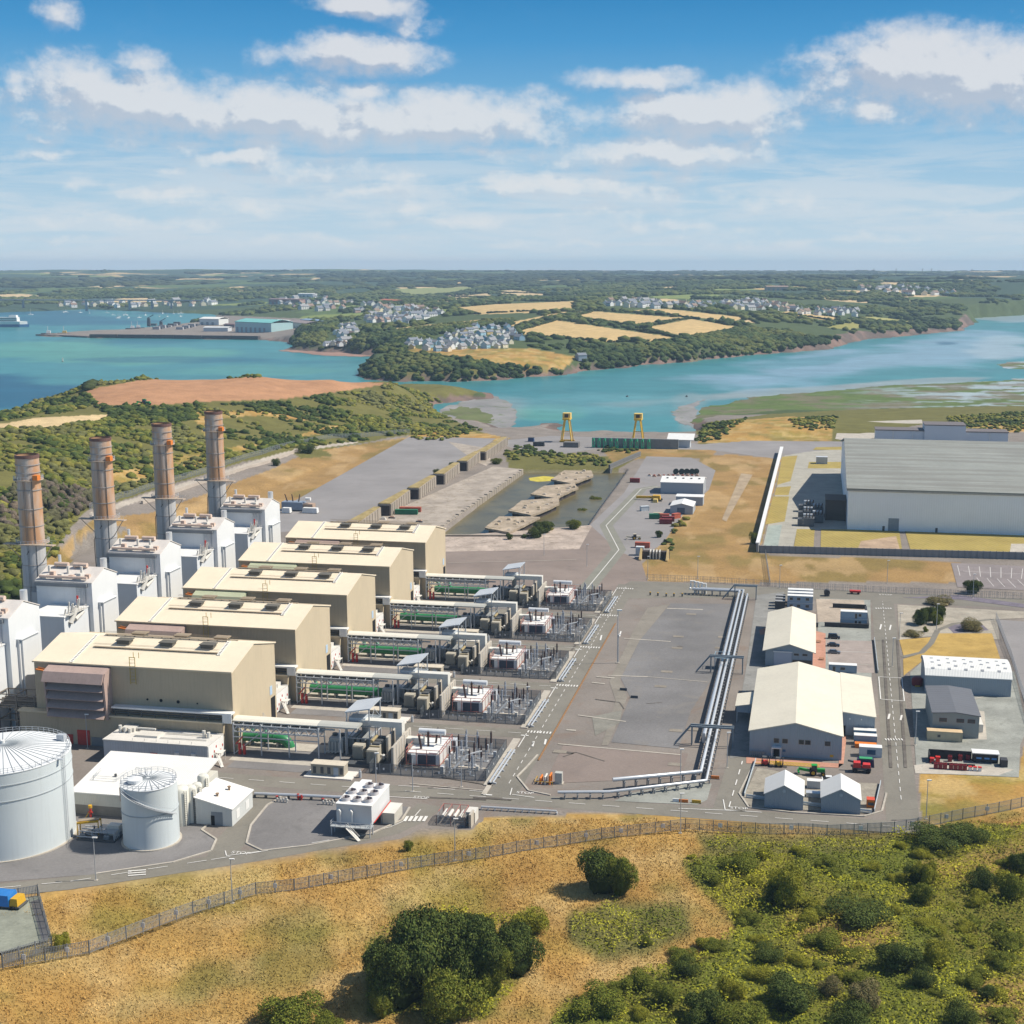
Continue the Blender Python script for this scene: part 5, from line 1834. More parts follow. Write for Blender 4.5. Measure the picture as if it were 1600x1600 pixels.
# twin silver pipes on the verge of the main road, one pair per unit
kp = None
for k in range(5):
    lab = 'pair of silver pipes on the verge beside the %s switchyard from the tanks' % ORDY[k]
    if kp is None:
        kp = thing('verge_pipes', lab, 'pipes', *upos(0), group='silver pipes on the road verge')
        for u in (79.2, 80.2):
            MB().tube((u - .1, -11, .7), (u + .3, 15, .7), .28, 8).build('pipe', silver, kp)
        for i in range(6):
            MB().box(78.6, 80.9, -10.5 + i * 4.8, -10 + i * 4.8, 0, .45).build('sleeper', galv, kp)
    else:
        dup(kp, *upos(k), label=lab)
# fence round each transformer yard
yf = None
fence_m = M('fence steel', (.30, .32, .34), .5, .15, metal=.3)
for k in range(5):
    lab = 'grey mesh fence round the %s transformer yard from the tanks' % ORDY[k]
    if yf is None:
        yf = thing('yard_fence', lab, 'fence', *upos(0), group='mesh fences round the transformer yards')
        mb, mp = MB(), MB()
        fence_run(mb, mp, [(44, 12), (44, -8.6), (77.6, -8.6), (77.6, 17), (52, 17)], 3.0, .26, .075)
        mb.build('mesh_panel', M('shaded fence mesh', (.16, .18, .20), .5, .15, metal=.3), yf)  # mesh darker than its posts: shade painted into the colour
        mp.build('post', fence_m, yf)
        m = MB()
        for u in (46, 48, 51.5, 54.5, 56.5, 58, 60, 64, 67, 70, 73):
            m.box(u, u + .45, -8.72, -8.68, 1.2 + (u % 2) * .4, 1.8 + (u % 2) * .4)
        for v in (-6, 0, 6, 12):
            m.box(77.68, 77.74, v, v + .5, 1.4, 2)
        m.build('sign', white_paint, yf)
    else:
        dup(yf, *upos(k), label=lab)

# ------------------------------------------------------------------ left foreground: tanks, vessels, sheds, cooler
tank_m = M('tank paint', (.60, .645, .65), .45, .05, .06, streak=.18, dark=(.42, .44, .44))
tank_roof_m = M('tank roof', (.72, .73, .73), .5, .06, .1)
rib_m = M('tank rib', (.30, .33, .35), .6)


def ring_rail(m, cx, cy, r, z, n=40, a0=0, a1=6.2832):
    for i in range(n):
        a, b = a0 + (a1 - a0) * i / n, a0 + (a1 - a0) * (i + 1) / n
        p, q = (cx + r * math.cos(a), cy + r * math.sin(a)), (cx + r * math.cos(b), cy + r * math.sin(b))
        m.bar((*p, z), (*p, z + 1.2), .08)
        for h in (.65, 1.2):
            m.bar((*p, z + h), (*q, z + h), .07)


def storage_tank(u, v, r, h, rise, lab, bands, ribs):
    t = thing('storage_tank', lab, 'tank', u, v)
    MB().lathe([(r, 0), (r, h)], 0, 0, 72, False).build('shell', tank_m, t, True)
    MB().lathe([(r + .1, h), (r + .1, h + .15), (.6, h + rise), (.01, h + rise)], 0, 0, 72, False).build('roof', tank_roof_m, t, True)
    for i in range(ribs):
        a = 6.2832 * i / ribs
        MB().bar((r * math.cos(a), r * math.sin(a), h + .2), (.5 * math.cos(a), .5 * math.sin(a), h + rise + .06), .13).build('roof_rib', rib_m, t)
    for z in bands:
        MB().lathe([(r, z), (r + .14, z + .03), (r + .14, z + .2), (r, z + .24)], 0, 0, 72, False).build('band', M('tank band', (.40, .43, .44), .5), t, True)
    MB().lathe([(r + .5, 0), (r + .5, .35), (r, .35)], 0, 0, 72, False).build('foundation', conc_wall, t)
    return t


tk = storage_tank(-193.2, 288.8, 15.7, 21.9, 2.5, 'huge white cylindrical storage tank with ribbed cone roof', (15.0, 19.0), 44)
m = MB()
ring_rail(m, 0, 0, 15.5, 22.1, 60)
m.build('handrail', galv, tk)
m = MB()
for s in (0, .6):
    m.bar((16.2, -.4 + s, 0), (16.2, -.4 + s, 23.4), .1)
for i in range(56):
    m.bar((16.2, -.4, .4 + i * .4), (16.2, .2, .4 + i * .4), .05)
m.build('ladder', galv, tk)
m = MB()
m.box(14.8, 17, -2, -1.2, 21.95, 22.1).box(9, 11, 9, 10.4, 22.2, 24)
m.build('roof_platform', galv, tk)
m = MB()
m.tube((0, 0, 24.2), (0, 0, 25.2), .5, 10)
m.build('vent', white_paint, tk)

tk2 = storage_tank(-157.4, 293.4, 6.75, 15.3, 1.0, 'smaller white cylindrical tank with side stair, between big tank and shed', (8.6,), 26)
m = MB()
ring_rail(m, 0, 0, 6.6, 15.4, 26)
m.build('handrail', galv, tk2)
m = MB()
for i in range(26):
    a = -2.1 + i * .075
    z = 14.8 - i * .26
    m.box(7.1 * math.cos(a) - .5, 7.1 * math.cos(a) + .5, 7.1 * math.sin(a) - .3, 7.1 * math.sin(a) + .3, z, z + .08)
    b = a + .075
    for rr in (6.85, 7.7):
        m.bar((rr * math.cos(a), rr * math.sin(a), z - .1), (rr * math.cos(b), rr * math.sin(b), z - .36), .16)
    m.bar((7.7 * math.cos(a), 7.7 * math.sin(a), z + 1.1), (7.7 * math.cos(b), 7.7 * math.sin(b), z + .84), .07)
m.build('spiral_stair', galv, tk2)
m = MB()
for x in (-4.6, -3.1, -1.6):
    m.bar((x, 2.6, 15.6), (x, 2.6, 17.6), .12).bar((x + 1.1, 2.6, 15.6), (x + 1.1, 2.6, 17.6), .12).bar((x, 2.6, 17.6), (x + 1.1, 2.6, 17.6), .12)
m.build('roof_frame', white_paint, tk2)
MB().lathe([(1.8, 15.9), (1.8, 16.7), (.01, 16.9)], -2.4, -2.2, 20, True).build('manhole', tank_roof_m, tk2)
m = MB()
m.tube((-6.9, -1, 0), (-6.9, -1, 15), .18, 8).tube((-6.7, -2, 10.5), (-6.7, -2, 14), .14, 8)
m.build('side_pipe', rust_pipe, tk2)

# long white store
lw = thing('treatment_building', 'long low white building with broad white roof behind the tanks', 'building', -185.6, 305.2)
MB().box(0, 31, 0, 21, 2.6, 5.9).build('wall', M('warm white cladding', (.62, .60, .53), .6, .06, .1, corr=('X', .5), streak=.12), lw)
MB().box(.1, 30.9, .06, 20.9, 0, 2.6).build('plinth', M('plinth grey', (.25, .235, .21), .8), lw)
m = MB()
m.add([(-.3, -.4, 5.8), (31.3, -.4, 5.8), (31.3, 21.4, 9.0), (-.3, 21.4, 9.0), (-.3, -.4, 6.1), (31.3, -.4, 6.1), (31.3, 21.4, 9.3), (-.3, 21.4, 9.3)], [(3, 2, 1, 0), (4, 5, 6, 7), (0, 1, 5, 4), (1, 2, 6, 5), (2, 3, 7, 6), (3, 0, 4, 7)])
m.build('roof', M('white roof sheet', (.78, .76, .71), .5, .06, .06, corr=('X', .5), streak=.08), lw)
for u in (8, 17.5):
    MB().tube((u, 8.5, 7), (u, 8.5, 8.1), .35, 10).build('roof_vent', dark_steel, lw)
m = MB()
for a, b in (((3, 6), (9.5, 6)), ((9.5, 6), (10.5, 10)), ((3, 6), (3, 10))):
    for h in (.6, 1.2):
        z0, z1 = 6.1 + (a[1] + .4) * .147, 6.1 + (b[1] + .4) * .147
        m.bar((*a, z0 + h), (*b, z1 + h), .07)
    m.bar((*a, z0), (*a, z0 + 1.2), .08)
m.build('roof_rail', galv, lw)
# white process vessels
for i, (px, py, r, h, lab) in enumerate(((285, 1287, 2.0, 9.4, 'squat white process vessel next to the small tank'), (300, 1283, 1.5, 9.0, 'slim white process vessel second from the small tank'),
                                         (310, 1276, 1.3, 8.6, 'slim white process vessel third from the small tank'), (320, 1268, 1.5, 9.6, 'slim white process vessel farthest from the small tank'))):
    u, v = S(px, py)
    t = thing('process_vessel', lab, 'vessel', u, v, group='white process vessels by the shed')
    MB().lathe([(r, 0), (r, h), (r * .8, h + .5), (r * .3, h + .75), (.01, h + .8)], 0, 0, 28).build('shell', M('vessel paint', (.68, .66, .58), .5, .08, .2, streak=.15), t, True)
    m = MB()
    m.bar((r * .8, -r * .75, 0), (r * .8, -r * .75, h), .1).bar((r * .8 + .5, -r * .6, 0), (r * .8 + .5, -r * .6, h), .1)
    for j in range(int(h / .5)):
        m.bar((r * .8, -r * .75, .4 + j * .5), (r * .8 + .5, -r * .6, .4 + j * .5), .06)
    m.build('ladder', dark_steel, t)
# shed with a mono-pitch roof
sh = thing('plant_shed', 'white shed with sloping roof beside the process vessels', 'shed', -151, 304.8)
m = MB()
m.prism([(0, 0), (9.8, 0), (9.8, 4.6), (0, 7.0)], 0, 13, 'y')
m.build('wall', M('shed wall', (.58, .59, .57), .6, .06, .1, corr=('X', .5), streak=.12), sh)
m = MB()
m.prism([(-.3, 7.05), (10.1, 4.5), (10.1, 4.75), (-.3, 7.3)], -.3, 13.3, 'y')
m.build('roof', M('white roof sheet', (.78, .76, .71)), sh)
MB().box(4.2, 7.2, -.08, -.01, 0, 3.6).build('roller_door', M('blue grey door', (.22, .25, .28), .5), sh)
MB().box(4.1, 5.1, -.12, -.081, 0, 2.6).build('doorway', black, sh)
for v in (2.6, 8.5):
    MB().box(9.81, 9.87, v, v + 2, 1, 3.3).build('door', white_paint, sh)
for x, y in ((4.2, 4), (5.2, 9)):
    MB().tube((x, y, 5.8), (x, y, 6.8), .3, 8).tube((x, y, 6.8), (x, y, 7), .5, 8).build('roof_vent', M('brown cowl', (.30, .20, .13), .7), sh)
# pump skid and valve post between the tanks
sk = thing('pump_skid', 'tangle of grey pumps and pipes between the two tanks', 'pump skid', *S(158, 1308))
m = MB()
m.box(-5, 5, -3, 3, 0, .35)
m.build('frame', dark_steel, sk)
for i in range(6):
    m = MB()
    x, y = -4 + i * 1.6, (-1.6, 1.2)[i % 2]
    m.tube((x - .6, y, 1), (x + .8, y, 1), .42, 12).box(x - .7, x + .7, y - .4, y + .4, .35, .7)
    m.tube((x, y, 1.2), (x, y, 2 + i % 3 * .3), .22, 8)
    m.build('pump', M('pump grey', (.22, .235, .25), .5, .2), sk)
m = MB()
for i in range(7):
    y = -2.4 + i * .8
    m.path([(-5, y, .9 + i % 2), (-1, y, .9 + i % 2), (-1, y, 2.2), (4.6, y + .5, 2.2), (4.6, y + .5, .4)], .16, 8)
m.build('pipework', galv, sk)
MB().box(1.5, 4.6, .5, 2.6, .4, 3).build('control_box', off_white, sk)
gw = thing('pipe_gantry', 'yellow steel pipe gantry at the foot of the big tank', 'gantry', *S(122, 1310))
m = MB()
for x, y in ((0, 0), (4.5, 2), (0, 1.4), (4.5, 3.4)):
    m.bar((x, y, 0), (x, y, 4.2), .2)
m.bar((0, 0, 4), (4.5, 2, 4), .3, .5).bar((0, 1.4, 4), (4.5, 3.4, 4), .3, .5)
m.build('frame', yellow_paint, gw)
m = MB()
m.bar((0, .7, 4.4), (4.5, 2.7, 4.4), 1.1, .15)
m.build('walkway', walk_m, gw)
hy = thing('hydrant', 'red and yellow hydrant post before the long white building', 'hydrant', *S(142, 1277))
MB().tube((0, 0, 0), (0, 0, 2.6), .3, 10).tube((-.6, 0, 1.4), (.6, 0, 1.4), .22, 8).build('body', red_paint, hy)
MB().tube((0, 0, 2.6), (0, 0, 3.3), .5, 10).bar((-1.2, -.5, 0), (-.3, 0, 1.6), .2).build('head', yellow_paint, hy)
# raised air cooler
ch = thing('air_cooler', 'white raised air cooler with roof fans and a front stair', 'cooler', -114, 306.6)
m = MB()
m.box(0, 9.2, 0, 14.6, 2.4, 7.4)
m.build('casing', M('cooler casing', (.66, .67, .67), .5, .06, .2, corr=('Y', .7), streak=.1), ch)
MB().box(-.15, 9.35, -.15, 14.75, 7.4, 7.65).build('roof', white_paint, ch)
for x in (1.7, 4.7, 7.6):
    for y in (2.5, 7.3, 12):
        if (x, y) == (1.7, 12):
            continue
        f = MB().lathe([(1.25, 7.65), (1.15, 8.5), (1.0, 8.5), (1.0, 7.8)], x, y, 20, False).build('fan', M('fan cowl', (.55, .52, .52), .5), ch, True)
        m = MB()
        m.box(x - .9, x + .9, y - .12, y + .12, 8.1, 8.2).box(x - .12, x + .12, y - .9, y + .9, 8.1, 8.2).tube((x, y, 7.7), (x, y, 8.9), .3, 8)
        m.build('impeller', M('dark fan', (.10, .075, .085), .6), f)
MB().box(.8, 3.6, 12.2, 17.5, 7.0, 7.3).build('hood', white_paint, ch)
m = MB()
for x in (-.6, 4.5, 9.4):
    for y in (-2.2, 0, 7, 14.4):
        m.bar((x, y, 0), (x, y, 2.4), .22)
for y in (-2.2, 0):
    m.bar((-.7, y, 2.3), (9.5, y, 2.3), .2)
m.build('legs', galv, ch)
m = MB()
m.box(-.9, 9.7, -2.5, -.01, 2.4, 2.52)
m.build('deck', M('deck grating', (.38, .40, .41), .6), ch)
m = MB()
for i in range(9):
    m.bar((-.8 + i * 1.3, -2.4, 2.5), (-.8 + i * 1.3, -2.4, 3.7), .09)
for h in (3.1, 3.7):
    m.bar((-.8, -2.4, h), (9.6, -2.4, h), .09).bar((-.8, -2.4, h), (-.8, 0, h), .09).bar((9.6, -2.4, h), (9.6, 0, h), .09)
m.build('handrail', galv, ch)
m = MB()
m.bar((3.6, -2.6, 2.4), (7.4, -4.6, .15), .9, .14).bar((3.6, -3, 3.5), (7.4, -5, 1.2), .08).bar((3.6, -2.2, 3.5), (7.4, -4.2, 1.2), .08)
m.build('stair', off_white, ch)
for x in (.9, 4):
    MB().path([(x - .5, -.1, 6), (x, -.6, 6.2), (x + .3, -.6, 5.8), (x + .3, -.6, 3.2)], .24, 8).build('inlet_pipe', white_paint, ch)
m = MB()
m.tube((9.7, .2, 3.1), (9.7, 14, 3.4), .13, 6)
m.build('fire_main', red_paint, ch)
ct = thing('equipment_box', 'pale metal equipment box next to the air cooler', 'container', -104.2, 313.2)
MB().box(0, 3.2, 0, 6.8, .15, 3.1).build('body', M('pale box', (.52, .49, .42), .6, .1, .3, corr=('Y', .5)), ct)
MB().box(-.08, 3.28, -.08, 6.88, 3.1, 3.2).build('roof', off_white, ct)
# caged equipment by the road
cg = thing('metering_compound', 'caged compound of red and grey metering gear by the road', 'compound', *S(682, 1289))
mb, mp = MB(), MB()
fence_run(mb, mp, [(0, 6.5), (0, 0), (7.5, 0), (7.5, 6.5)], 2.6, .22, .05)
mb.build('cage', fence_m, cg)
mp.build('post', M('red brown post', (.30, .13, .11), .6), cg)
m = MB()
for i in range(4):
    m.tube((1.2 + i * 1.5, 1.5, 1.8), (1.2 + i * 1.5, 5.8, 1.8), .45, 12)
m.build('vessel', off_white, cg)
m = MB()
for i in range(4):
    m.bar((.3 + i * 2.2, 6.2, 0), (.3 + i * 2.2, 6.2, 3.4), .15).bar((.3 + i * 2.2, 1, 3.3), (.3 + i * 2.2, 6.2, 3.3), .12)
m.bar((.3, 6.2, 3.3), (6.9, 6.2, 3.3), .12)
m.build('sprinkler_frame', M('red pipe', (.56, .12, .10)), cg)
MB().box(8.6, 9.2, -.5, 3, 0, 3.6).build('screen_wall', conc_wall, cg)
ct2 = thing('equipment_box', 'white cabinet beside the caged metering compound', 'cabinet', *S(728, 1286))
MB().box(0, 2.4, 0, 3.6, 0, 3.0).build('body', off_white, ct2)
MB().box(.2, 2.2, -.06, -.01, .3, 2.6).build('door', M('cabinet door', (.35, .34, .30), .6), ct2)
# ground pipelines by the front road
pl = thing('ground_pipe', 'silver ground pipe from the white shed to the air cooler', 'pipe', *S(398, 1246))
a, b = Vector(S(398, 1246)), Vector(S(540, 1252))
d = b - a
MB().path([(0, 0, 1.1), (d.x * .5, d.y * .5, 1.15), (d.x, d.y, 1.1)], .42, 10).build('barrel', silver, pl, True)
m = MB()
for i in range(9):
    m.box(d.x * i / 8 - .2, d.x * i / 8 + .2, d.y * i / 8 - .5, d.y * i / 8 + .5, 0, .8)
m.build('sleeper', dark_steel, pl)
for (px, py, n, lab) in ((433, 1253, 4, 'small red and white valve manifold by the silver ground pipe'), (505, 1257, 4, 'small cream valve manifold near the air cooler'), (466, 1250, 2, 'lone red valve on the silver ground pipe')):
    t = thing('valve_manifold', lab, 'valve', *S(px, py))
    m = MB()
    for i in range(n):
        m.tube((i * .9, 0, 0), (i * .9, 0, 1.2 + .3 * (i % 2)), .22, 8).tube((i * .9 - .3, 0, .8), (i * .9 + .4, 0, .8), .25, 8)
    m.build('body', off_white if n > 2 else red_paint, t)
    MB().lathe([(.35, 1.6), (.35, 1.7), (.1, 1.7)], 0, 0, 12).build('handwheel', red_paint, t)
gp = thing('ground_pipe', 'long low grey pipe along the front road edge', 'pipe', *S(752, 1262))
pts = [Vector(S(x, y)) for x, y in ((752, 1265), (870, 1272))]
o0 = Vector(S(752, 1262))
pts = [p - o0 for p in pts]
MB().path([(p.x, p.y, .8) for p in pts], .3, 8).build('barrel', galv, gp)
m = MB()
for i in range(12):
    p = pts[0].lerp(pts[1], i / 11)
    m.box(p.x - .15, p.x + .15, p.y - .5, p.y + .5, 0, .5)
m.build('sleeper', galv, gp)
# blue and yellow mobile plant at the left edge
bl = thing('mobile_pump', 'blue and yellow mobile pump inside the fenced corner', 'machine', *S(8, 1415))
MB().box(-3, 2.2, -2, 2, .8, 3.2, .3).build('canopy', M('bright blue', (.03, .20, .55), .4), bl)
MB().box(2.2, 4.2, -1.8, 1.6, .9, 2.6, .2).build('engine', yellow_paint, bl)
MB().box(-3.2, 4.6, -1.9, 1.9, .5, .8).build('chassis', dark_steel, bl)
for x in (-2, 3):
    MB().tube((x, -2.1, .5), (x, -1.7, .5), .5, 14).build('wheel', black, bl)
gb = thing('gas_bottle', 'lime green bottle standing by the mobile pump', 'bottle', *S(16, 1416))
MB().lathe([(.4, 0), (.4, 1.4), (.15, 1.7), (.15, 1.9)], 0, 0, 12).build('body', M('lime', (.45, .70, .05), .4), gb)
# yellow valve station by the main road corner
vs = thing('valve_station', 'orange pipe loops of the valve station at the road corner', 'valve station', -68.6, 349)
for i in range(3):
    MB().path([(-1.5 + i * 1.3, -1.5, 0), (-1.5 + i * 1.3, -1.5, 1.6 + .4 * i), (-1.5 + i * 1.3, 1.2, 1.6 + .4 * i), (-1.5 + i * 1.3, 1.2, 0)], .28, 8).build('loop', orange_paint if i != 1 else off_white, vs)
m = MB()
for p, q in (((-3, -2), (-3, 2)), ((-3, -2), (2, -2))):
    m.bar((*p, .9), (*q, .9), .12).bar((*p, 0), (*p, .9), .12).bar((*q, 0), (*q, .9), .12)
m.build('guard_rail', yellow_paint, vs)
cb = thing('control_cabinet', 'pale upright cabinet next to the orange pipe loops', 'cabinet', -66.2, 348.2)
MB().box(0, 2, 0, 1.6, .2, 3.2).build('body', M('cabinet grey', (.50, .49, .44), .5), cb)
MB().box(-.3, 2.3, -.3, 1.9, 0, .2).build('plinth', conc_wall, cb)

# ------------------------------------------------------------------ the big pipelines on their sleepers
PIPES = [('wide silver pipeline along the asphalt, left of the parallel pair', .62, 2.6, [(-48.5, 574), (-28.2, 573.8), (-28.6, 389)], [('end', (-28.6, 389, 0))]),
         ('silver pipeline in the middle, turning left at the bottom bend', .56, 2.7, [(-45, 575.4), (-26.6, 575.2), (-27.0, 358), (-50, 347.5)], []),
         ('narrow pale pipeline on the right with many saddles', .42, 1.8, [(-24.8, 572), (-25.2, 354), (-50, 341), (-63.5, 338.2)], [])]
for lab, r, z, pts, ex in PIPES:
    t = thing('pipeline', lab, 'pipeline', *pts[0], group='parallel silver pipelines')
    lp_ = [(p[0] - pts[0][0], p[1] - pts[0][1], z) for p in pts]
    if ex:
        lp_.append((lp_[-1][0], lp_[-1][1], .1))
    MB().path(lp_, r, 12).build('barrel', silver, t, True)
    m = MB()
    for a, b in zip(lp_, lp_[1:]):
        a, b = Vector(a), Vector(b)
        n = int((b - a).length / 3.4)
        d = (b - a).normalized()
        s = Vector((-d.y, d.x, 0))
        for i in range(n):
            p = a + d * (3.4 * (i + .5))
            m.bar((p - s * .9).to_tuple()[:2] + (z - r - .25,), (p + s * .9).to_tuple()[:2] + (z - r - .25,), .45, .3)
            for q in (-.7, .7):
                m.bar((*(p + s * q).to_tuple()[:2], 0), (*(p + s * q).to_tuple()[:2], z - r - .3), .3)
    o = m.build('saddle', M('saddle steel', (.27, .275, .28), .7), t)
    o['kind'] = 'stuff'
t = thing('pipe_manifold', 'white pipe risers at the top end of the pipelines', 'manifold', -48.5, 577)
for i in range(4):
    MB().path([(i * 1.6 - 1, -3 + i * .4, 2.6), (i * 1.6 - 1, 0, 2.6), (i * 1.6 - 1, 0, 5.4 - i * .3), (i * 1.6 + .8, 0, 5.4 - i * .3), (i * 1.6 + .8, 0, 0)], .4, 8).build('riser', white_paint, t)
for (u, v, w, lab) in ((-29, 386.5, 12, 'grey steel portal over the lower end of the pipelines'), (-29, 461, 11, 'grey steel portal across the middle of the pipelines'), (-27, 570, 9, 'grey steel portal at the top corner of the pipelines')):
    t = thing('pipe_portal', lab, 'portal', u, v)
    m = MB()
    for x in (-3, w - 3):
        m.bar((x, -.8, 0), (x, -.8, 6), .35).bar((x, .8, 0), (x, .8, 6), .35)
    m.build('post', M('blue grey steel', (.20, .24, .27), .5), t)
    m = MB()
    for y in (-.8, .8):
        m.bar((-3.4, y, 6), (w - 2.6, y, 6), .4, .5)
    m.build('beam', M('blue grey steel', (.20, .24, .27)), t)
    m = MB()
    m.bar((-3.2, 0, 6), (-8, -1, .2), .3).bar((-3.2, 1.5, 6), (-8, .6, .2), .3)
    m.build('brace', M('blue grey steel', (.20, .24, .27)), t)
t = thing('valve_platform', 'small blue valve platform over the pipelines', 'platform', -29.5, 467)
MB().box(-1.5, 3.5, -2, 2, 4, 4.2).build('deck', M('pale blue steel', (.40, .52, .58), .5), t)
m = MB()
for x in (-1.5, 3.5):
    for y in (-2, 2):
        m.bar((x, y, 0), (x, y, 5.4), .16)
    m.bar((x, -2, 5.3), (x, 2, 5.3), .1)
for y in (-2, 2):
    m.bar((-1.5, y, 5.3), (3.5, y, 5.3), .1)
m.build('frame', M('pale blue steel', (.40, .52, .58)), t)

# small road furniture: crash barriers, blocks
for (a, b, lab) in (((1181, 1190), (1163, 1245), 'curved pale guard rail left of the twin sheds'), ((1166, 1247), (1362, 1272), 'long pale guard rail before the twin sheds'), ((1366, 1270), (1376, 1225), 'short pale guard rail right of the twin sheds'), ((1366, 1000), (1372, 1052), 'pale guard rail between the car court and the road')):
    p, q = Vector(S(*a)), Vector(S(*b))
    t = thing('guard_rail', lab, 'barrier', *p)
    d = q - p
    MB().bar((0, 0, .9), (d.x, d.y, .9), .15, .5).bar((0, 0, .35), (d.x, d.y, .35), .12, .2).build('rail', M('pale rail', (.50, .55, .58), .5), t)
    m = MB()
    n = max(2, int(d.length / 3))
    for i in range(n + 1):
        m.bar((d.x * i / n, d.y * i / n, 0), (d.x * i / n, d.y * i / n, 1.1), .16)
    m.bar((0, 0, .62), (d.x, d.y, .62), .06, .1)
    m.build('post', galv, t)
for (px, py, c, lab) in ((1068, 1254, orange_paint, 'orange plastic barrier on the gravel corner'), (1088, 1255, yellow_paint, 'yellow plastic barrier on the gravel corner'), (1058, 1253, white_paint, 'white plastic barrier on the gravel corner'), (1117, 1217, orange_paint, 'orange crate beside the lower pipelines'),
                        (974, 1079, dark_steel, 'small dark bollard on the open asphalt, upper of two'), (991, 1091, dark_steel, 'small dark bollard on the open asphalt, lower of two')):
    t = thing('traffic_barrier', lab, 'barrier', *S(px, py))
    MB().prism([(-.3, 0), (.3, 0), (.14, .9), (-.14, .9)], -1.2, 1.2, 'x').build('body', c, t)
    MB().box(-1.3, 1.3, -.4, .4, 0, .12).build('foot', dark_steel, t)
m0 = None
for px, py in ((1016, 930), (1028, 931), (1041, 932), (1053, 932), (1066, 932)):
    u, v = S(px, py)
    if m0 is None:
        m0 = thing('bollard', 'dark bollard in the row across the asphalt by the top road', 'bollard', u, v, group='row of dark bollards')
        MB().tube((0, 0, 0), (0, 0, 1.3), .35, 10).build('post', dark_steel, m0)
        MB().tube((0, 0, 1.3), (0, 0, 1.5), .37, 10).build('cap', yellow_paint, m0)
    else:
        dup(m0, u, v)
for i, (px, py) in enumerate(((1080, 960), (1060, 995), (1058, 1013), (1042, 1050), (1032, 1073), (1130, 996), (1125, 1013), (1056, 1142), (1055, 1195), (1082, 1140), (875, 1175), (1140, 1005))):
    u, v = S(px, py)
    o = sheet('drain_cover', rect(u - 2, u + 2, v - 1.2, v + 1.2), ground_mat('cover frame', (.255, .225, .185)) if i == 0 else o.data.materials[0], px=False)

# ------------------------------------------------------------------ workshops on the right
blue_grey = M('blue grey cladding', (.33, .38, .42), .6, .06, .08, corr=('X', .5), streak=.15)
cream_roof2 = M('pale cream roof', (.70, .645, .52), .6, .10, .08, corr=('Y', .6), streak=.2)
win_m = M('window glass', (.05, .05, .055), .15, .2, spec=.6)


def window(t, x0, x1, y, z0, z1, frame=None):
    w = MB().box(x0 - .1, x1 + .1, y - .06, y - .01, z0 - .1, z1 + .1).build('window', frame or M('window frame', (.42, .38, .33), .5), t)
    MB().box(x0, x1, y - .09, y - .061, z0, z1).build('pane', win_m, w)


def gable(t, u0, u1, v0, v1, e0, rz, ru, e1, wall, roof, oh=.4, th=.3):
    """gabled block with its ridge along v at u = ru; eaves e0 (left) and e1 (right)"""
    MB().prism([(u0, 0), (u1, 0), (u1, e1), (ru, rz), (u0, e0)], v0, v1, 'y').build('wall', wall, t)
    sl, sr = (rz - e0) / (ru - u0), (rz - e1) / (u1 - ru)
    m = MB()
    m.prism([(u0 - oh, e0 - sl * oh + .02), (ru, rz + .02), (ru, rz + th), (u0 - oh, e0 - sl * oh + th)], v0 - oh, v1 + oh, 'y')
    m.prism([(ru, rz + .02), (u1 + oh, e1 - sr * oh + .02), (u1 + oh, e1 - sr * oh + th), (ru, rz + th)], v0 - oh, v1 + oh, 'y')
    m.build('roof', roof, t)


ws = thing('workshop', 'largest cream roofed workshop with blue grey walls', 'building', -14.8, 381.0)
gable(ws, 0, 26.3, 0, 62, 7.3, 10.4, 13, 7.2, blue_grey, cream_roof2)
wing = MB().prism([(26.31, 0), (36.4, 0), (36.4, 6.0), (26.31, 7.2)], 22.5, 63, 'y').build('side_wing', blue_grey, ws)
MB().prism([(26.72, 7.18), (36.8, 5.98), (36.8, 6.28), (26.72, 7.48)], 22.1, 63.4, 'y').build('roof', cream_roof2, wing)
an = MB().prism([(-5.4, 3.4), (-.02, 3.4), (-.02, 6.2), (-5.4, 5.2)], 28, 40, 'y').build('side_annexe', blue_grey, ws)
MB().prism([(-5.8, 5.22), (-.05, 6.22), (-.05, 6.5), (-5.8, 5.5)], 27.6, 40.4, 'y').build('roof', cream_roof2, an)
m = MB()
for x in (-5.2, -.4):
    m.bar((x, 28.2, 0), (x, 28.2, 3.4), .3).bar((x, 39.8, 0), (x, 39.8, 3.4), .3)
m.build('post', galv, an)
for x0, x1 in ((7.0, 8.4), (9.4, 10.9), (14.1, 15.5), (15.9, 17.4), (21.5, 23)):
    window(ws, x0, x1, 0, 4.2, 5.5)
pc = MB().box(6.4, 9.2, -1.6, -.02, 2.9, 3.15).build('porch', white_paint, ws)
MB().box(7, 8.6, -.1, -.02, 0, 2.8).build('doorway', black, pc)
m = MB()
for x in (6.5, 9.1):
    m.bar((x, -1.5, 0), (x, -1.5, 2.9), .14)
m.build('post', white_paint, pc)
MB().box(9.5, 10.4, -.06, -.02, 1.6, 2.3).build('sign', M('deep blue sign', (.03, .12, .25), .4), ws)
MB().box(23, 24, -.06, -.02, .9, 1.6).build('notice', yellow_paint, ws)
for x in (28.8, 32.2):
    MB().box(x, x + .4, 22.36, 22.48, 5, 5.4).build('wall_lamp', white_paint, wing)
MB().box(26.6, 27.8, 22.4, 22.48, 0, 3).build('doorway', black, wing)
m = MB()
for i in range(8):
    m.tube((.4 + i * .55, -.7, 0), (.4 + i * .55, -.7, 1.5), .16, 8)
MBb = tag(m.build('gas_cylinder', M('faded cylinder', (.36, .35, .33), .5), None), 'row of grey gas cylinders against the big workshop wall', 'gas cylinders', at=(-14.8, 381.0))

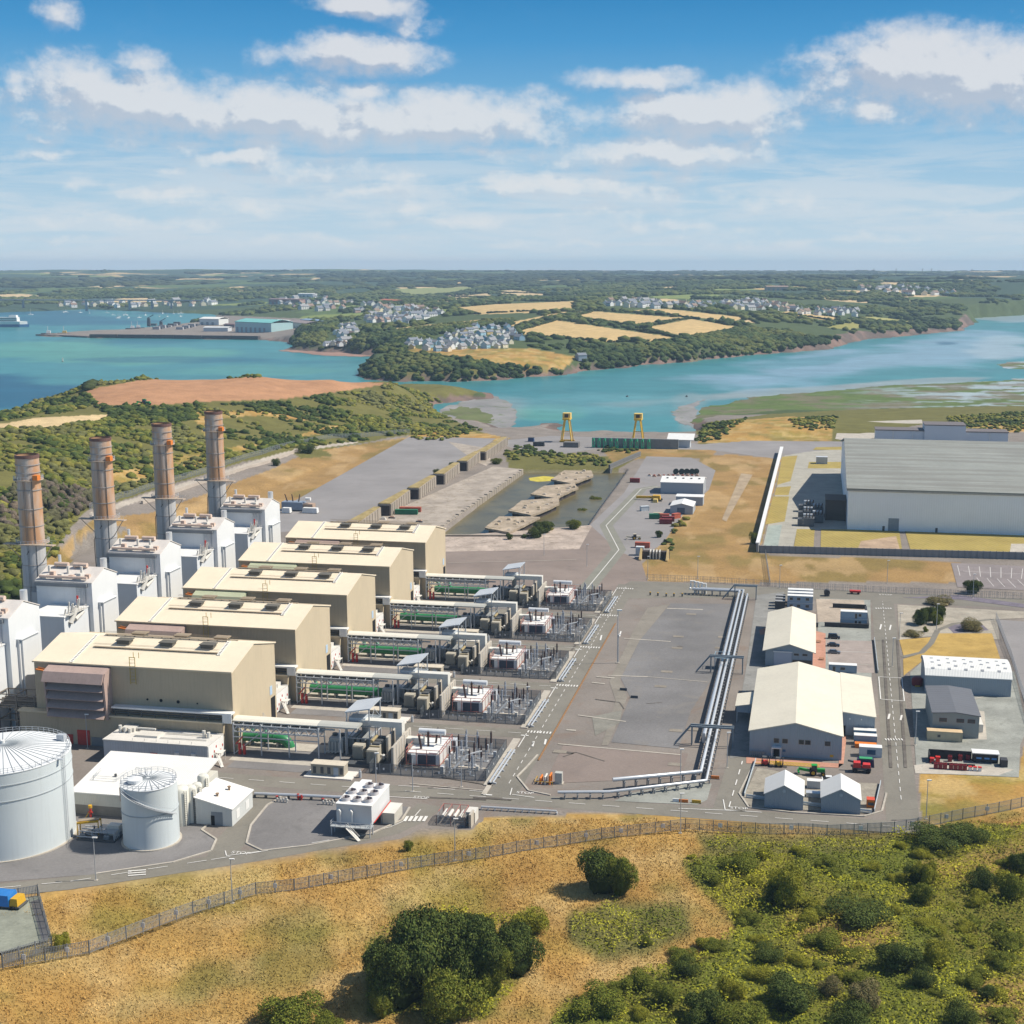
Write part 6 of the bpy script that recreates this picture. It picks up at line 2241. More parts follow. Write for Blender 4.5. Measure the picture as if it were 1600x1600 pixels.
h2 = thing('workshop', 'smaller cream roofed workshop with a tall roller door', 'building', -13.6, 473.0)
gable(h2, 0, 16.6, 0, 53.5, 5.7, 8.2, 8.4, 5.7, blue_grey, cream_roof2, 1.0)
MB().box(3, 9.2, -.16, -.01, 0, 5.2).build('roller_door', M('lilac door', (.46, .49, .56), .5, .04), h2)
MB().box(2.7, 9.5, -.5, -.01, 5.2, 5.6).build('canopy', white_paint, h2)
for x in (10, 13):
    window(h2, x, x + 1.7, 0, 4.2, 4.9)
MB().box(9.6, 16.3, -.2, -.01, 0, 2.6).build('lower_wall', M('brown brick', (.12, .095, .08), .8), h2)

shed_roof = M('grey white roof', (.66, .655, .63), .6, .05, .08, corr=('Y', .5))
for (u, lab) in ((-9, 'left one of the twin small gabled sheds by the front road'), (5.6, 'right one of the twin small gabled sheds by the front road')):
    t = thing('gabled_shed', lab, 'shed', u, 342.0, group='twin gabled sheds')
    gable(t, 0, 10, 0, 11, 3.9, 6.5, 5, 3.9, M('shed cladding', (.29, .34, .38), .6, .05, .1, corr=('X', .5)), shed_roof, .25, .2)
    MB().tube((5, -.16, 5), (5, -.01, 5), .45, 14).build('vent', M('pale vent', (.40, .46, .50), .5), t)
# compound between the sheds: floor, cars, containers
sheet('shed_compound', [(1183, 1200), (1160, 1250), (1175, 1262), (1362, 1272), (1372, 1225), (1300, 1222)], ground_mat('slatted floor', (.30, .27, .22), .2, .3, .5))


def container(lab, u, v, L, W_, H, col, rot=0.0, roof=None, group=None, z=0.0, cat='container', name='shipping_container', wins=()):
    t = thing(name, lab, cat, u, v, z, rot, group)
    m = MB()
    m.box(.1, L - .1, .1, W_ - .1, .12, H - .08)
    m.build('body', col, t)
    m = MB()
    for x in (0, L - .18):
        for y in (0, W_ - .18):
            m.box(x, x + .18, y, y + .18, 0, H)
    for z0 in (0, H - .16):
        m.box(.18, L - .18, 0, .12, z0, z0 + .14).box(.18, L - .18, W_ - .12, W_, z0, z0 + .14)
    m.build('frame', col, t)
    MB().box(-.04, L + .04, -.04, W_ + .04, H, H + .12).build('roof', roof or col, t)
    for (a, b, c, d) in wins:
        window(t, a, b, .1, c, d)
    return t


sky_blue = M('sky blue container', (.20, .34, .46), .5, .1, .3, corr=('X', .25))
pale_white = M('white cabin', (.58, .61, .62), .5, .06, .3, corr=('X', .4))
dred = M('dark red container', (.24, .035, .035), .6, .2, .3, corr=('X', .25))
ored = M('orange red container', (.48, .12, .07), .6, .2, .3, corr=('X', .25))
green_c = M('green container', (.02, .17, .085), .6, .15, .3, corr=('X', .25))
cabin_blue = M('pale blue cabin', (.30, .385, .47), .5, .08, .3, corr=('X', .4))
white_r = M('white cabin roof', (.76, .75, .72), .5, .1, .4)
container('pale blue container beside the wing, farther of two', 15.4, 400.2, 6.6, 2.4, 2.8, sky_blue, roof=white_r)
container('pale blue container beside the wing, nearer of two', 15.4, 395.5, 6.6, 2.4, 2.8, sky_blue, roof=white_r)
container('flat orange skip beside the blue containers', 15.6, 392.6, 6.2, 2.0, 1.2, orange_paint, cat='skip', name='skip')
cw = container('white site cabin with a dark blue notice board', 16.6, 385.4, 6.4, 2.6, 2.9, pale_white, roof=white_r, cat='cabin', name='site_cabin')
MB().box(2.2, 4.6, -.02, .09, .8, 2.2).build('notice_board', M('dark blue board', (.03, .09, .17), .4), cw)
container('white van body parked between the twin sheds', 1.9, 357.5, 4.2, 2, 2.2, pale_white, roof=white_r, cat='container', name='box_body')
container('low silver trailer between the twin sheds', 1.7, 351, 5, 2, 1.3, silver, cat='trailer', name='trailer')
ob = container('small orange plant box right of the twin sheds', 17.4, 346.6, 2, 2.2, 2.3, orange_paint, cat='plant box', name='plant_box', roof=M('bright red', (.62, .09, .04), .5))
MB().box(.3, 1.8, -.05, .09, .9, 1.6).build('vent_panel', dark_steel, ob)


def car(lab, u, v, rot, paint, van=False, group=None):
    t = thing('parked_car', lab, 'van' if van else 'car', u, v, 0, rot, group)
    L, H = 4.6, (2.0 if van else 1.5)
    body = [(-2.3, .35), (2.3, .35), (2.3, .8), (1.9 if van else 1.5, .95), (-2.25, .95)]
    MB().prism(body, -.9, .9, 'y').build('body', paint, t)
    cab = [(1.6, .95), (1.0, H - .05), (-2.1, H), (-2.25, .95)] if van else [(1.2, .95), (.5, H), (-1.3, H), (-2.0, .95)]
    c = MB()
    vs = [(x, y * (.9 if z < 1 else .72), z) for y in (-1, 1) for x, z in cab]
    c.add(vs, [(3, 2, 1, 0), (4, 5, 6, 7), (0, 1, 5, 4), (1, 2, 6, 5), (2, 3, 7, 6), (3, 0, 4, 7)])
    c.build('cabin', win_m if not van else paint, t)
    MB().box(-1.25 if not van else -2, .45 if not van else .9, -.7, .7, H, H + .05).build('roof', paint, t)
    for x in (-1.4, 1.4):
        for s in (-1, 1):
            w = MB().tube((x, s * .95, .33), (x, s * .72, .33), .33, 14).build('wheel', black, t)
            MB().tube((x, s * .97, .33), (x, s * .955, .33), .19, 10).build('rim', silver, w)
    for s in (-.6, .6):
        MB().box(2.28, 2.33, s - .18, s + .18, .6, .78).build('headlight', white_paint, t)
    return t


carp = M('black car paint', (.018, .019, .022), .25, .05, spec=.6)
carg = M('grey car paint', (.16, .17, .19), .25, .05, spec=.6)
carw = M('white car paint', (.75, .75, .74), .3, .05, spec=.5)
car('black van in the court beside the small workshop, farthest of three', *S(1303, 998), 0, carp, True, 'cars beside the small workshop')
car('black car in the court beside the small workshop, middle of three', *S(1302, 1010), 0, carp, False, 'cars beside the small workshop')
car('grey estate car in the court beside the small workshop, nearest of three', *S(1303, 1021), 0, carg, False, 'cars beside the small workshop')
car('white car behind the right twin shed', *S(1297, 1221), .1, carw)


def machine(lab, cat, name, u, v, rot, paint, kind):
    t = thing(name, lab, cat, u, v, 0, rot)
    if kind == 'tractor':
        MB().box(0, 2.3, -.55, .55, .9, 1.9, .1).build('bonnet', paint, t)
        c = MB().box(-1.6, .1, -.85, .85, 1.2, 2.9, .15).build('cab', win_m, t)
        MB().box(-1.55, .05, -.8, .8, 2.9, 3.05).build('roof', paint, c)
        for x, r in ((-1.1, .95), (1.7, .6)):
            for s in (-1, 1):
                w = MB().tube((x, s * 1.15, r), (x, s * .75, r), r, 18).build('wheel', black, t)
                MB().tube((x, s * 1.18, r), (x, s * 1.16, r), r * .55, 12).build('rim', yellow_paint, w)
        MB().bar((-2, .2, 1.2), (-5, .6, 1.6), .5, .7).bar((-5, -.6, .8), (-5, 1.6, .8), .5, .5).build('mower_arm', paint, t)
    elif kind == 'forklift':
        MB().box(-1.4, .6, -.7, .7, .5, 1.5, .1).build('body', paint, t)
        c = MB().bar((.4, -.6, 1.5), (0, -.6, 2.6), .1).bar((.4, .6, 1.5), (0, .6, 2.6), .1).bar((-1.2, -.6, 1.5), (-1, -.6, 2.6), .1).bar((-1.2, .6, 1.5), (-1, .6, 2.6), .1).box(-1.1, .1, -.7, .7, 2.6, 2.7).build('cab', dark_steel, t)
        MB().bar((.9, -.4, .1), (.9, -.4, 2.8), .16).bar((.9, .4, .1), (.9, .4, 2.8), .16).bar((.9, -.4, 2.7), (.9, .4, 2.7), .14).build('mast', dark_steel, t)
        MB().box(.95, 2.1, -.5, -.3, .1, .2).box(.95, 2.1, .3, .5, .1, .2).build('fork', dark_steel, t)
        for x in (-.9, .5):
            for s in (-.75, .55):
                MB().tube((x, s, .4), (x, s + .25, .4), .4, 12).build('wheel', black, t)
    else:
        MB().box(-2.6, 2.6, -1.2, 1.2, .9, 1.5).build('chassis', dark_steel, t)
        MB().box(-2.4, -.2, -1.15, 1.15, 1.5, 2.9, .15).build('cab', paint, t)
        MB().box(.2, 2.5, -1.1, 1.1, 1.5, 2.5, .15).build('engine', paint, t)
        for x in (-1.8, 1.8):
            for s in (-1, 1):
                MB().tube((x, s * 1.3, .7), (x, s * .9, .7), .7, 16).build('wheel', black, t)
        MB().bar((-.6, 1.0, 2.2), (-3.8, 1.0, 2.8), .5, .5).build('boom', dark_steel, t)
    return t


jgreen = M('tractor green', (.02, .32, .06), .4, .1)
machine('bright green tractor with a side mower behind the twin sheds', 'tractor', 'tractor', *S(1276, 1211), .1, jgreen, 'tractor')
machine('red tracked loader right of the big workshop front', 'loader', 'loader', *S(1346, 1206), 0, M('loader red', (.62, .04, .03), .4), 'loader')
machine('dark red forklift before the big workshop door', 'forklift', 'forklift', *S(1197, 1196), .1, red_paint, 'forklift')
machine('black and yellow forklift before the big workshop door', 'forklift', 'forklift', *S(1218, 1198), -.1, yellow_paint, 'forklift')
t = thing('skip', 'dark open skip with a green lid behind the red loader', 'skip', *S(1338, 1198))
MB().box(0, 5, 0, 2.2, 0, 2.2, .2).build('body', M('navy skip', (.04, .04, .09), .5), t)
MB().box(.8, 4.4, .3, 2, 2.2, 2.45).build('lid', M('lid green', (.06, .34, .14), .5), t)
# offices and cabins behind
cab0 = None
for i in range(3):
    for j in range(2):
        lab = ('%s white office cabin in the stack behind the small workshop, %s row' % (('lower', 'upper')[j], ('nearest', 'middle', 'farthest')[i]))
        container(lab, -7.6, 556 + i * 5.4, 10.4, 3.2, 2.8, cabin_blue, roof=white_r, cat='cabin', name='office_cabin', z=j * 2.95, group='stacked office cabins', wins=((1, 2.2, 1.1, 2.1), (4, 5.2, 1.1, 2.1), (7.5, 8.8, 1.1, 2.1)) if i == 0 else ())
for i in range(3):
    container('dark grey storage tank crate left of the office cabins, %s' % ('nearest', 'middle', 'farthest')[i], -12.6, 555 + i * 5, 4, 2.6, 3.4, M('charcoal', (.06, .06, .065), .6), roof=M('grey lid', (.3, .3, .3), .6), cat='crate', name='storage_crate')
for j in range(2):
    container('%s pale blue cabin of the two storey pair in the walled compound' % ('lower', 'upper')[j], 13.6, 533.4, 10.3, 3.2, 2.8, cabin_blue, roof=white_r, cat='cabin', name='office_cabin', z=j * 2.95, wins=((5.6, 6.4, .3, 2.2), (7, 8, 1.1, 2.1)))
container('long low pale blue cabin at the end of the car court', 8.6, 468.5, 9.6, 2.8, 2.8, cabin_blue, roof=white_r, cat='cabin', name='office_cabin', wins=((1.4, 2.2, .4, 2.2), (4, 5.5, 1.1, 2)))
dk = M('dark rail', (.045, .045, .05), .7, .15)
for (u0, u1, v0, v1, lab) in ((7.5, 24.5, 530.6, 531.2, 'dark hoarding in front of the two storey cabins'), (24, 24.6, 531.2, 560, 'dark hoarding along the right of the cabin compound'), (11, 24.5, 562, 562.6, 'dark hoarding at the back of the cabin compound'), (1.8, 5, 529, 529.6, 'short dark hoarding beside the small workshop')):
    t = thing('hoarding', lab, 'hoarding', u0, v0)
    MB().box(0, u1 - u0, 0, v1 - v0, 0, 1.7).build('panel', dk, t)
    MB().box(-.1, u1 - u0 + .1, -.1, v1 - v0 + .1, 1.7, 1.8).build('cap', dk, t)
t = thing('red_trailer', 'red flatbed trailer on the top road', 'trailer', *S(1336, 928))
MB().box(-2.4, 2.4, -1, 1, .8, 1.6, .1).build('body', M('loader red', (.62, .04, .03)), t)
for x in (-1.4, 1.4):
    MB().tube((x, -1.1, .5), (x, 1.1, .5), .5, 14).build('wheel', black, t)
t = thing('water_bowser', 'black round tank beside the office cabins', 'tank', *S(1292, 931))
MB().tube((0, -1.2, 1.6), (0, 1.2, 1.6), 1.3, 18).build('drum', M('charcoal', (.06, .06, .065)), t)
MB().box(-1.1, 1.1, -1, 1, 0, .5).build('skid', dark_steel, t)
t = thing('picnic_bench', 'brown timber bench on the red paving, nearer one', 'bench', *S(1284, 1031))
u2, v2 = S(1279, 1004)
for q in (0, 1):
    if q:
        t = dup(t, u2, v2, label='brown timber bench on the red paving, farther one')
        break
    MB().box(-.9, .9, -.4, .4, .7, .78).build('table_top', M('bench timber', (.34, .17, .07), .8), t)
    for s in (-.85, .85):
        MB().box(-.9, .9, s - .15, s + .15, .42, .48).build('seat', M('bench timber', (.34, .17, .07)), t)
    for s in (-.7, .7):
        MB().bar((s, -.85, 0), (s, -.2, .72), .08).bar((s, .85, 0), (s, .2, .72), .08).build('leg', M('bench timber', (.34, .17, .07)), t)

# ------------------------------------------------------------------ barn, grey store and bottle store at the right edge
bn = thing('storage_barn', 'long blue grey barn with a rounded white roof', 'building', 40.0, 451.0)
gp_ = [(0, 0), (19.6, 0), (19.6, 6), (17.5, 7.6), (14, 8.5), (9.8, 8.8), (5.6, 8.5), (2.1, 7.6), (0, 6)]
MB().prism(gp_, 0, 27.4, 'x').build('wall', M('barn wall', (.31, .36, .40), .6, .05, .08, corr=('X', .6)), bn)
m = MB()
rf = [(-.3, 5.95), (2, 7.72), (5.6, 8.62), (9.8, 8.92), (14, 8.62), (17.6, 7.72), (19.9, 5.95)]
m.prism(rf + [(a, b + .22) for a, b in rf[::-1]], -.3, 27.7, 'x')
m.build('roof', M('barn roof', (.74, .735, .70), .55, .05, .08, corr=('X', .5)), bn)
k = 0
for row in range(5):
    for i in range(5):
        u, v = 2.4 + i * 5.3 + (2.2 if row % 2 else 0), 2.2 + row * 2.0
        if u > 26:
            continue
        z = np.interp(v, [a for a, b in rf], [b for a, b in rf]) + .24
        sl = np.interp(v + .5, [a for a, b in rf], [b for a, b in rf]) - np.interp(v - .5, [a for a, b in rf], [b for a, b in rf])
        MB().add([(u - .5, v - .4, z - sl * .4), (u + .5, v - .4, z - sl * .4), (u + .5, v + .4, z + sl * .4), (u - .5, v + .4, z + sl * .4), (u - .5, v - .4, z - sl * .4 + .1), (u + .5, v - .4, z - sl * .4 + .1), (u + .5, v + .4, z + sl * .4 + .1), (u - .5, v + .4, z + sl * .4 + .1)],
                 [(3, 2, 1, 0), (4, 5, 6, 7), (0, 1, 5, 4), (1, 2, 6, 5), (2, 3, 7, 6), (3, 0, 4, 7)]).build('rooflight', M('rooflight', (.33, .34, .36), .3), bn)
gs2 = thing('grey_store', 'tall grey store with dark ribbed roof', 'building', 38.8, 407.2)
MB().prism([(0, 0), (13.5, 0), (13.5, 7.0), (6.7, 7.8), (0, 7.4)], 0, 26.5, 'y').build('wall', M('grey render', (.30, .315, .305), .8, .06, .1, streak=.12), gs2)
m = MB()
m.prism([(-.4, 7.35), (6.7, 7.85), (6.7, 8.1), (-.4, 7.6)], -.4, 26.9, 'y').prism([(6.7, 7.85), (13.9, 7.0), (13.9, 7.25), (6.7, 8.1)], -.4, 26.9, 'y')
m.build('roof', M('dark ribbed roof', (.135, .14, .155), .7, .08, .1, corr=('Y', 2.2)), gs2)
for x in (2, 7.0, 10.2):
    window(gs2, x, x + 2, 0, 4.9, 5.9, M('maroon frame', (.15, .05, .05), .5))
MB().box(13.52, 15.5, 6, 14, 0, 2.6).build('lean_to', off_white, gs2)
container('cream site container in front of the grey store', 37.0, 402.9, 10.2, 2.8, 3.0, M('cream container', (.55, .47, .32), .6, .12, .3, corr=('X', .25), streak=.2), roof=M('rusty cream roof', (.62, .46, .28), .7, .2, .5), wins=((3, 3.8, 1.3, 2),))
t = thing('slurry_tank', 'round dark red tank in the barn shadow', 'tank', *S(1433, 1071))
MB().lathe([(1.7, 0), (1.9, .8), (1.9, 2.4), (1.2, 3), (.01, 3.1)], 0, 0, 20).build('body', M('maroon tank', (.22, .02, .03), .5), t)
MB().bar((-.8, -1.8, .3), (.8, -1.8, .3), .4, .5).build('tow_bar', yellow_paint, t)
for (px, lab) in ((1469, 'blue wheeled bin behind the grey store, left one'), (1484, 'blue wheeled bin behind the grey store, middle one'), (1502, 'pale blue wheeled bin behind the grey store')):
    t = thing('waste_bin', lab, 'bin', *S(px, 1075))
    MB().box(-1.3, 1.3, -.7, .7, .2, 1.7).build('body', M('bin blue', (.02, .14, .28), .5), t)
    MB().box(-1.35, 1.35, -.75, .75, 1.7, 1.9).build('lid', M('bin lid', (.45, .62, .72), .5), t)
sw = M('store black', (.035, .035, .038), .7)
st_ = thing('bottle_store', 'black walled open store with a white roof, for gas bottles', 'store', *S(1452, 1192))
MB().box(0, 12, 4.0, 4.3, 0, 2.7).box(-.1, .2, .2, 4.0, 0, 2.4).build('back_wall', sw, st_)
MB().box(12.3, 19.2, 2.6, 5.5, 0, 2.8).build('bay', sw, st_)
MB().box(12, 19.5, 2.2, 5.8, 2.8, 3.05).build('roof', white_r, st_)
MB().box(.5, 12.5, -1.2, -1.0, 0, .8).build('low_wall', sw, st_)
for i, x in enumerate((13.2, 15.4, 17.4)):
    MB().box(x, x + 1.4, 2.5, 2.58, 1.2, 1.7).build('sign', M('bright sign blue', (.10, .30, .62), .5), st_)
MB().box(19.6, 21.5, 0, 2.6, 0, 2.2).build('end_bay', M('charcoal', (.06, .06, .065)), st_)
br = thing('gas_bottle', 'dark red gas bottle crate in the front row of the bottle store', 'bottle crate', *S(1462, 1201), group='front row of dark red bottle crates')
MB().box(-.55, .55, -.5, .5, .1, 1.7).build('crate', M('maroon tank', (.22, .02, .03)), br)
for x in (-.3, .05, .35):
    MB().lathe([(.14, 1.7), (.14, 1.95), (.05, 2.1)], x, 0, 8).build('bottle_top', dred, br)
u0, v0 = S(1462, 1201)
for i in range(1, 7):
    dup(br, u0 + i * 1.25 + (.4 if i > 2 else 0), v0)
for i, (px, py) in enumerate(((1484, 1190), (1500, 1189), (1512, 1188))):
    t = dup(br, *S(px, py), label='dark red bottle crate standing at the back wall of the store, %s' % ('left', 'middle', 'right')[i], group='back row of bottle crates')
for i, (px, py, c) in enumerate(((1456, 1192, 'left'), (1465, 1190, 'right'))):
    t = thing('waste_bin', 'bright red bin at the left end of the bottle store, %s one' % c, 'bin', *S(px, py))
    MB().box(-.6, .6, -.6, .6, 0, 1.4, .08).build('body', M('loader red', (.62, .04, .03)), t)
    MB().box(-.65, .65, -.65, .65, 1.4, 1.55).build('lid', M('loader red', (.62, .04, .03)), t)
for i in range(3):
    t = thing('waste_bin', 'white bin with a red lid ending the bottle row, %s one' % ('left', 'middle', 'right')[i], 'bin', u0 + 9.4 + i * 1.3, v0 + .2)
    MB().box(-.45, .45, -.4, .4, 0, 1.1).build('body', white_paint, t)
    MB().box(-.5, .5, -.45, .45, 1.1, 1.3).build('lid', M('loader red', (.62, .04, .03)), t)

# ------------------------------------------------------------------ derelict basin, quay and stock yard
wat = ground_mat('basin water', (.13, .108, .052), .25, .04, .6, (.06, .06, .035), rough=.3)
sheet('basin_water', [(800, 728), (990, 728), (930, 826), (860, 830), (836, 842), (672, 842)], wat, z=-2.6)
sheet('algae', [(826, 741), (850, 738), (872, 740), (870, 745), (840, 747), (828, 745)], ground_mat('algae', (.50, .42, .07), .2, .3, .4), z=-2.55)
moss_conc = M('mossy concrete', (.36, .31, .255), .9, .2, .15, streak=.5, dark=(.14, .11, .07))
recess_shade = M('dark recess', (.07, .055, .05), .9, .3, .3)  # near-black that paints the shade of voids and recesses on solid faces
rubble_top = ground_mat('overgrown slab', (.37, .30, .225), .3, .12, .7, (.17, .14, .06))
for i, poly in enumerate(([(861, 752), (881, 738), (924, 738), (927, 746), (904, 755), (893, 758)], [(829, 775), (850, 762), (898, 758), (903, 765), (881, 775), (870, 782)], [(795, 801), (815, 785), (872, 781), (874, 790), (846, 803), (829, 808)], [(757, 828), (780, 810), (844, 811), (820, 824), (795, 835)])):
    t = thing('concrete_plinth', 'broken concrete plinth standing in the flooded basin, %s from the quay' % ('first', 'second', 'third', 'fourth')[i], 'ruin', *S(*poly[0]))
    o0 = Vector(S(*poly[0]))
    raw = [Vector(S(*p)) - o0 for p in poly]
    pts = []
    for p, q in zip(raw, raw[1:] + raw[:1]):
        for j in range(5):
            pts.append(p.lerp(q, j / 5) + Vector((rnd.uniform(-.35, .35), rnd.uniform(-.6, .6))))
    c = sum(pts, Vector((0, 0))) / len(pts)
    MB().prism([tuple(p) for p in pts], .1, 1.3).build('slab', rubble_top, t)
    MB().prism([tuple(c + (p - c) * .86) for p in pts], -5.5, .1).build('base', recess_shade, t)  # dark colour paints the shaded void beneath the slab
    for j in range(9):
        q = c + (rnd.choice(pts) - c) * rnd.uniform(.3, .9)
        MB().box(q.x - 1.2, q.x + 1, q.y - 2, q.y + 1.5, 1.3, 1.3 + rnd.uniform(.3, 1.1), .4).build('rubble_block', moss_conc if j % 2 else rubble_top, t)
t = thing('basin_wall', 'long ragged concrete wall along the left side of the flooded basin', 'wall', *S(689, 826))
a, b = Vector(S(689, 826)), Vector(S(818, 735))
d = b - a
n = 34
for i in range(n):
    p = d * (i / n)
    q = d * ((i + .9) / n)
    h = .5 + .7 * rnd.random()
    MB().add([(p.x, p.y, -5), (q.x, q.y, -5), (q.x - 2, q.y, -5), (p.x - 2, p.y, -5), (p.x, p.y, h), (q.x, q.y, h * .8), (q.x - 2, q.y, h), (p.x - 2, p.y, h)], [(3, 2, 1, 0), (4, 5, 6, 7), (0, 1, 5, 4), (1, 2, 6, 5), (2, 3, 7, 6), (3, 0, 4, 7)]).build('panel', moss_conc, t)
for p, q, lab in (((672, 838), (832, 838), 'front concrete wall of the flooded basin'), ((952, 734), (1000, 713), 'dark concrete wall at the far corner of the basin')):
    a, b = Vector(S(*p)), Vector(S(*q))
    t = thing('basin_wall', lab, 'wall', *a)
    MB().bar((0, 0, -2.4), (b.x - a.x, b.y - a.y, -2.4), 1.2, 6.2 if p[0] < 700 else 12).build('panel', moss_conc if p[0] < 700 else M('dark grey concrete', (.15, .15, .15), .9, .2, .2), t)  # the far wall takes a plain darker concrete colour
    MB().bar((0, 0, .8), (b.x - a.x, b.y - a.y, .8), 1.4, .2).build('coping', moss_conc, t)
for i, (v0, v1, h) in enumerate(((672, 724, 6.2), (731, 781, 6.8), (788, 839, 6.8), (846, 899, 6.8), (906, 958, 6.8), (960, 1050, 6.2))):
    t = thing('concrete_bunker', 'long roofless concrete bunker wall with grassy top, number %s along the apron' % ('one', 'two', 'three', 'four', 'five', 'six')[i], 'ruin', -241.5, v0, group='row of concrete bunker walls')
    MB().prism([(0, 0), (8, 0), (4.2, v1 - v0), (0, v1 - v0)], 0, h).build('wall', moss_conc, t)
    MB().box(.9, 7.0, -.06, -.01, .2, h - .9).build('recess', recess_shade, t)  # flat dark panel: shade of a recess painted on the front
    MB().prism([(.3, .3), (7.2, .3), (3.6, v1 - v0 - .3), (.3, v1 - v0 - .3)], h, h + .35).build('turf', ground_mat('wall turf', (.34, .26, .12), .3, .2, .6, (.13, .14, .04)), t)
    for k in range(int((v1 - v0) / 6)):
        q = 8 - 3.8 * (2 + k * 6) / (v1 - v0)
        MB().box(q - .3, q + .25, 2 + k * 6, 2.6 + k * 6, 0, h).build('buttress', moss_conc, t)
container('green shipping container by the concrete bunkers', *S(617, 804), 13, 2.6, 2.7, green_c, rot=.12)
container('red shipping container behind the green one', *S(624, 800), 12.5, 2.6, 2.7, ored, rot=.12)
for px, py, lab in ((598, 812, 'white scrap panel'), (612, 810, 'dark scrap heap'), (655, 816, 'grey scrap bundle')):
    t = thing('scrap_pile', lab + ' lying on the old concrete floor', 'scrap', *S(px, py))
    MB().box(-2, 2, -.8, .8, 0, .8, .3).build('lower_piece', off_white if 'white' in lab else dark_steel, t)
    MB().box(-1, 1.6, -.6, .5, .8, 1.5, .3).build('upper_piece', off_white if 'white' in lab else rust_pipe, t)
# spare transformer on the apron
t = thing('spare_transformer', 'blue grey spare transformer with three bushings on the apron', 'transformer', *S(440, 798))
MB().box(0, 13, 0, 6, .6, 5.2).build('tank', M('transformer blue', (.25, .30, .38), .5, .1), t)
MB().box(13.2, 19, 0, 5, .4, 4.4).build('cooler', M('cooler rust', (.42, .30, .22), .6, .2), t)
MB().tube((14, 2.5, 7), (17, 2.5, 7), 1, 14).build('conservator', white_paint, t)
for x, dx in ((2.5, -1.4), (6, -.6), (9.5, .8)):
    MB().tube((x, 3, 5.2), (x + dx, 3, 9.5), .4, 10, .25).build('bushing', brown_ceramic, t)
for i, (px, lab) in enumerate(((440, 'small white shrouded crate before the spare transformer'), (472, 'long white shrouded crate before the spare transformer'))):
    t = thing('shrouded_crate', lab, 'crate', *S(px, 802))
    MB().box(0, (5, 9)[i], 0, 3.5, 0, 3.1, .25).build('cover', white_paint, t)
    MB().box(-.2, (5.2, 9.2)[i], -.2, 3.7, 0, .25).build('pallet', dark_steel, t)
# gantry cranes and the intake screens
crane_yellow = M('crane yellow', (.82, .50, .05), .5, .1, .5)
for px, py, lab in ((886, 690, 'tall yellow gantry crane left of the intake screens'), (997, 691, 'yellow gantry crane behind the intake screens')):
    t = thing('gantry_crane', lab, 'crane', *S(px, py))
    for y in (-4, 4):
        MB().bar((-4.5, y, 0), (-1.8, y * .7, 18), .75).build('leg', crane_yellow, t)
        MB().bar((4.5, y, 0), (1.8, y * .7, 18), .75).build('leg', crane_yellow, t)
        MB().bar((-5.5, y, .6), (5.5, y, .6), 1, 1.1).build('sill_beam', yellow_paint, t)
    MB().box(-3, 3, -5, 5, 18, 19.4).build('bridge_beam', crane_yellow, t)
    hs = MB().box(-3.2, 3.2, -3, 3, 19.4, 23.4).build('hoist_house', M('hoist yellow', (.80, .56, .16), .6), t)
    MB().box(-1.6, 1.6, -3.08, -3.01, 20, 22.6).build('opening', recess_shade, hs)
    MB().bar((-2.9, -3.5, 9), (2.9, -3.5, 9), .5).build('tie_beam', yellow_paint, t)
a, b = S(880, 699), S(1062, 699)
t = thing('intake_wall', 'long grey intake wall in front of the estuary', 'wall', *a)
MB().box(0, 12, 0, 8, 0, 4).build('platform', M('dark quay', (.17, .16, .15), .8), t)
MB().box(22, b[0] - a[0], 5, 7, 0, 7.6).build('panel', M('intake grey', (.23, .25, .26), .7, .15, .3), t)
for i in range(18):
    MB().box(23 + i * 3.5, 23.4 + i * 3.5, 4.6, 5, 0, 7.6).build('rib', M('intake grey', (.23, .25, .26)), t)
s0 = None
for i, px in enumerate((929, 938, 947, 957, 966, 979, 989, 998, 1007, 1017)):
    u, v = S(px, 698)[0], a[1] + 3.2
    if s0 is None:
        s0 = thing('intake_screen', 'green intake screen unit in the row against the grey wall', 'intake screen', u, v, group='green intake screens')
        MB().box(-1.2, 1.2, -.5, 1.5, 0, 1.6).build('base', M('screen green', (.07, .50, .26), .5), s0)
        MB().box(-.7, .7, .2, 1.2, 1.6, 5.6).build('housing', M('screen grey', (.30, .33, .34), .5), s0)
        MB().tube((.2, -.3, 5.6), (.2, -.3, 7.4), .7, 10).bar((-.9, -.2, 1.6), (-.9, -.2, 6.8), .7).bar((.9, -.2, 1.6), (.9, -.2, 5), .5).build('drive', M('screen green', (.03, .24, .12)), s0)
    else:
        dup(s0, u, v)
t = thing('pump_house', 'white pump house with a broad sloping roof at the quay', 'building', *S(1046, 699))
MB().box(0, 16, 0, 9, 0, 6.4).build('wall', pale_white, t)
MB().prism([(-1.5, 6.0), (10.5, 9.6), (10.5, 10), (-1.5, 6.4)], -2, 19, 'x').build('roof', white_r, t)
MB().box(2, 6, -.06, -.01, 0, 4).build('door', dark_steel, t)
MB().box(-5, -.05, 1, 7, 0, 3.4).build('lean_to', off_white, t)
for px, py, c, lab in ((830, 690, 'deep blue', 'blue skip on the quay road'), (838, 697, 'charcoal', 'dark bin on the quay road, left'), (846, 697, 'charcoal', 'dark bin on the quay road, right')):
    t = thing('skip', lab, 'skip', *S(px, py))
    MB().box(-2.5, 2.5, -1.6, 1.6, .2, 3.2, .25).build('body', M('skip ' + c, (.03, .07, .17) if 'blue' in c else (.06, .06, .065), .5), t)
    MB().box(-2.6, 2.6, -1.7, 1.7, 3.2, 3.4).build('lid', dark_steel, t)
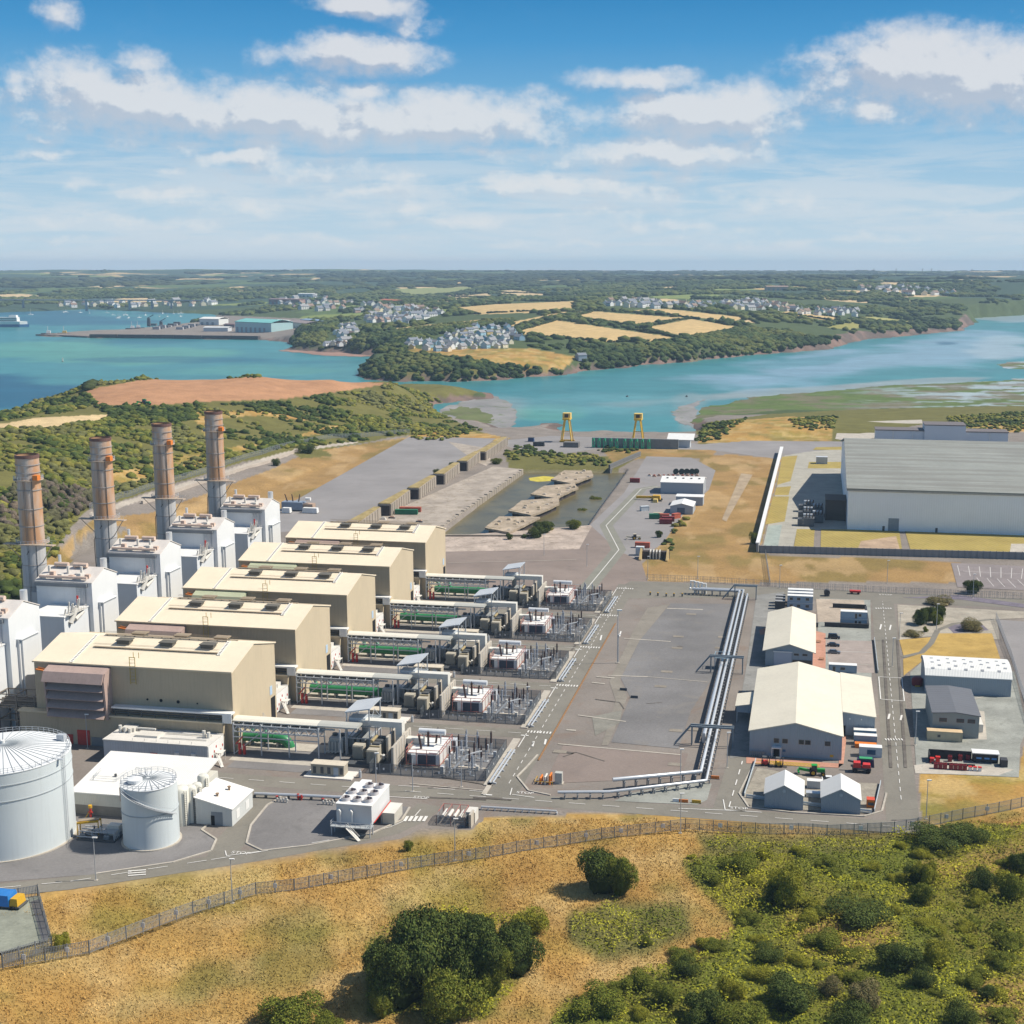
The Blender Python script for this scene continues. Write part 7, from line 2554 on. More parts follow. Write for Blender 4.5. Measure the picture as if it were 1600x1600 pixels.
# stock yard
t = thing('stock_shed', 'long pale stock shed with white roof and five roof vents', 'building', *S(1032, 771))
gw_ = S(1099, 772)[0] - S(1032, 771)[0]
MB().prism([(0, 0), (22, 0), (22, 7), (11, 9.2), (0, 7)], 0, gw_, 'x').build('wall', M('stock cladding', (.36, .40, .44), .6, .05, .1, corr=('X', .6)), t)
MB().prism([(-.4, 6.95), (11, 9.25), (22.4, 6.95), (22.4, 7.3), (11, 9.6), (-.4, 7.3)], -.3, gw_ + .3, 'x').build('roof', white_r, t)
for i in range(5):
    MB().box(3 + i * 5, 4.2 + i * 5, 6.5, 7.5, 8.3, 9.3).build('roof_vent', dark_steel, t)
t = thing('stock_shed', 'small pale gabled shed with an open front in the stock yard', 'building', *S(1047, 803))
gable(t, 0, 13, 0, 17, 4.6, 6.2, 6.5, 4.6, M('stock cladding', (.36, .40, .44)), white_r, .3, .2)
MB().box(4, 8.4, -.06, -.01, 0, 3.8).build('opening', M('blue opening', (.10, .13, .18), .6), t)
t = thing('stock_shed', 'flat white roofed shed behind the small gabled one', 'building', *S(1056, 789))
MB().box(0, 16, 0, 9, 0, 5).build('wall', M('stock cladding', (.36, .40, .44)), t)
MB().box(-.3, 16.3, -.3, 9.3, 5, 5.3).build('roof', white_r, t)
for (px, py, L, c, lab, rot) in ((984, 754, 6.4, dred, 'lone dark red container at the yard edge', 0), (992, 856, 7.4, ored, 'red container behind the concrete culvert', 0), (1014, 811, 6, green_c, 'dark green container in the stock yard', .1), (1021, 809, 5, M('cream container', (.55, .47, .32)), 'cream container in the stock yard', .1),
                        (1029, 811, 6, ored, 'orange red container in the stock yard', .1), (1034, 815, 7, dred, 'dark red container, upper of the open stack', .1), (1030, 819, 7, dred, 'dark red container, middle of the open stack', .1), (1054, 811, 5, ored, 'orange red container beside the small shed', .9), (1002, 799, 5, pale_white, 'white box in the stock yard', .5)):
    container(lab, *S(px, py), L, 2.5, 2.7, c, rot=rot)
for i, px in enumerate((1056, 1065, 1073, 1081, 1088)):
    t = thing('cable_drum', 'dark cable drum in the row behind the long stock shed', 'drum', *S(px, 741), group='row of dark cable drums')
    MB().tube((0, -1, 1.9), (0, 1, 1.9), 1.3, 16).build('core', dark_steel, t)
    for y in (-1.2, 1):
        MB().tube((0, y, 1.9), (0, y + .2, 1.9), 1.9, 18).build('flange', M('dark green drum', (.03, .05, .04), .6), t)
for i in range(11):
    t = thing('scrap_pile', 'small heap of rusty scrap in the line behind the stock shed', 'scrap', *S(1015 + i * 7.4, 744 + (i % 2)), group='line of rusty scrap heaps')
    MB().box(-1.4, 1.4, -.8, .8, 0, .9, .3).build('lower_piece', rust_pipe if i % 3 else off_white, t)
    MB().box(-.9, .7, -.6, .6, .9, 1.6, .2).build('upper_piece', ored if i % 2 else rust_pipe, t)
t = thing('crawler_crane', 'yellow crawler crane parts lying in the stock yard', 'crane', *S(1022, 782))
MB().bar((-11, 2, 1.5), (0, 0, 2), 1.4).build('boom', yellow_paint, t)
MB().box(-1, 4, -3, 2, .8, 3.4, .3).build('engine', yellow_paint, t)
for y in (-3.4, 1.6):
    MB().box(-2, 5, y, y + 1, 0, 1.1, .2).build('track', dark_steel, t)
MB().box(0, 3, -8, -4, 0, 2, .3).build('counterweight', M('pale yellow', (.62, .45, .15)), t)
machine('small white and yellow loader in the stock yard', 'loader', 'loader', *S(994, 843), .3, M('loader white', (.62, .55, .42), .5), 'tractor')
t = thing('concrete_culvert', 'concrete culvert mouth with yellow wing walls and pipes', 'culvert', *S(998, 876))
MB().box(0, 14, 5, 9, 0, 3.6).build('headwall', recess_shade, t)
for x, y in ((0, 0), (13, 0)):
    MB().prism([(0, 0), (6, 0), (6, 5), (0, .6)], x, x + 1, 'x').build('wing_wall', M('sandy concrete', (.52, .38, .18), .9, .2), t)
for i in range(4):
    MB().path([(5 + i * 1.5, 4.6, 0), (5 + i * 1.5, 4.6, 3.6), (5 + i * 1.5, 6, 4.4)], .4, 8).build('pipe', off_white, t)
container('grey white box at the culvert', *S(993, 868), 4, 3, 4.2, pale_white, cat='box', name='equipment_box')

# ------------------------------------------------------------------ the white substation hall and its walled compound
sb = thing('substation_hall', 'huge white hall with a weathered grey roof', 'building', 20.5, 737.5)
MB().prism([(0, 0), (150, 0), (150, .5), (.5, .5), (.5, 205), (0, 205)], 0, 22).build('wall', M('hall white', (.88, .91, .94), .6, .05, .03, corr=('X', 1.2), streak=.08), sb)
MB().prism([(.51, 22), (204, 22), (102, 36.4)], .02, .5, 'x').build('gable', M('hall white', (.88, .91, .94)), sb)
m = MB()
m.prism([(-1, 22), (102, 36.6), (102, 37.2), (-1, 22.7)], -1, 151, 'x').prism([(102, 36.6), (206, 22), (206, 22.7), (102, 37.2)], -1, 151, 'x')
m.build('roof', M('weathered roof', (.27, .28, .255), .8, .16, .05, rust=((.19, .185, .165), .7, (.008, .16, .16), 1.0, .44, .60), corr=('Y', 6)), sb)
MB().box(-.9, 150.5, -.9, -.02, 21.2, 21.98).build('gutter', M('fascia', (.42, .41, .39), .6), sb)
MB().box(21.5, 27, -.12, -.02, 0, 7).build('roller_door', M('grey door', (.24, .29, .34), .5), sb)
for x in (18.5, 46):
    MB().box(x, x + 1.2, -.12, -.02, 0, 2.6).build('door', dark_steel, sb)
sa = thing('switch_house', 'dark flat roofed switch house against the white hall', 'building', 9, 763)
MB().box(0, 11.3, 0, 20, 0, 11).build('wall', M('dark brick', (.10, .075, .06), .8, .15), sa)
MB().box(-.3, 11.4, -.3, 20.3, 11, 11.6).build('parapet', M('dark brick', (.10, .075, .06)), sa)
for i in range(5):
    t = thing('grid_transformer', 'dark grid transformer in the shade of the white hall, number %s from the front' % ('one', 'two', 'three', 'four', 'five')[i], 'transformer', -3 + (i % 2) * 5, 742 + i * 11)
    MB().box(0, 6, 0, 6, .5, 4.6).build('tank', M('dark gear', (.13, .135, .14)), t)
    MB().box(-3, -.1, .5, 5.5, .5, 4).build('radiator', M('dark gear', (.13, .135, .14)), t)
    MB().tube((0, 3, 6), (5, 3, 6), .8, 12).build('conservator', M('pale cabinet', (.52, .56, .60)), t)
    for x in (1.5, 3.2, 5):
        MB().tube((x, 1.4, 4.6), (x + .3, 1.2, 7.4), .3, 8).build('bushing', brown_ceramic, t)
container('grey cabin on the substation lawn', *S(1275, 725), 8, 6, 5, M('module cladding', (.50, .52, .55)), cat='cabin', name='site_cabin')
wl = thing('compound_wall', 'white topped wall down the left side of the substation compound', 'wall', -24.2, 669)
MB().prism([(0, 0), (2.2, 372), (1.2, 372), (-1, 0)], 0, 4.4).build('panel', M('security wall', (.36, .37, .37), .8, .12, .2), wl)
MB().prism([(.4, 0), (3.4, 372), (1.0, 372), (-1.3, 0)], 4.4, 4.9).build('coping', white_paint, wl)
wl = thing('compound_wall', 'grey panel wall along the front of the substation lawn', 'wall', -24, 668.6)
MB().prism([(0, 0), (0, -.4), (150, 8.2), (150, 8.6)], 0, 3.6).build('panel', M('palisade grey', (.27, .265, .27), .8, .15, .3, corr=('X', 1.6)), wl)
m = MB()
for i in range(50):
    m.box(i * 3, i * 3 + .3, -.7 + i * .172, -.41 + i * .172, 0, 3.9)
m.build('post', grey_trim, wl)['kind'] = 'stuff'
ad = thing('admin_block', 'long low white block with a taller middle behind the hall', 'building', *S(1368, 691))
w_ = S(1570, 691)[0] - S(1368, 691)[0]
for xa, xb in ((0, w_ * .37), (w_ * .68, w_)):
    MB().box(xa, xb, 2, 22, 0, 9.5).build('wing', M('admin white', (.66, .69, .73), .6, .05, .1), ad)
MB().box(w_ * .37 + .02, w_ * .68 - .02, 0, 24, 0, 14.5).build('middle_block', M('admin white', (.66, .69, .73)), ad)
MB().box(-.5, w_ * .37 - .05, 1.5, 22.5, 9.5, 10.2).box(w_ * .68 + .05, w_ + .5, 1.5, 22.5, 9.5, 10.2).box(w_ * .37 - .3, w_ * .68 + .3, -.4, 24.4, 14.5, 15.2).build('roof', M('admin roof', (.16, .14, .14), .8), ad)
for x in (w_ * .13, w_ * .28, w_ * .86):
    MB().box(x, x + .6, 1.6, 1.98, 0, 9.4).build('pilaster', white_paint, ad)

# ------------------------------------------------------------------ fences and light columns


def gz(p):
    x, y = W(p[0], p[1])
    return float(max(ground(x, y), -.02))


def run_fence(lab, pix, h=2.9, pitch=.3, bw=.07, post=3.2, mat=None, signs=0, terrain=True):
    pts = [S(*p) for p in pix] if not terrain else []
    if terrain:
        for p in pix:
            x, y, z = GT(*p)
            c, s = math.cos(SITE), math.sin(SITE)
            pts.append((x * c + y * s, -x * s + y * c))
    t = thing('perimeter_fence', lab, 'fence', 0, 0)
    mb, mp = MB(), MB()
    fence_run(mb, mp, pts, h, pitch, bw, post, zf=gz)
    mb.build('mesh_panel', mat or fence_m, t)
    o = mp.build('post', mat or fence_m, t)
    o['kind'] = 'stuff'
    if signs:
        for a, b in zip(pts, pts[1:]):
            a, b = Vector(a), Vector(b)
            n = max(1, round((b - a).length / signs))
            for i in range(n):
                p = a.lerp(b, (i + .5) / n)
                z = gz(p)
                MB().box(p.x - .5, p.x + .5, p.y - .16, p.y - .1, z + 1.2, z + 2.3).build('sign', white_paint, t)
    return t


run_fence('long grey mesh boundary fence with white signs across the dry grass', [(-60, 1530), (5, 1518), (71, 1505), (140, 1493), (198, 1475), (250, 1455), (302, 1434), (351, 1416), (400, 1400), (460, 1392), (574, 1374), (679, 1354), (786, 1337), (891, 1321), (940, 1313), (1000, 1306), (1071, 1298), (1180, 1303), (1292, 1307), (1397, 1303), (1452, 1292), (1504, 1281), (1579, 1266), (1660, 1246)], signs=13)
run_fence('grey mesh fence round the corner pad at the left edge', [(4, 1512), (82, 1487), (60, 1405), (0, 1412)], signs=0)
run_fence('dark mesh fence along the far side of the top road', [(1010, 907), (1110, 911), (1200, 917), (1400, 928), (1620, 938)], pitch=.7, bw=.05)
run_fence('mesh fence down the right side of the garden', [(1556, 968), (1580, 1030), (1612, 1135)], mat=galv, pitch=.5)
run_fence('short mesh fence between the dry field and the substation corner', [(1196, 868), (1203, 915)], mat=galv, pitch=.5)
run_fence('grey boundary fence below the wooded hill', [(140, 797), (190, 778), (250, 759), (330, 736), (400, 713), (450, 698), (520, 685), (640, 677)], pitch=.5, bw=.09, h=3.6)
t = thing('retaining_wall', 'pale concrete retaining wall below the hill fence', 'wall', 0, 0)
m = MB()
wp = [(222, 792), (300, 765), (370, 741), (420, 727), (466, 709)]
pp = []
for p in wp:
    x, y, z = GT(p[0], p[1] - 4)
    c, s = math.cos(SITE), math.sin(SITE)
    pp.append(Vector((x * c + y * s, -x * s + y * c, z)))
for a, b in zip(pp, pp[1:]):
    m.bar(a - Vector((0, 0, .4)), b - Vector((0, 0, .4)), 1.2, 4.6)
m.build('panel', M('pale retaining concrete', (.50, .43, .36), .9, .15, .1, streak=.35), t)
lc = None
LAMPS = [(721, 1230), (772, 1128), (824, 1124), (855, 1060), (905, 1010), (936, 955), (966, 1036), (645, 1237), (588, 1295 - 60), (150, 1376), (363, 1412), (711, 1344), (1063, 1302), (1063, 1298 - 70), (1447, 1280), (1430, 1165), (1394, 1042), (1012, 905), (917, 885), (1405, 1000), (1463, 985), (1520, 935), (1386, 912), (1218, 920), (137, 1170), (1136, 1200), (850, 868), (1090, 905)]
for i, (px, py) in enumerate(LAMPS):
    x, y, z = GT(px, py)
    if lc is None:
        lc = thing('light_column', 'slim grey lighting column standing by a site road', 'lighting column', x, y, z, group='slim grey lighting columns', world_xy=True)
        MB().tube((0, 0, 0), (0, 0, 10.5), .13, 8, .08).build('column', M('column grey', (.42, .44, .46), .5, metal=.2), lc)
        MB().box(-.25, .9, -.2, .2, 10.4, 10.65).build('lamp_head', white_paint, lc)
        MB().box(-.4, .4, -.4, .4, -.3, .15).build('footing', conc_wall, lc)
    else:
        c = dup(lc)
        c.location = (x, y, z)
c = dup(lc, *S(965, 1036), label='tall grey lighting mast alone on the open asphalt', group='tall mast')
c.scale = (1.6, 1.6, 1.85)

# ------------------------------------------------------------------ vegetation
def ico(sub):
    bm = bmesh.new()
    bmesh.ops.create_icosphere(bm, subdivisions=sub, radius=1)
    v = np.array([p.co[:] for p in bm.verts])
    f = np.array([[q.index for q in p.verts] for p in bm.faces])
    bm.free()
    return v, f


def clumps(name, P, Rr, Hh, cols, sub=2, lump=.35, mat=None, seed=1):
    """many uneven leafy mounds in one mesh: P base points, Rr half widths, Hh heights"""
    g = np.random.default_rng(seed)
    bv, bf = ico(sub)
    n, k = len(P), len(bv)
    ang = g.random(n) * 6.283
    ph = g.random((n, 3)) * 20
    d = bv[None] * 2.4 + ph[:, None, :]
    wob = np.sin(d[..., 0] * 2.1 + np.sin(d[..., 1] * 1.7)) * np.sin(d[..., 1] * 2.3 + d[..., 2]) + .6 * np.sin(d[..., 2] * 4.3 + d[..., 0] * 3.1) * np.sin(d[..., 1] * 5.1)
    r = 1 + lump * (wob * .6 + (g.random((n, k)) - .5) * .9)
    V = bv[None] * r[..., None]
    c, s = np.cos(ang)[:, None], np.sin(ang)[:, None]
    x, y = V[..., 0] * c - V[..., 1] * s, V[..., 0] * s + V[..., 1] * c
    asp = 1 + .35 * (g.random(n) - .5)
    out = np.stack([P[:, 0, None] + x * (Rr * asp)[:, None], P[:, 1, None] + y * (Rr / asp)[:, None], P[:, 2, None] + (V[..., 2] * .62 + .38) * Hh[:, None]], -1)
    F = (bf[None] + (np.arange(n) * k)[:, None, None]).reshape(-1, 3)
    A = np.repeat(cols[:, None, :], k, 1) * (1 + .35 * (g.random((n, k, 1)) - .5))
    o = numpy_mesh(name, out.reshape(-1, 3), F, mat or foliage_m, False, A.reshape(-1, 3))
    return o


foliage_m = cover_mat('foliage', 1.6, .25, .45, .8, bdist=.8)
leaf_m = cover_mat('leaves', 3.0, .4, .3, .3)
farleaf_m = cover_mat('far foliage', .35, .04, .4, .8, bdist=2.0)


def scatter(polys, n, d0, d1, maxn=None, jag=6, seed=3, az=(-.45, .40)):
    """n candidate world points kept where their sight falls in the photo outlines"""
    g = np.random.default_rng(seed)
    a = az[0] + g.random(n) * (az[1] - az[0])
    l = np.sqrt(d0 ** 2 + g.random(n) * (d1 ** 2 - d0 ** 2))
    x, y = l * np.sin(a), l * np.cos(a)
    z = ground(x, y)
    px, py = Pn(x, y, z)
    px += (g.random(n) - .5) * jag
    py += (g.random(n) - .5) * jag * .5
    keep = np.zeros(n, bool)
    for p in polys:
        keep |= inside(px, py, p)
    keep &= z > SEA + 1
    P = np.stack([x, y, z], -1)[keep]
    return P[:maxn] if maxn else P


def pick(P, pal, freq, seed):
    """colours from a palette, by patches with some strays"""
    g = np.random.default_rng(seed)
    f = fbm(P[:, 0] * freq, P[:, 1] * freq, seed, 3) + (g.random(len(P)) - .5) * .25
    i = np.clip((f - .25) / .5 * len(pal), 0, len(pal) - 1).astype(int)
    return np.array(pal)[i]


PAL = [(.045, .065, .018), (.065, .09, .022), (.10, .12, .026), (.15, .155, .03), (.20, .185, .04), (.14, .14, .05)]
PALD = [(.028, .042, .016), (.04, .058, .02), (.055, .07, .024)]
HILL = [[(-60, 665), (-60, 620), (0, 610), (60, 590), (140, 580), (300, 578), (430, 582), (400, 590), (300, 590), (230, 592), (142, 606), (138, 618), (150, 632), (60, 652), (0, 663)],
        [(-60, 690), (0, 672), (80, 670), (180, 652), (150, 635), (240, 636), (440, 628), (570, 610), (610, 601), (700, 601), (745, 610), (690, 632), (690, 650), (750, 672), (640, 676), (590, 686), (440, 700), (380, 712), (320, 732), (180, 775), (120, 800), (95, 850), (60, 895), (0, 980), (-60, 1000)]]
DRYH = [[(300, 642), (420, 644), (540, 668), (470, 680), (380, 690), (345, 680)], [(170, 745), (240, 715), (300, 700), (330, 715), (250, 742), (190, 760)], [(95, 850), (130, 790), (220, 770), (160, 830)]]
P = scatter(HILL, 60000, 540, 1500, seed=5, az=(-.45, -.02))
px, py = Pn(P[:, 0], P[:, 1], P[:, 2])
keep = np.ones(len(P), bool)
gsc = np.random.default_rng(8)
for q in DRYH:
    keep &= ~(inside(px, py, q) & (gsc.random(len(P)) < .80))
keep &= fbm(P[:, 0] / 30, P[:, 1] / 30, 91, 3) > .43
P = P[keep][:15000]
g_ = np.random.default_rng(17)
rr = 1.3 + 2.6 * g_.random(len(P)) ** 2.6
tag(clumps('hill_undergrowth', P - [0, 0, .6], rr, rr * (.75 + .5 * g_.random(len(P))), pick(P, PAL, 1 / 45, 33), 1, .6), 'mixed green gorse and scrub covering the hill behind the stacks', 'scrub', kind='stuff')
# bare grey thicket by the first stack
P = scatter([[(0, 790), (40, 750), (90, 760), (150, 775), (130, 800), (60, 830), (20, 850), (0, 860)]], 6000, 700, 1100, 260, seed=6, az=(-.45, -.25))
tag(clumps('grey_undergrowth', P, 1.4 + 1.4 * rng.random(len(P)), 2.5 + 2 * rng.random(len(P)), pick(P, [(.16, .125, .09), (.13, .105, .08), (.10, .095, .05)], .05, 4), 2, .5), 'bare greyish thicket on the slope left of the stacks', 'scrub', kind='stuff')
# scrub about the basin, quay, right shore and dry ground
SP = [[(788, 704), (830, 694), (845, 712), (800, 722)], [(842, 706), (930, 712), (960, 728), (860, 728)], [(960, 740), (975, 735), (925, 812), (910, 820)], [(1085, 690), (1100, 664), (1165, 655), (1120, 690)], [(1235, 655), (1305, 650), (1305, 672), (1245, 672)],
      [(1475, 652), (1640, 642), (1640, 676), (1500, 672)], [(640, 676), (680, 668), (740, 672), (700, 688), (650, 688)], [(930, 700), (1000, 702), (990, 708), (935, 706)], [(1030, 855), (1060, 815), (1075, 808), (1045, 862)], [(810, 822), (850, 818), (860, 834), (820, 840)]]
P = scatter(SP, 90000, 640, 1500, 1300, seed=9)
rr = 1.0 + 1.5 * rng.random(len(P))
tag(clumps('shore_undergrowth', P, rr, rr * .9, pick(P, PAL[:5], 1 / 25, 5), 2, .5), 'low green scrub round the basin and along the shore', 'scrub', kind='stuff')

# houses across the water
hw = [M('house ' + n, c, .8, .08, .2) for n, c in (('white', (.88, .87, .84)), ('cream', (.84, .74, .54)), ('grey render', (.64, .63, .60)), ('pale blue', (.34, .52, .64)), ('yellow', (.66, .50, .24)), ('pink', (.62, .42, .36)))]
hr = [M('slate ' + n, c, .8, .1, .2) for n, c in (('blue', (.19, .205, .24)), ('grey', (.28, .28, .29)), ('brown', (.26, .18, .14)))]
HC = ['white', 'cream', 'grey', 'pale blue', 'yellow', 'pink']
hmesh = {}
HP = []


def house(px, py, wc, rc, rot, sc_, where, grp, long=1.0):
    x, y, z = GT(px, py)
    HP.append((x, y))
    key = (wc, rc, long)
    if key not in hmesh:
        L, Dp = 5.5 * long, 4.2
        m = MB()
        m.prism([(-Dp, 0), (Dp, 0), (Dp, 5.4), (0, 8.6), (-Dp, 5.4)], -L, L, 'x')
        m.mat(1)
        m.prism([(-Dp - .4, 5.1), (0, 8.65), (0, 9.0), (-Dp - .4, 5.5)], -L - .3, L + .3, 'x').prism([(0, 8.65), (Dp + .4, 5.1), (Dp + .4, 5.5), (0, 9.0)], -L - .3, L + .3, 'x')
        m.mat(0).box(L - 1.4, L - .4, -.5, .5, 7.5, 10.2)
        m.mat(2)
        for x0 in (-L * .6, -.5, L * .5):
            for z0 in (1, 3.5):
                m.box(x0, x0 + 1.2, -Dp - .05, -Dp - .01, z0, z0 + 1.3)
        o = m.build('house', [hw[wc], hr[rc], win_m])
        hmesh[key] = o
    else:
        o = hmesh[key].copy()
        C.objects.link(o)
    o.location = (x, y, z - .8)
    o.rotation_euler = (0, 0, rot)
    o.scale = (sc_, sc_, sc_)
    tag(o, '%s house with a %s roof %s' % (HC[wc], ('slate blue', 'grey', 'brown')[rc], where), 'house', '%s %s roofed houses %s' % (HC[wc], ('slate', 'grey', 'brown')[rc], grp))


def spread(poly, n, gap, seed):
    r = random.Random(seed)
    xs, ys = [p[0] for p in poly], [p[1] for p in poly]
    out = []
    for _ in range(n * 60):
        p = (r.uniform(min(xs), max(xs)), r.uniform(min(ys), max(ys)))
        if inside(np.array([p[0]]), np.array([p[1]]), poly)[0] and all(abs(p[0] - q[0]) > gap or abs(p[1] - q[1]) > gap * .45 for q in out):
            out.append(p)
            if len(out) >= n:
                break
    return out


hr_ = random.Random(4)
for poly, n, gap, sc_, where, pal in (([(636, 545), (640, 534), (690, 530), (708, 518), (745, 512), (795, 513), (802, 524), (822, 530), (815, 542), (760, 547), (700, 549), (660, 549)], 62, 7.5, 1.0, 'in the village on the far headland', (0, 0, 1, 2, 0, 3, 1, 0, 4, 0, 3)),
                                      ([(522, 538), (532, 512), (562, 506), (560, 522), (532, 545), (494, 536)], 20, 6, 1.1, 'below the dock hill', (0, 0, 1, 2)),
                                      ([(565, 505), (580, 488), (640, 480), (690, 486), (690, 497), (630, 507)], 52, 6, 1.25, 'above the docks', (0, 2, 0, 1, 5)),
                                      ([(420, 476), (480, 462), (560, 476), (620, 480), (570, 490), (470, 485)], 32, 7, 1.6, 'on the far left shore', (0, 2, 5, 2)),
                                      ([(930, 474), (985, 470), (1060, 476), (1180, 470), (1250, 483), (1240, 489), (1150, 484), (1040, 483), (960, 480)], 66, 6.5, 1.45, 'above the pale fields', (0, 0, 2, 0, 1)),
                                      ([(1240, 490), (1290, 482), (1350, 488), (1345, 495), (1270, 494)], 18, 6, 1.35, 'by the creek', (0, 0, 2)),
                                      ([(1330, 452), (1450, 450), (1500, 462), (1440, 464), (1340, 458)], 18, 9, 1.9, 'on the far wooded ridge', (0, 0, 1)),
                                      ([(80, 477), (330, 470), (340, 478), (200, 481), (90, 481)], 26, 8, 1.7, 'under the far bridge', (0, 0, 1))):
    for p in spread(poly, n, gap, n):
        house(p[0], p[1], hr_.choice(pal), hr_.choice((0, 0, 1, 2) if sc_ > 1 else (0, 0, 1, 1)), hr_.choice((.75, .95, 1.3, -.9, 2.2)) + hr_.uniform(-.2, .2), 1.04 * sc_ * hr_.uniform(.85, 1.15), where, where, hr_.choice((1, 1, 1.6)))

# far woods, hedges and copses
DN = 52000
P = scatter([[(0, 440), (1600, 440), (1600, 600), (540, 600), (440, 545), (0, 500)]], DN, 1750, 6500, jag=2, seed=21, az=(-.42, .37))
px, py = Pn(P[:, 0], P[:, 1], P[:, 2])
ok = shore(P[:, 0], P[:, 1], np.hypot(P[:, 0], P[:, 1])) > 14
for c, poly, j in COVER:
    if c in (GOLD, PALE, DRY) or (len(c) == 3 and c[0] > .19):
        ok &= ~inside(px, py, poly)
TOWN = [[(640, 546), (660, 524), (800, 514), (830, 540), (790, 548), (680, 552)], [(520, 540), (530, 505), (570, 500), (560, 530)], [(560, 505), (600, 478), (700, 485), (690, 500), (600, 512)], [(930, 486), (960, 468), (1190, 468), (1250, 485), (1180, 490), (1040, 482)], [(1230, 500), (1260, 484), (1360, 492), (1340, 502)], [(0, 476), (330, 470), (500, 462), (560, 478), (520, 500), (330, 500)]]
th_ = np.full(len(P), .46)
for q in TOWN:
    th_[inside(px, py, q)] = .66
ok &= fbm(P[:, 0] / 170, P[:, 1] / 230, 61, 4) > th_
P = P[ok]
HPa = np.array(HP)
near = np.zeros(len(P), bool)
for i in range(0, len(P), 4000):      # keep trees out of the houses and just clear of their sunny side
    q = P[i:i + 4000, None, :2] - HPa[None]
    near[i:i + 4000] = ((np.abs(q[..., 0]) < 11) & (q[..., 1] < 9) & (q[..., 1] > -34)).any(1)
P = P[~near][:13000]
dd = np.hypot(P[:, 0], P[:, 1])
rr = (4.0 + dd * .0016) * (.7 + .8 * rng.random(len(P)))
tag(clumps('far_woods', P - [0, 0, 1], rr, np.minimum(rr * .85, 9) * (.8 + .5 * rng.random(len(P))), pick(P, [(.04, .06, .022), (.055, .08, .028), (.08, .105, .032), (.11, .125, .036)], 1 / 150, 12), 1, .45, farleaf_m), 'dark woods and copses across the estuary', 'wood', kind='stuff')
P = scatter([[(560, 588), (575, 567), (622, 552), (720, 560), (780, 570), (870, 577), (880, 588), (706, 597), (619, 595)], [(905, 548), (1000, 541), (1160, 514), (1230, 518), (1300, 536), (1200, 550), (1000, 568), (905, 580)],
             [(500, 545), (560, 524), (620, 519), (720, 507), (800, 500), (800, 507), (700, 520), (645, 530), (636, 549), (598, 552)], [(452, 540), (470, 515), (520, 505), (500, 540)]], 90000, 1700, 3300, jag=3, seed=27, az=(-.2, .25))
q = np.zeros(len(P), bool)
for i in range(0, len(P), 4000):
    e = P[i:i + 4000, None, :2] - HPa[None]
    q[i:i + 4000] = ((np.abs(e[..., 0]) < 11) & (e[..., 1] < 9) & (e[..., 1] > -34)).any(1)
P = P[~q][:5200]
rr = (3 + np.hypot(P[:, 0], P[:, 1]) * .0012) * (.7 + .7 * rng.random(len(P)))
tag(clumps('far_woods', P - [0, 0, 1], rr, rr * (.8 + .4 * rng.random(len(P))), pick(P, [(.035, .055, .02), (.05, .075, .025), (.075, .095, .03), (.11, .12, .035)], 1 / 90, 14), 1, .5, farleaf_m), 'dark scrub and woods on the banks of the far headland', 'wood', kind='stuff')
P = scatter([[(0, 424), (1600, 424), (1600, 450), (0, 450)]], 30000, 6200, 14000, jag=2, seed=22, az=(-.42, .37))
P = P[fbm(P[:, 0] / 500, P[:, 1] / 700, 62, 4) > .5][:5000]
rr = 22 + 26 * rng.random(len(P))
tag(clumps('far_woods', P - [0, 0, 3], rr, 9 + 8 * rng.random(len(P)), pick(P, [(.035, .05, .025), (.05, .065, .03), (.07, .08, .03)], 1 / 600, 13), 1, .4, farleaf_m), 'distant woods on the inland ridges', 'wood', kind='stuff')
# hedges of the far fields
hp = []
for ln in ([(800, 520), (870, 500), (925, 486), (965, 485)], [(870, 500), (950, 506), (1055, 528)], [(890, 497), (1000, 511), (1055, 528)], [(1000, 511), (1080, 498), (965, 485)], [(1080, 498), (1162, 512)], [(1040, 482), (1160, 495), (1185, 506)], [(840, 525), (940, 535), (1050, 533), (1095, 530), (1165, 513)],
           [(1215, 490), (1305, 503), (1310, 497), (1230, 486)], [(1330, 497), (1420, 507), (1455, 503)], [(1340, 503), (1400, 508)], [(703, 481), (744, 491), (900, 487)], [(587, 518), (700, 514), (790, 502)], [(606, 452), (644, 463), (770, 464)], [(681, 463), (762, 458)], [(760, 455), (865, 460)], [(137, 610), (215, 593)], [(800, 516), (860, 497), (930, 480)]):
    for a, b in zip(ln, ln[1:]):
        pa, pb = np.array(GT(*a)), np.array(GT(*b))
        n = max(2, int(np.hypot(*(pb - pa)[:2]) / 7))
        for i in range(n):
            if rnd.random() < .85:
                q = pa + (pb - pa) * (i / n)
                q[2] = float(ground(q[0], q[1]))
                hp.append(q)
P = np.array(hp)
rr = 3.5 + 3.5 * rng.random(len(P))
tag(clumps('far_hedge', P, rr, rr * .8, pick(P, PALD, .02, 3), 1, .4, farleaf_m), 'dark hedges dividing the pale fields across the water', 'hedge', kind='stuff')


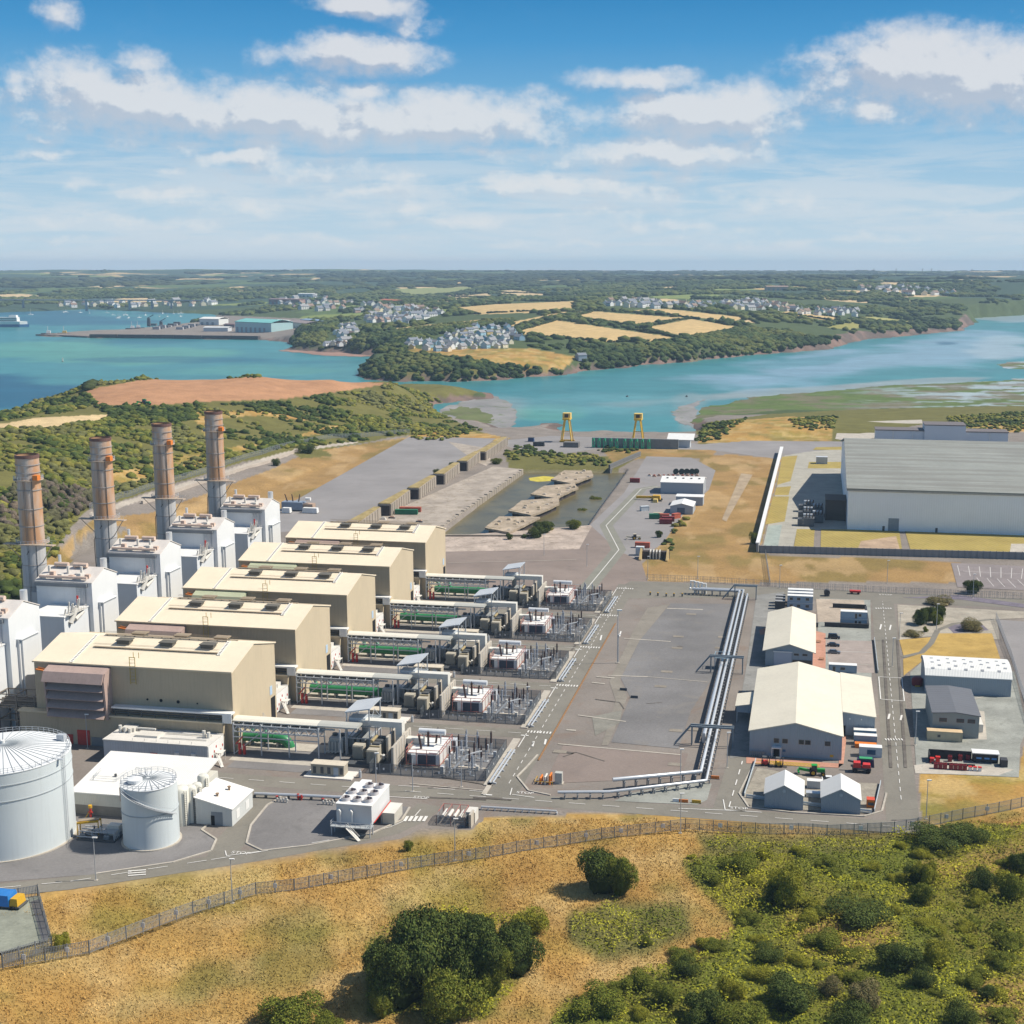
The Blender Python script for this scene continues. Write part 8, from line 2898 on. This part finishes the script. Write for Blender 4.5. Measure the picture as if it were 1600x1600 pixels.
# foreground bushes: every one a thing with its stems and its leafy crown
def leafy(name, n, rx, rz, leaf, pal, seed, lobes=9, parent=None):
    g = np.random.default_rng(seed)
    L = np.stack([(g.random(lobes) - .5) * 1.25 * rx, (g.random(lobes) - .5) * 1.25 * rx, (.32 + .45 * g.random(lobes)) * rz], -1)
    L[0] = (0, 0, rz * .55)
    lr = (.34 + .26 * g.random(lobes)) * min(rx, rz)
    lr[0] = .52 * min(rx, rz * 1.1)
    ix = g.integers(0, lobes, n)
    d = g.normal(size=(n, 3))
    d /= np.linalg.norm(d, axis=1)[:, None]
    d[:, 2] = np.where(g.random(n) < .6, np.abs(d[:, 2]), d[:, 2])
    rad = lr[ix] * (.62 + .45 * g.random(n) ** .6)
    tw = np.sin(d[:, 0] * 7 + ix) * np.sin(d[:, 1] * 6) * np.sin(d[:, 2] * 8 + ix)
    c = L[ix] + d * (rad * (1 + .18 * tw))[:, None] * np.array([1, 1, .92])
    c[:, 2] = np.maximum(c[:, 2], .05)
    nrm = d + g.normal(size=(n, 3)) * .55
    nrm /= np.linalg.norm(nrm, axis=1)[:, None]
    t1 = np.cross(nrm, g.normal(size=(n, 3)))
    t1 /= np.linalg.norm(t1, axis=1)[:, None] + 1e-9
    t2 = np.cross(nrm, t1)
    s = (leaf * (.6 + .8 * g.random(n)))[:, None]
    V = np.stack([c - t1 * s - t2 * s * .45, c + t1 * s * .1 - t2 * s * .6, c + t1 * s, c + t1 * s * .1 + t2 * s * .6], 1).reshape(-1, 3)
    F = np.arange(4 * n).reshape(n, 4)
    col = np.array(pal)[g.integers(0, len(pal), n)] * (.75 + .5 * g.random((n, 1)))
    o = numpy_mesh(name, V, F, leaf_m, False, np.repeat(col, 4, 0))
    o.parent = parent
    return o


def core(name, rx, rz, col, seed, parent):
    o = clumps(name, np.array([[0, 0, rz * .08]]), np.array([rx * .66]), np.array([rz * .62]), np.array([col]), 3, .35, foliage_m, seed)
    o.parent = parent
    return o


G1 = [(.055, .08, .02), (.078, .105, .024), (.11, .13, .028)]
G2 = [(.12, .15, .022), (.155, .175, .026), (.20, .20, .03)]
G3 = [(.26, .255, .028), (.31, .28, .032), (.20, .21, .028)]
G4 = [(.24, .19, .09), (.19, .16, .07), (.15, .15, .05)]
KIND = {'dark': (G1, 'dark green'), 'mid': (G2, 'mid green'), 'lime': (G3, 'yellow green'), 'brown': (G4, 'brownish')}
BUSH = {}


def bush(kind, px, py, wpx, hpx, lab, shape=0, name='bush', cat='bush', group=None):
    """a bush whose foot the photograph shows at (px, py), wpx wide and hpx tall in its pixels"""
    x, y, z = GT(px, py)
    sl = math.hypot(math.hypot(x, y), CAMH - z)
    m = sl / FPX
    w, h = wpx * m / 2 * .92, hpx * m * 1.0
    key = (kind, shape)
    if key not in BUSH:
        t = thing(name, lab, cat, x, y, z - .15, 0, group, True)
        pal = KIND[kind][0]
        cr = leafy('crown', (17000, 15000, 12000)[shape], 1.25, (1.7, 2.2, 1.25)[shape], .04, pal, 40 + len(BUSH) * 3, (11, 13, 10)[shape], t)
        core('inner_crown', 1.1, (1.5, 1.9, 1.0)[shape], tuple(c * .8 for c in pal[0]), 5 + shape, t)
        mb = MB()
        for i in range(3):
            a = i * 2.1
            mb.tube((.12 * math.cos(a), .12 * math.sin(a), 0), (.4 * math.cos(a), .4 * math.sin(a), .9), .07, 6, .03)
        mb.build('stem', M('bark', (.12, .09, .06), .9), t)
        BUSH[key] = t
    else:
        t = dup(BUSH[key])
        t.location = (x, y, z - .15)
        t['label'] = lab
        if name != 'bush':
            t.name = name
        t['category'] = cat
        if group:
            t['group'] = group
        elif 'group' in t:
            del t['group']
    t.rotation_euler = (0, 0, (px * 7 + py) % 6.28)
    t.scale = (w / 1.25, w / 1.25, h / (1.75, 2.25, 1.3)[shape])
    return t


bush('dark', 940, 1393, 78, 82, 'tall dark tree standing alone just below the boundary fence', 1, 'tree', 'tree')
bush('mid', 968, 1396, 56, 72, 'mid green tree leaning against the tall dark one by the fence', 1, 'tree', 'tree')
CL = [('dark', 625, 1565, 100, 100, 'dark bush at the left end of the big thicket', 0), ('dark', 668, 1545, 130, 118, 'largest dark dome of the big thicket', 0), ('dark', 735, 1545, 100, 100, 'dark dome in the middle right of the big thicket', 0), ('dark', 690, 1500, 100, 60, 'dark bush at the back of the big thicket', 2),
      ('mid', 700, 1588, 96, 68, 'round mid green bush in front of the big thicket', 2), ('mid', 765, 1552, 58, 74, 'mid green bush on the right flank of the big thicket', 0), ('dark', 810, 1518, 78, 74, 'round dark bush standing right of the big thicket', 0), ('dark', 748, 1470, 54, 48, 'dark small tree behind the big thicket', 0),
      ('dark', 712, 1472, 48, 34, 'low dark bush behind the big thicket', 2), ('lime', 828, 1455, 60, 30, 'low yellow green bush behind the round dark one', 2), ('mid', 596, 1588, 36, 44, 'small mid green bush at the lower left of the thicket', 0), ('dark', 600, 1530, 60, 60, 'dark bush on the upper left of the big thicket', 0), ('dark', 770, 1500, 60, 44, 'low dark bush between the thicket and the round bush', 2),
      ('mid', 452, 1612, 100, 46, 'wide low mid green bush at the bottom edge', 2), ('mid', 512, 1610, 46, 26, 'small low bush at the bottom edge next to a wider one', 2),
      ('lime', 1236, 1412, 62, 54, 'yellow green bush casting a long shadow in the brambles', 0), ('dark', 1208, 1412, 34, 28, 'dark bush left of the yellow green one', 2), ('mid', 1437, 1410, 40, 28, 'mid green bush in the brambles below the barns', 2), ('lime', 1446, 1382, 34, 36, 'yellow green small bush up towards the fence', 0),
      ('dark', 1432, 1378, 34, 24, 'small dark bush beside a yellow green one', 2), ('dark', 1532, 1390, 44, 28, 'dark bush of the right hand pair', 2), ('mid', 1578, 1402, 50, 34, 'mid green bush of the right hand pair', 2), ('dark', 1594, 1364, 40, 34, 'dark bush cut by the right edge', 0),
      ('dark', 1236, 1576, 104, 66, 'large dark bush at the bottom among the brambles', 0), ('brown', 1296, 1552, 50, 30, 'brownish bush beside the large dark one', 2), ('brown', 1356, 1574, 70, 52, 'yellowish brown bush at the bottom', 0), ('dark', 1405, 1512, 80, 56, 'dark bush left of a bright yellow green one', 0),
      ('lime', 1468, 1508, 60, 48, 'bright yellow green bush in the lower right brambles', 0), ('dark', 1540, 1560, 36, 36, 'small dark conical shrub near the right edge', 1), ('dark', 1500, 1604, 60, 40, 'dark bush at the bottom right', 2), ('dark', 1440, 1540, 50, 34, 'dark bush below the bright yellow green one', 2),
      ('dark', 1100, 1596, 90, 60, 'dark bush at the bottom centre', 0), ('lime', 1142, 1558, 56, 40, 'yellow green bush behind the bottom centre dark one', 2), ('mid', 1160, 1604, 90, 56, 'mid green bush at the bottom centre', 0), ('dark', 1070, 1524, 50, 32, 'dark bush on the left rim of the brambles', 2), ('mid', 940, 1582, 100, 46, 'wide mid green bush at the left end of the brambles', 2),
      ('mid', 1040, 1570, 50, 56, 'upright mid green bush in the lower brambles', 1), ('mid', 1010, 1478, 24, 24, 'small round bush in the brown patch', 0), ('mid', 638, 1330, 15, 20, 'tiny sapling on the grass bank by the road', 1), ('lime', 95, 1482, 26, 24, 'bright green bush in the fence corner', 0),
      ('dark', 1462, 1316, 86, 20, 'low dark hedge like bush below the fence', 2), ('dark', 1510, 1312, 60, 18, 'low dark bush at the right under the fence', 2), ('mid', 1000, 1545, 60, 34, 'mid green bush above the bottom centre', 2), ('dark', 1330, 1604, 80, 44, 'dark bush at the bottom edge under the brown one', 2), ('mid', 1290, 1480, 70, 28, 'low mid green mound in the brambles', 2),
      ('dark', 1345, 1440, 120, 34, 'wide blue green mound in the middle of the brambles', 2), ('mid', 1160, 1360, 60, 20, 'low green mound at the upper left of the brambles', 2), ('mid', 1580, 1480, 60, 28, 'low green mound at the right edge', 2), ('dark', 1200, 1500, 60, 26, 'low dark mound in the centre brambles', 2),
      ('dark', 1437, 976, 26, 26, 'dark garden tree, left of four', 0), ('dark', 1452, 970, 24, 24, 'dark garden tree, second of four', 0), ('mid', 1463, 976, 20, 20, 'dark garden tree, third of four', 0), ('dark', 1468, 968, 20, 22, 'dark garden tree, farthest right of four', 0), ('dark', 1520, 927, 30, 22, 'round dark bush by the car park', 0), ('mid', 1446, 988, 9, 9, 'tiny garden shrub on the gravel', 0),
      ('dark', 850, 832, 34, 20, 'dark bush at the front corner of the basin', 0), ('dark', 838, 840, 26, 16, 'small dark bush before the basin wall', 2), ('mid', 896, 826, 26, 14, 'low bush on the broken slab', 2), ('mid', 932, 788, 18, 14, 'bush on the right basin bank', 0), ('mid', 912, 806, 18, 12, 'low bush on the right basin bank', 2), ('dark', 796, 843, 12, 9, 'small bush at the foot of the basin wall', 2),
      ('dark', 1030, 840, 12, 12, 'bush at the edge of the stock yard', 0), ('dark', 706, 731, 10, 8, 'tiny bush on the bunker top, far one', 2), ('dark', 682, 742, 12, 8, 'tiny bush on the bunker top, near one', 2), ('dark', 431, 728, 14, 10, 'small bush on the dry slope by the wall', 2), ('dark', 480, 708, 30, 12, 'dark bushes in the corner of the dry slope', 2), ('mid', 1178, 850, 14, 20, 'bush against the compound fence corner', 0),
      ('mid', 775, 725, 20, 9, 'low bush by the quay track', 2), ('brown', 1470, 945, 44, 10, 'low brownish heather bed by the top road', 2), ('brown', 1520, 985, 40, 14, 'brownish heather bed in the garden', 2), ('brown', 1425, 995, 30, 8, 'brownish heather bed by the workshop road', 2)]
for a in CL:
    k_, q = a[0], 1.0
    if a[1] > 890 and a[2] > 1420:      # the scrub on the right is lower and softer than the thicket
        q = .82
    bush(k_, a[1], a[2], a[3] * q, a[4] * q * (.85 if q < 1 else 1), a[5], a[6])
rs = random.Random(31)
BR = [(1070, 1340), (1170, 1325), (1330, 1335), (1420, 1318), (1590, 1305), (1598, 1598), (900, 1598), (905, 1562), (1010, 1515), (1070, 1495), (1150, 1445), (1115, 1405)]
n = 0
while n < 60:
    px, py = rs.uniform(900, 1598), rs.uniform(1320, 1600)
    if inside(np.array([px]), np.array([py]), BR)[0] and all(abs(px - a[1]) > a[3] * .45 or abs(py - a[2]) > a[4] * .7 for a in CL):
        kd = rs.choice(('mid', 'lime', 'mid', 'lime', 'lime'))
        s = rs.uniform(14, 40) * (.6 + .4 * (py - 1320) / 280)
        bush(kd, px, py, s * 1.4, s * rs.uniform(.35, .6), 'low %s scrub mound scattered among the brambles' % KIND[kd][1], 2, group='low %s scrub mounds' % KIND[kd][1])
        n += 1

# brambles: a quilt of leaf clumps over the green ground; tufts over the dry grass
gb_ = np.random.default_rng(77)


def on_cover(mask, n, d1, seed, az=(-.42, .38), d0=150):
    g = np.random.default_rng(seed)
    a = az[0] + g.random(n) * (az[1] - az[0])
    l = np.sqrt(d0 ** 2 + g.random(n) * (d1 ** 2 - d0 ** 2))
    j = np.clip(((a - AZ[0]) / (AZ[1] - AZ[0])).round().astype(int), 0, NA - 1)
    i = np.clip(((np.log(l) - LD[0]) / (LD[1] - LD[0])).round().astype(int), 0, NDR - 1)
    k = mask[i, j]
    x, y = l[k] * np.sin(a[k]), l[k] * np.cos(a[k])
    return np.stack([x, y, ground(x, y)], -1), col[i[k], j[k]]


scrubm = (np.abs(col - np.array(SCRUB)).sum(-1) < .01) & (pys > 1290)
bm_ = (GREENMASK | scrubm) & (pys > 1290)
P, cc = on_cover(bm_, 380000, 420, 31)
nn = len(P)
hgt = fbm(P[:, 0] / 5, P[:, 1] / 5, 3, 3)
P[:, 2] += sstep(hgt, .35, .7) * 2.4 * gb_.random(nn) + .1
nr = gb_.normal(size=(nn, 3)) * .6 + np.array([0, 0, 1])
nr /= np.linalg.norm(nr, axis=1)[:, None]
t1 = np.cross(nr, gb_.normal(size=(nn, 3)))
t1 /= np.linalg.norm(t1, axis=1)[:, None]
t2 = np.cross(nr, t1)
s = (.14 + .24 * gb_.random(nn))[:, None]
V = np.stack([P - t1 * s, P - t2 * s * .6, P + t1 * s, P + t2 * s * .6], 1).reshape(-1, 3)
tone = fbm(P[:, 0] / 11, P[:, 1] / 11, 8, 4)[:, None]
c2 = cc * .38 + (np.array((.12, .14, .014)) * (1 - sstep(tone, .36, .58)) + np.array((.31, .295, .018)) * sstep(tone, .36, .58)) * .85
c2 = c2 * (.65 + .7 * gb_.random((nn, 1)))
tag(numpy_mesh('bramble_undergrowth', V, np.arange(4 * nn).reshape(nn, 4), leaf_m, False, np.repeat(c2, 4, 0)), 'tangled green brambles covering the lower right ground', 'brambles', kind='stuff')
drym = (pys > 1262) & ~bm_ & (flat < .3)
P, cc = on_cover(drym, 420000, 430, 41)
P = P[:110000]
cc = cc[:110000]
nn = len(P)
a = gb_.random(nn) * 6.283
h = (.18 + .34 * gb_.random(nn) ** 2) * (.6 + .8 * fbm(P[:, 0] / 6, P[:, 1] / 6, 19, 3))
w = (.07 + .11 * gb_.random(nn))
lean = np.stack([-.25 + .5 * gb_.normal(size=nn), .1 + .5 * gb_.normal(size=nn)], -1) * h[:, None]
dx = np.stack([np.cos(a) * w, np.sin(a) * w, np.zeros(nn)], -1)
tip = P + np.concatenate([lean, h[:, None]], 1)
V = np.stack([P - dx, P + dx, tip], 1).reshape(-1, 3)
tint = fbm(P[:, 0] / 8, P[:, 1] / 8, 23, 4)[:, None]
c2 = cc * (1.0 + .4 * gb_.random((nn, 1))) * (1 + .5 * (tint - .5)) + np.array((.10, .06, .02)) * (gb_.random((nn, 1)) - .3)
tag(numpy_mesh('dry_grass', V, np.arange(3 * nn).reshape(nn, 3), leaf_m, False, np.repeat(np.clip(c2, .02, 1), 3, 0)), 'long dry golden grass over the foreground', 'grass', kind='stuff')

# ------------------------------------------------------------------ across the water: houses, docks, bridge, boats
x, y, z = GT(908, 563)
t = thing('waterside_house', 'dark blue roofed house alone on the far foreshore', 'house', x, y, z - 1, .5, None, True)
MB().prism([(-5, 0), (5, 0), (5, 8), (0, 11), (-5, 8)], -7, 7, 'x').build('wall', M('blue grey house', (.30, .34, .40), .7), t)
MB().prism([(-5.5, 7.8), (0, 11.1), (5.5, 7.8), (5.5, 8.3), (0, 11.6), (-5.5, 8.3)], -7.4, 7.4, 'x').build('roof', hr[0], t)
# docks
for (x0, x1, y0, h, dp, wc, rc, lab, rr_) in ((368, 424, 519, 24, 60, (.42, .60, .60), (.20, .50, .47), 'huge pale turquoise shipyard hall with curved roof', 3), (312, 342, 508, 16, 40, (.72, .72, .68), (.78, .76, .70), 'cream white dock shed', 2), (420, 450, 512, 15, 50, (.62, .64, .63), (.70, .68, .64), 'pale dock shed right of the shipyard hall', 2),
                                             (448, 478, 512, 14, 40, (.66, .62, .56), (.30, .24, .22), 'white dock shed with a brown roof', 2), (318, 356, 518, 9, 30, (.56, .58, .60), (.66, .66, .64), 'low grey dock shed by the quay', 1), (594, 618, 473, 10, 30, (.62, .12, .05), (.60, .16, .08), 'long orange red store in the town', 1),
                                             (420, 468, 476, 18, 40, (.36, .22, .20), (.30, .20, .19), 'long red brick barrack block above the docks', 1), (466, 490, 464, 12, 30, (.70, .70, .68), (.72, .72, .70), 'white block on the rise above the barracks', 1), (1198, 1232, 454, 14, 40, (.60, .42, .30), (.55, .36, .26), 'long brick coloured hospital like block on the ridge', 1),
                                             (350, 366, 512, 8, 20, (.15, .12, .13), (.2, .13, .13), 'dark maroon dock store', 1), (470, 506, 505, 9, 30, (.24, .32, .42), (.25, .34, .46), 'long blue roofed works shed behind the docks', 1)):
    a, b = GT(x0, y0), GT(x1, y0)
    L = math.hypot(b[0] - a[0], b[1] - a[1])
    t = thing('dock_building', lab, 'building', a[0], a[1], a[2] - 1, math.atan2(b[1] - a[1], b[0] - a[0]), None, True)
    MB().box(0, L, 0, dp, 0, h).build('wall', M('wall of ' + lab, wc, .7, .06, .05), t)
    MB().prism([(-1, h), (dp * .25, h + rr_ * 1.6), (dp * .5, h + rr_ * 2), (dp * .75, h + rr_ * 1.6), (dp + 1, h), (dp + 1, h + 1), (dp * .5, h + rr_ * 2 + 1), (-1, h + 1)], -1, L + 1, 'x').build('roof', M('roof of ' + lab, rc, .6, .06, .05), t)
    m = MB()
    for i in range(int(L / 16)):
        m.box(4 + i * 16, 11 + i * 16, -.2, -.05, 0, h * .55)
    if h > 11:
        m.build('door', M('dock doors', (.30, .33, .35), .6), t)['kind'] = 'stuff'
a, b = GT(60, 524), GT(402, 531)
t = thing('dock_wall', 'long dark stone dock wall along the water', 'wall', a[0], a[1], SEA, 0, None, True)
for i in range(6):
    p, q = GT(142 + i * 44, 527.4 + i * .55), GT(142 + i * 44 + 43, 527.9 + i * .55)
    MB().bar((p[0] - a[0], p[1] - a[1], 3.5), (q[0] - a[0], q[1] - a[1], 3.5), 12, 8).build('section', M('dark dock stone', (.085, .075, .075), .9, .2, .05), t)
MB().bar((0, 0, 1.2), (GT(140, 527)[0] - a[0], GT(140, 527)[1] - a[1], 1.2), 14, 3).build('low_pier', M('dark dock stone', (.085, .075, .075)), t)
for px, py, lab in ((75, 523, 'tug with a white wheelhouse at the pier tip'), (100, 523, 'tug with a cream wheelhouse behind the first one'), (206, 515, 'tug with a red and white mast by the dock'), (215, 514, 'tug moored beside the red and white one')):
    x, y, z = G(px, py, SEA)
    t = thing('tug_boat', lab, 'boat', x, y, SEA, .2, None, True)
    MB().prism([(-14, -4), (10, -4), (16, 0), (10, 4), (-14, 4)], -.5, 3.4).build('hull', M('tug hull', (.06, .05, .055), .5), t)
    MB().box(-3, 6, -3, 3, 3.4, 9, .4).build('wheelhouse', white_paint if 'white' in lab else M('pale yellow', (.62, .45, .15)), t)
    MB().tube((0, 0, 9), (0, 0, 19), .5, 6).build('mast', off_white, t)
for px, py, h in ((233, 512, 20), (252, 512, 12)):
    x, y, z = G(px, py, SEA)
    t = thing('dockside_crane', 'dark dockside crane on the quay, %s' % ('taller' if h > 15 else 'shorter'), 'crane', x, y, SEA + 3, 0, None, True)
    MB().box(-4, 4, -4, 4, 0, h, 1).build('tower', dark_steel, t)
    MB().bar((-3, 0, h), (12, 0, h + 8), 1.6).build('jib', dark_steel, t)
for i in range(16):
    px, py = 240 + i * 4.6, 508 + (i * 7 % 8)
    x, y, z = G(px, py, SEA + 2)
    t = tag(MB().box(-8, 8, -6, 6, 0, 5 + i * 3 % 5, .4).build('dock_store', M('dock grey' if i % 2 else 'dock dark', (.36, .35, .36) if i % 2 else (.11, .11, .12), .8)), 'small %s store on the crowded dock' % ('grey' if i % 2 else 'dark'), 'building', '%s dock stores' % ('grey' if i % 2 else 'dark'))
    t.location = (x, y, SEA + 1)
# ferry
x, y, z = G(6, 511, SEA)
t = thing('ferry', 'white ferry with blue hull leaving at the left edge', 'ship', x, y, SEA, .04, None, True)
MB().prism([(-90, -11), (42, -11), (62, 0), (42, 11), (-90, 11)], -1, 7).build('hull', M('ferry blue', (.05, .16, .32), .4), t)
MB().prism([(-90, -11.1), (43, -11.1), (58, 0), (43, 11.1), (-90, 11.1)], 7, 14).build('upper_hull', white_paint, t)
MB().prism([(-88, -10), (36, -10), (40, 0), (36, 10), (-88, 10)], 14, 24).build('superstructure', white_paint, t)
MB().box(16, 34, -8, 8, 24, 29, .6).build('bridge', white_paint, t)
MB().box(-40, -28, -4, 4, 24, 33, .8).build('funnel', M('ferry blue', (.05, .16, .32)), t)
for z0 in (16, 20):
    MB().box(-86, 35, -10.1, -10.02, z0, z0 + 1.6).build('window_band', win_m, t)
# moored boats and yacht
rb = random.Random(12)
b0 = None
for px, py in [(48, 492)] + [(rb.uniform(175, 330), rb.uniform(489, 498)) for _ in range(20)] + [(rb.uniform(60, 170), rb.uniform(487, 490)) for _ in range(6)]:
    x, y, z = G(px, py, SEA)
    big = px == 48
    if b0 is None:
        b0 = thing('sailing_boat', 'white sailing boat heading up the haven alone', 'boat', x, y, SEA, .3, None, True)
        MB().prism([(-7, -2.2), (4, -2.2), (8, 0), (4, 2.2), (-7, 2.2)], -.3, 2).build('hull', white_paint, b0)
        MB().box(-3, 2, -1.4, 1.4, 2, 3.4, .3).build('cabin', white_paint, b0)
        MB().tube((0, 0, 2), (0, 0, 19), .35, 6).build('mast', off_white, b0)
    else:
        c = dup(b0)
        c.location, c.scale = (x, y, SEA), (.9, .9, .55)
        c.rotation_euler = (0, 0, rb.uniform(0, 3))
        c['label'], c['group'] = 'small white boat on its mooring off the far shore', 'moored white boats'
for px, py, lab in ((98, 565, 'lone pale channel marker in the haven'), (446, 531, 'pale channel marker off the muddy beach'), (980, 620, 'small dark buoy in the estuary, left'), (1073, 620, 'small dark buoy in the estuary, right')):
    x, y, z = G(px, py, SEA)
    t = thing('channel_marker', lab, 'buoy', x, y, SEA, 0, None, True)
    MB().tube((0, 0, 0), (0, 0, 6 if py < 600 else 1.6), .9, 8).build('post', off_white if py < 600 else dark_steel, t)
    MB().tube((0, 0, -.3), (0, 0, .8), 1.7, 10).build('float', grey_trim, t)
# road bridge
a, b = G(-330, 467.3, 30), G(318, 469.4, 27)
t = thing('road_bridge', 'long slim grey road bridge across the haven', 'bridge', 0, 0, 0, 0, None, True)
MB().bar(a, b, 14, 3.6).build('deck', M('bridge grey', (.33, .36, .39), .6), t)
for px in (-80, 38, 136, 203, 238, 268):
    f = (px + 330) / 648
    p = Vector(a).lerp(Vector(b), f)
    MB().box(p.x - 3, p.x + 3, p.y - 4, p.y + 4, SEA - 2, p.z - 1.8, .4).build('pier', M('bridge grey', (.33, .36, .39)), t)
# tractor on the brown field
x, y, z = GT(228, 633)
t = machine('green tractor at the lower corner of the brown field', 'tractor', 'tractor', 0, 0, 0, jgreen, 'tractor')
t.location, t.scale = (x, y, z), (1.7, 1.7, 1.6)
# pylons on the skyline
for i, px in enumerate((1365, 1400, 1441, 1455, 1518)):
    x, y, z = GT(px, 431)
    t = thing('pylon', 'thin electricity pylon on the far right skyline', 'pylon', x, y, z, 0, 'pylons on the skyline', True)
    m = MB()
    for s in (-1, 1):
        m.bar((s * 5, 0, 0), (s * .6, 0, 48), .9)
        for k in range(5):
            m.bar((s * (5 - k * .9), 0, k * 9.6), (-s * (4.1 - k * .9), 0, (k + 1) * 9.6), .5)
    m.build('tower', dark_steel, t)
    m = MB()
    for z0 in (32, 40, 46):
        m.bar((-9, 0, z0), (9, 0, z0), .8)
    m.build('cross_arm', dark_steel, t)

# ------------------------------------------------------------------ the air: pale even haze round everything
hz = MB().box(-11500, 11500, -60, 17600, SEA - 8, 200).build('haze', bpy.data.materials.new('haze'))
hz['kind'] = 'stuff'
hm = hz.data.materials[0]
hm.use_nodes = True
hm.node_tree.nodes.clear()
pv = hm.node_tree.nodes.new('ShaderNodeVolumePrincipled')
pv.inputs['Color'].default_value = (.58, .79, 1.0, 1)
pv.inputs['Density'].default_value = 0.000058
pv.inputs['Anisotropy'].default_value = .0
ho = hm.node_tree.nodes.new('ShaderNodeOutputMaterial')
hm.node_tree.links.new(pv.outputs[0], ho.inputs['Volume'])
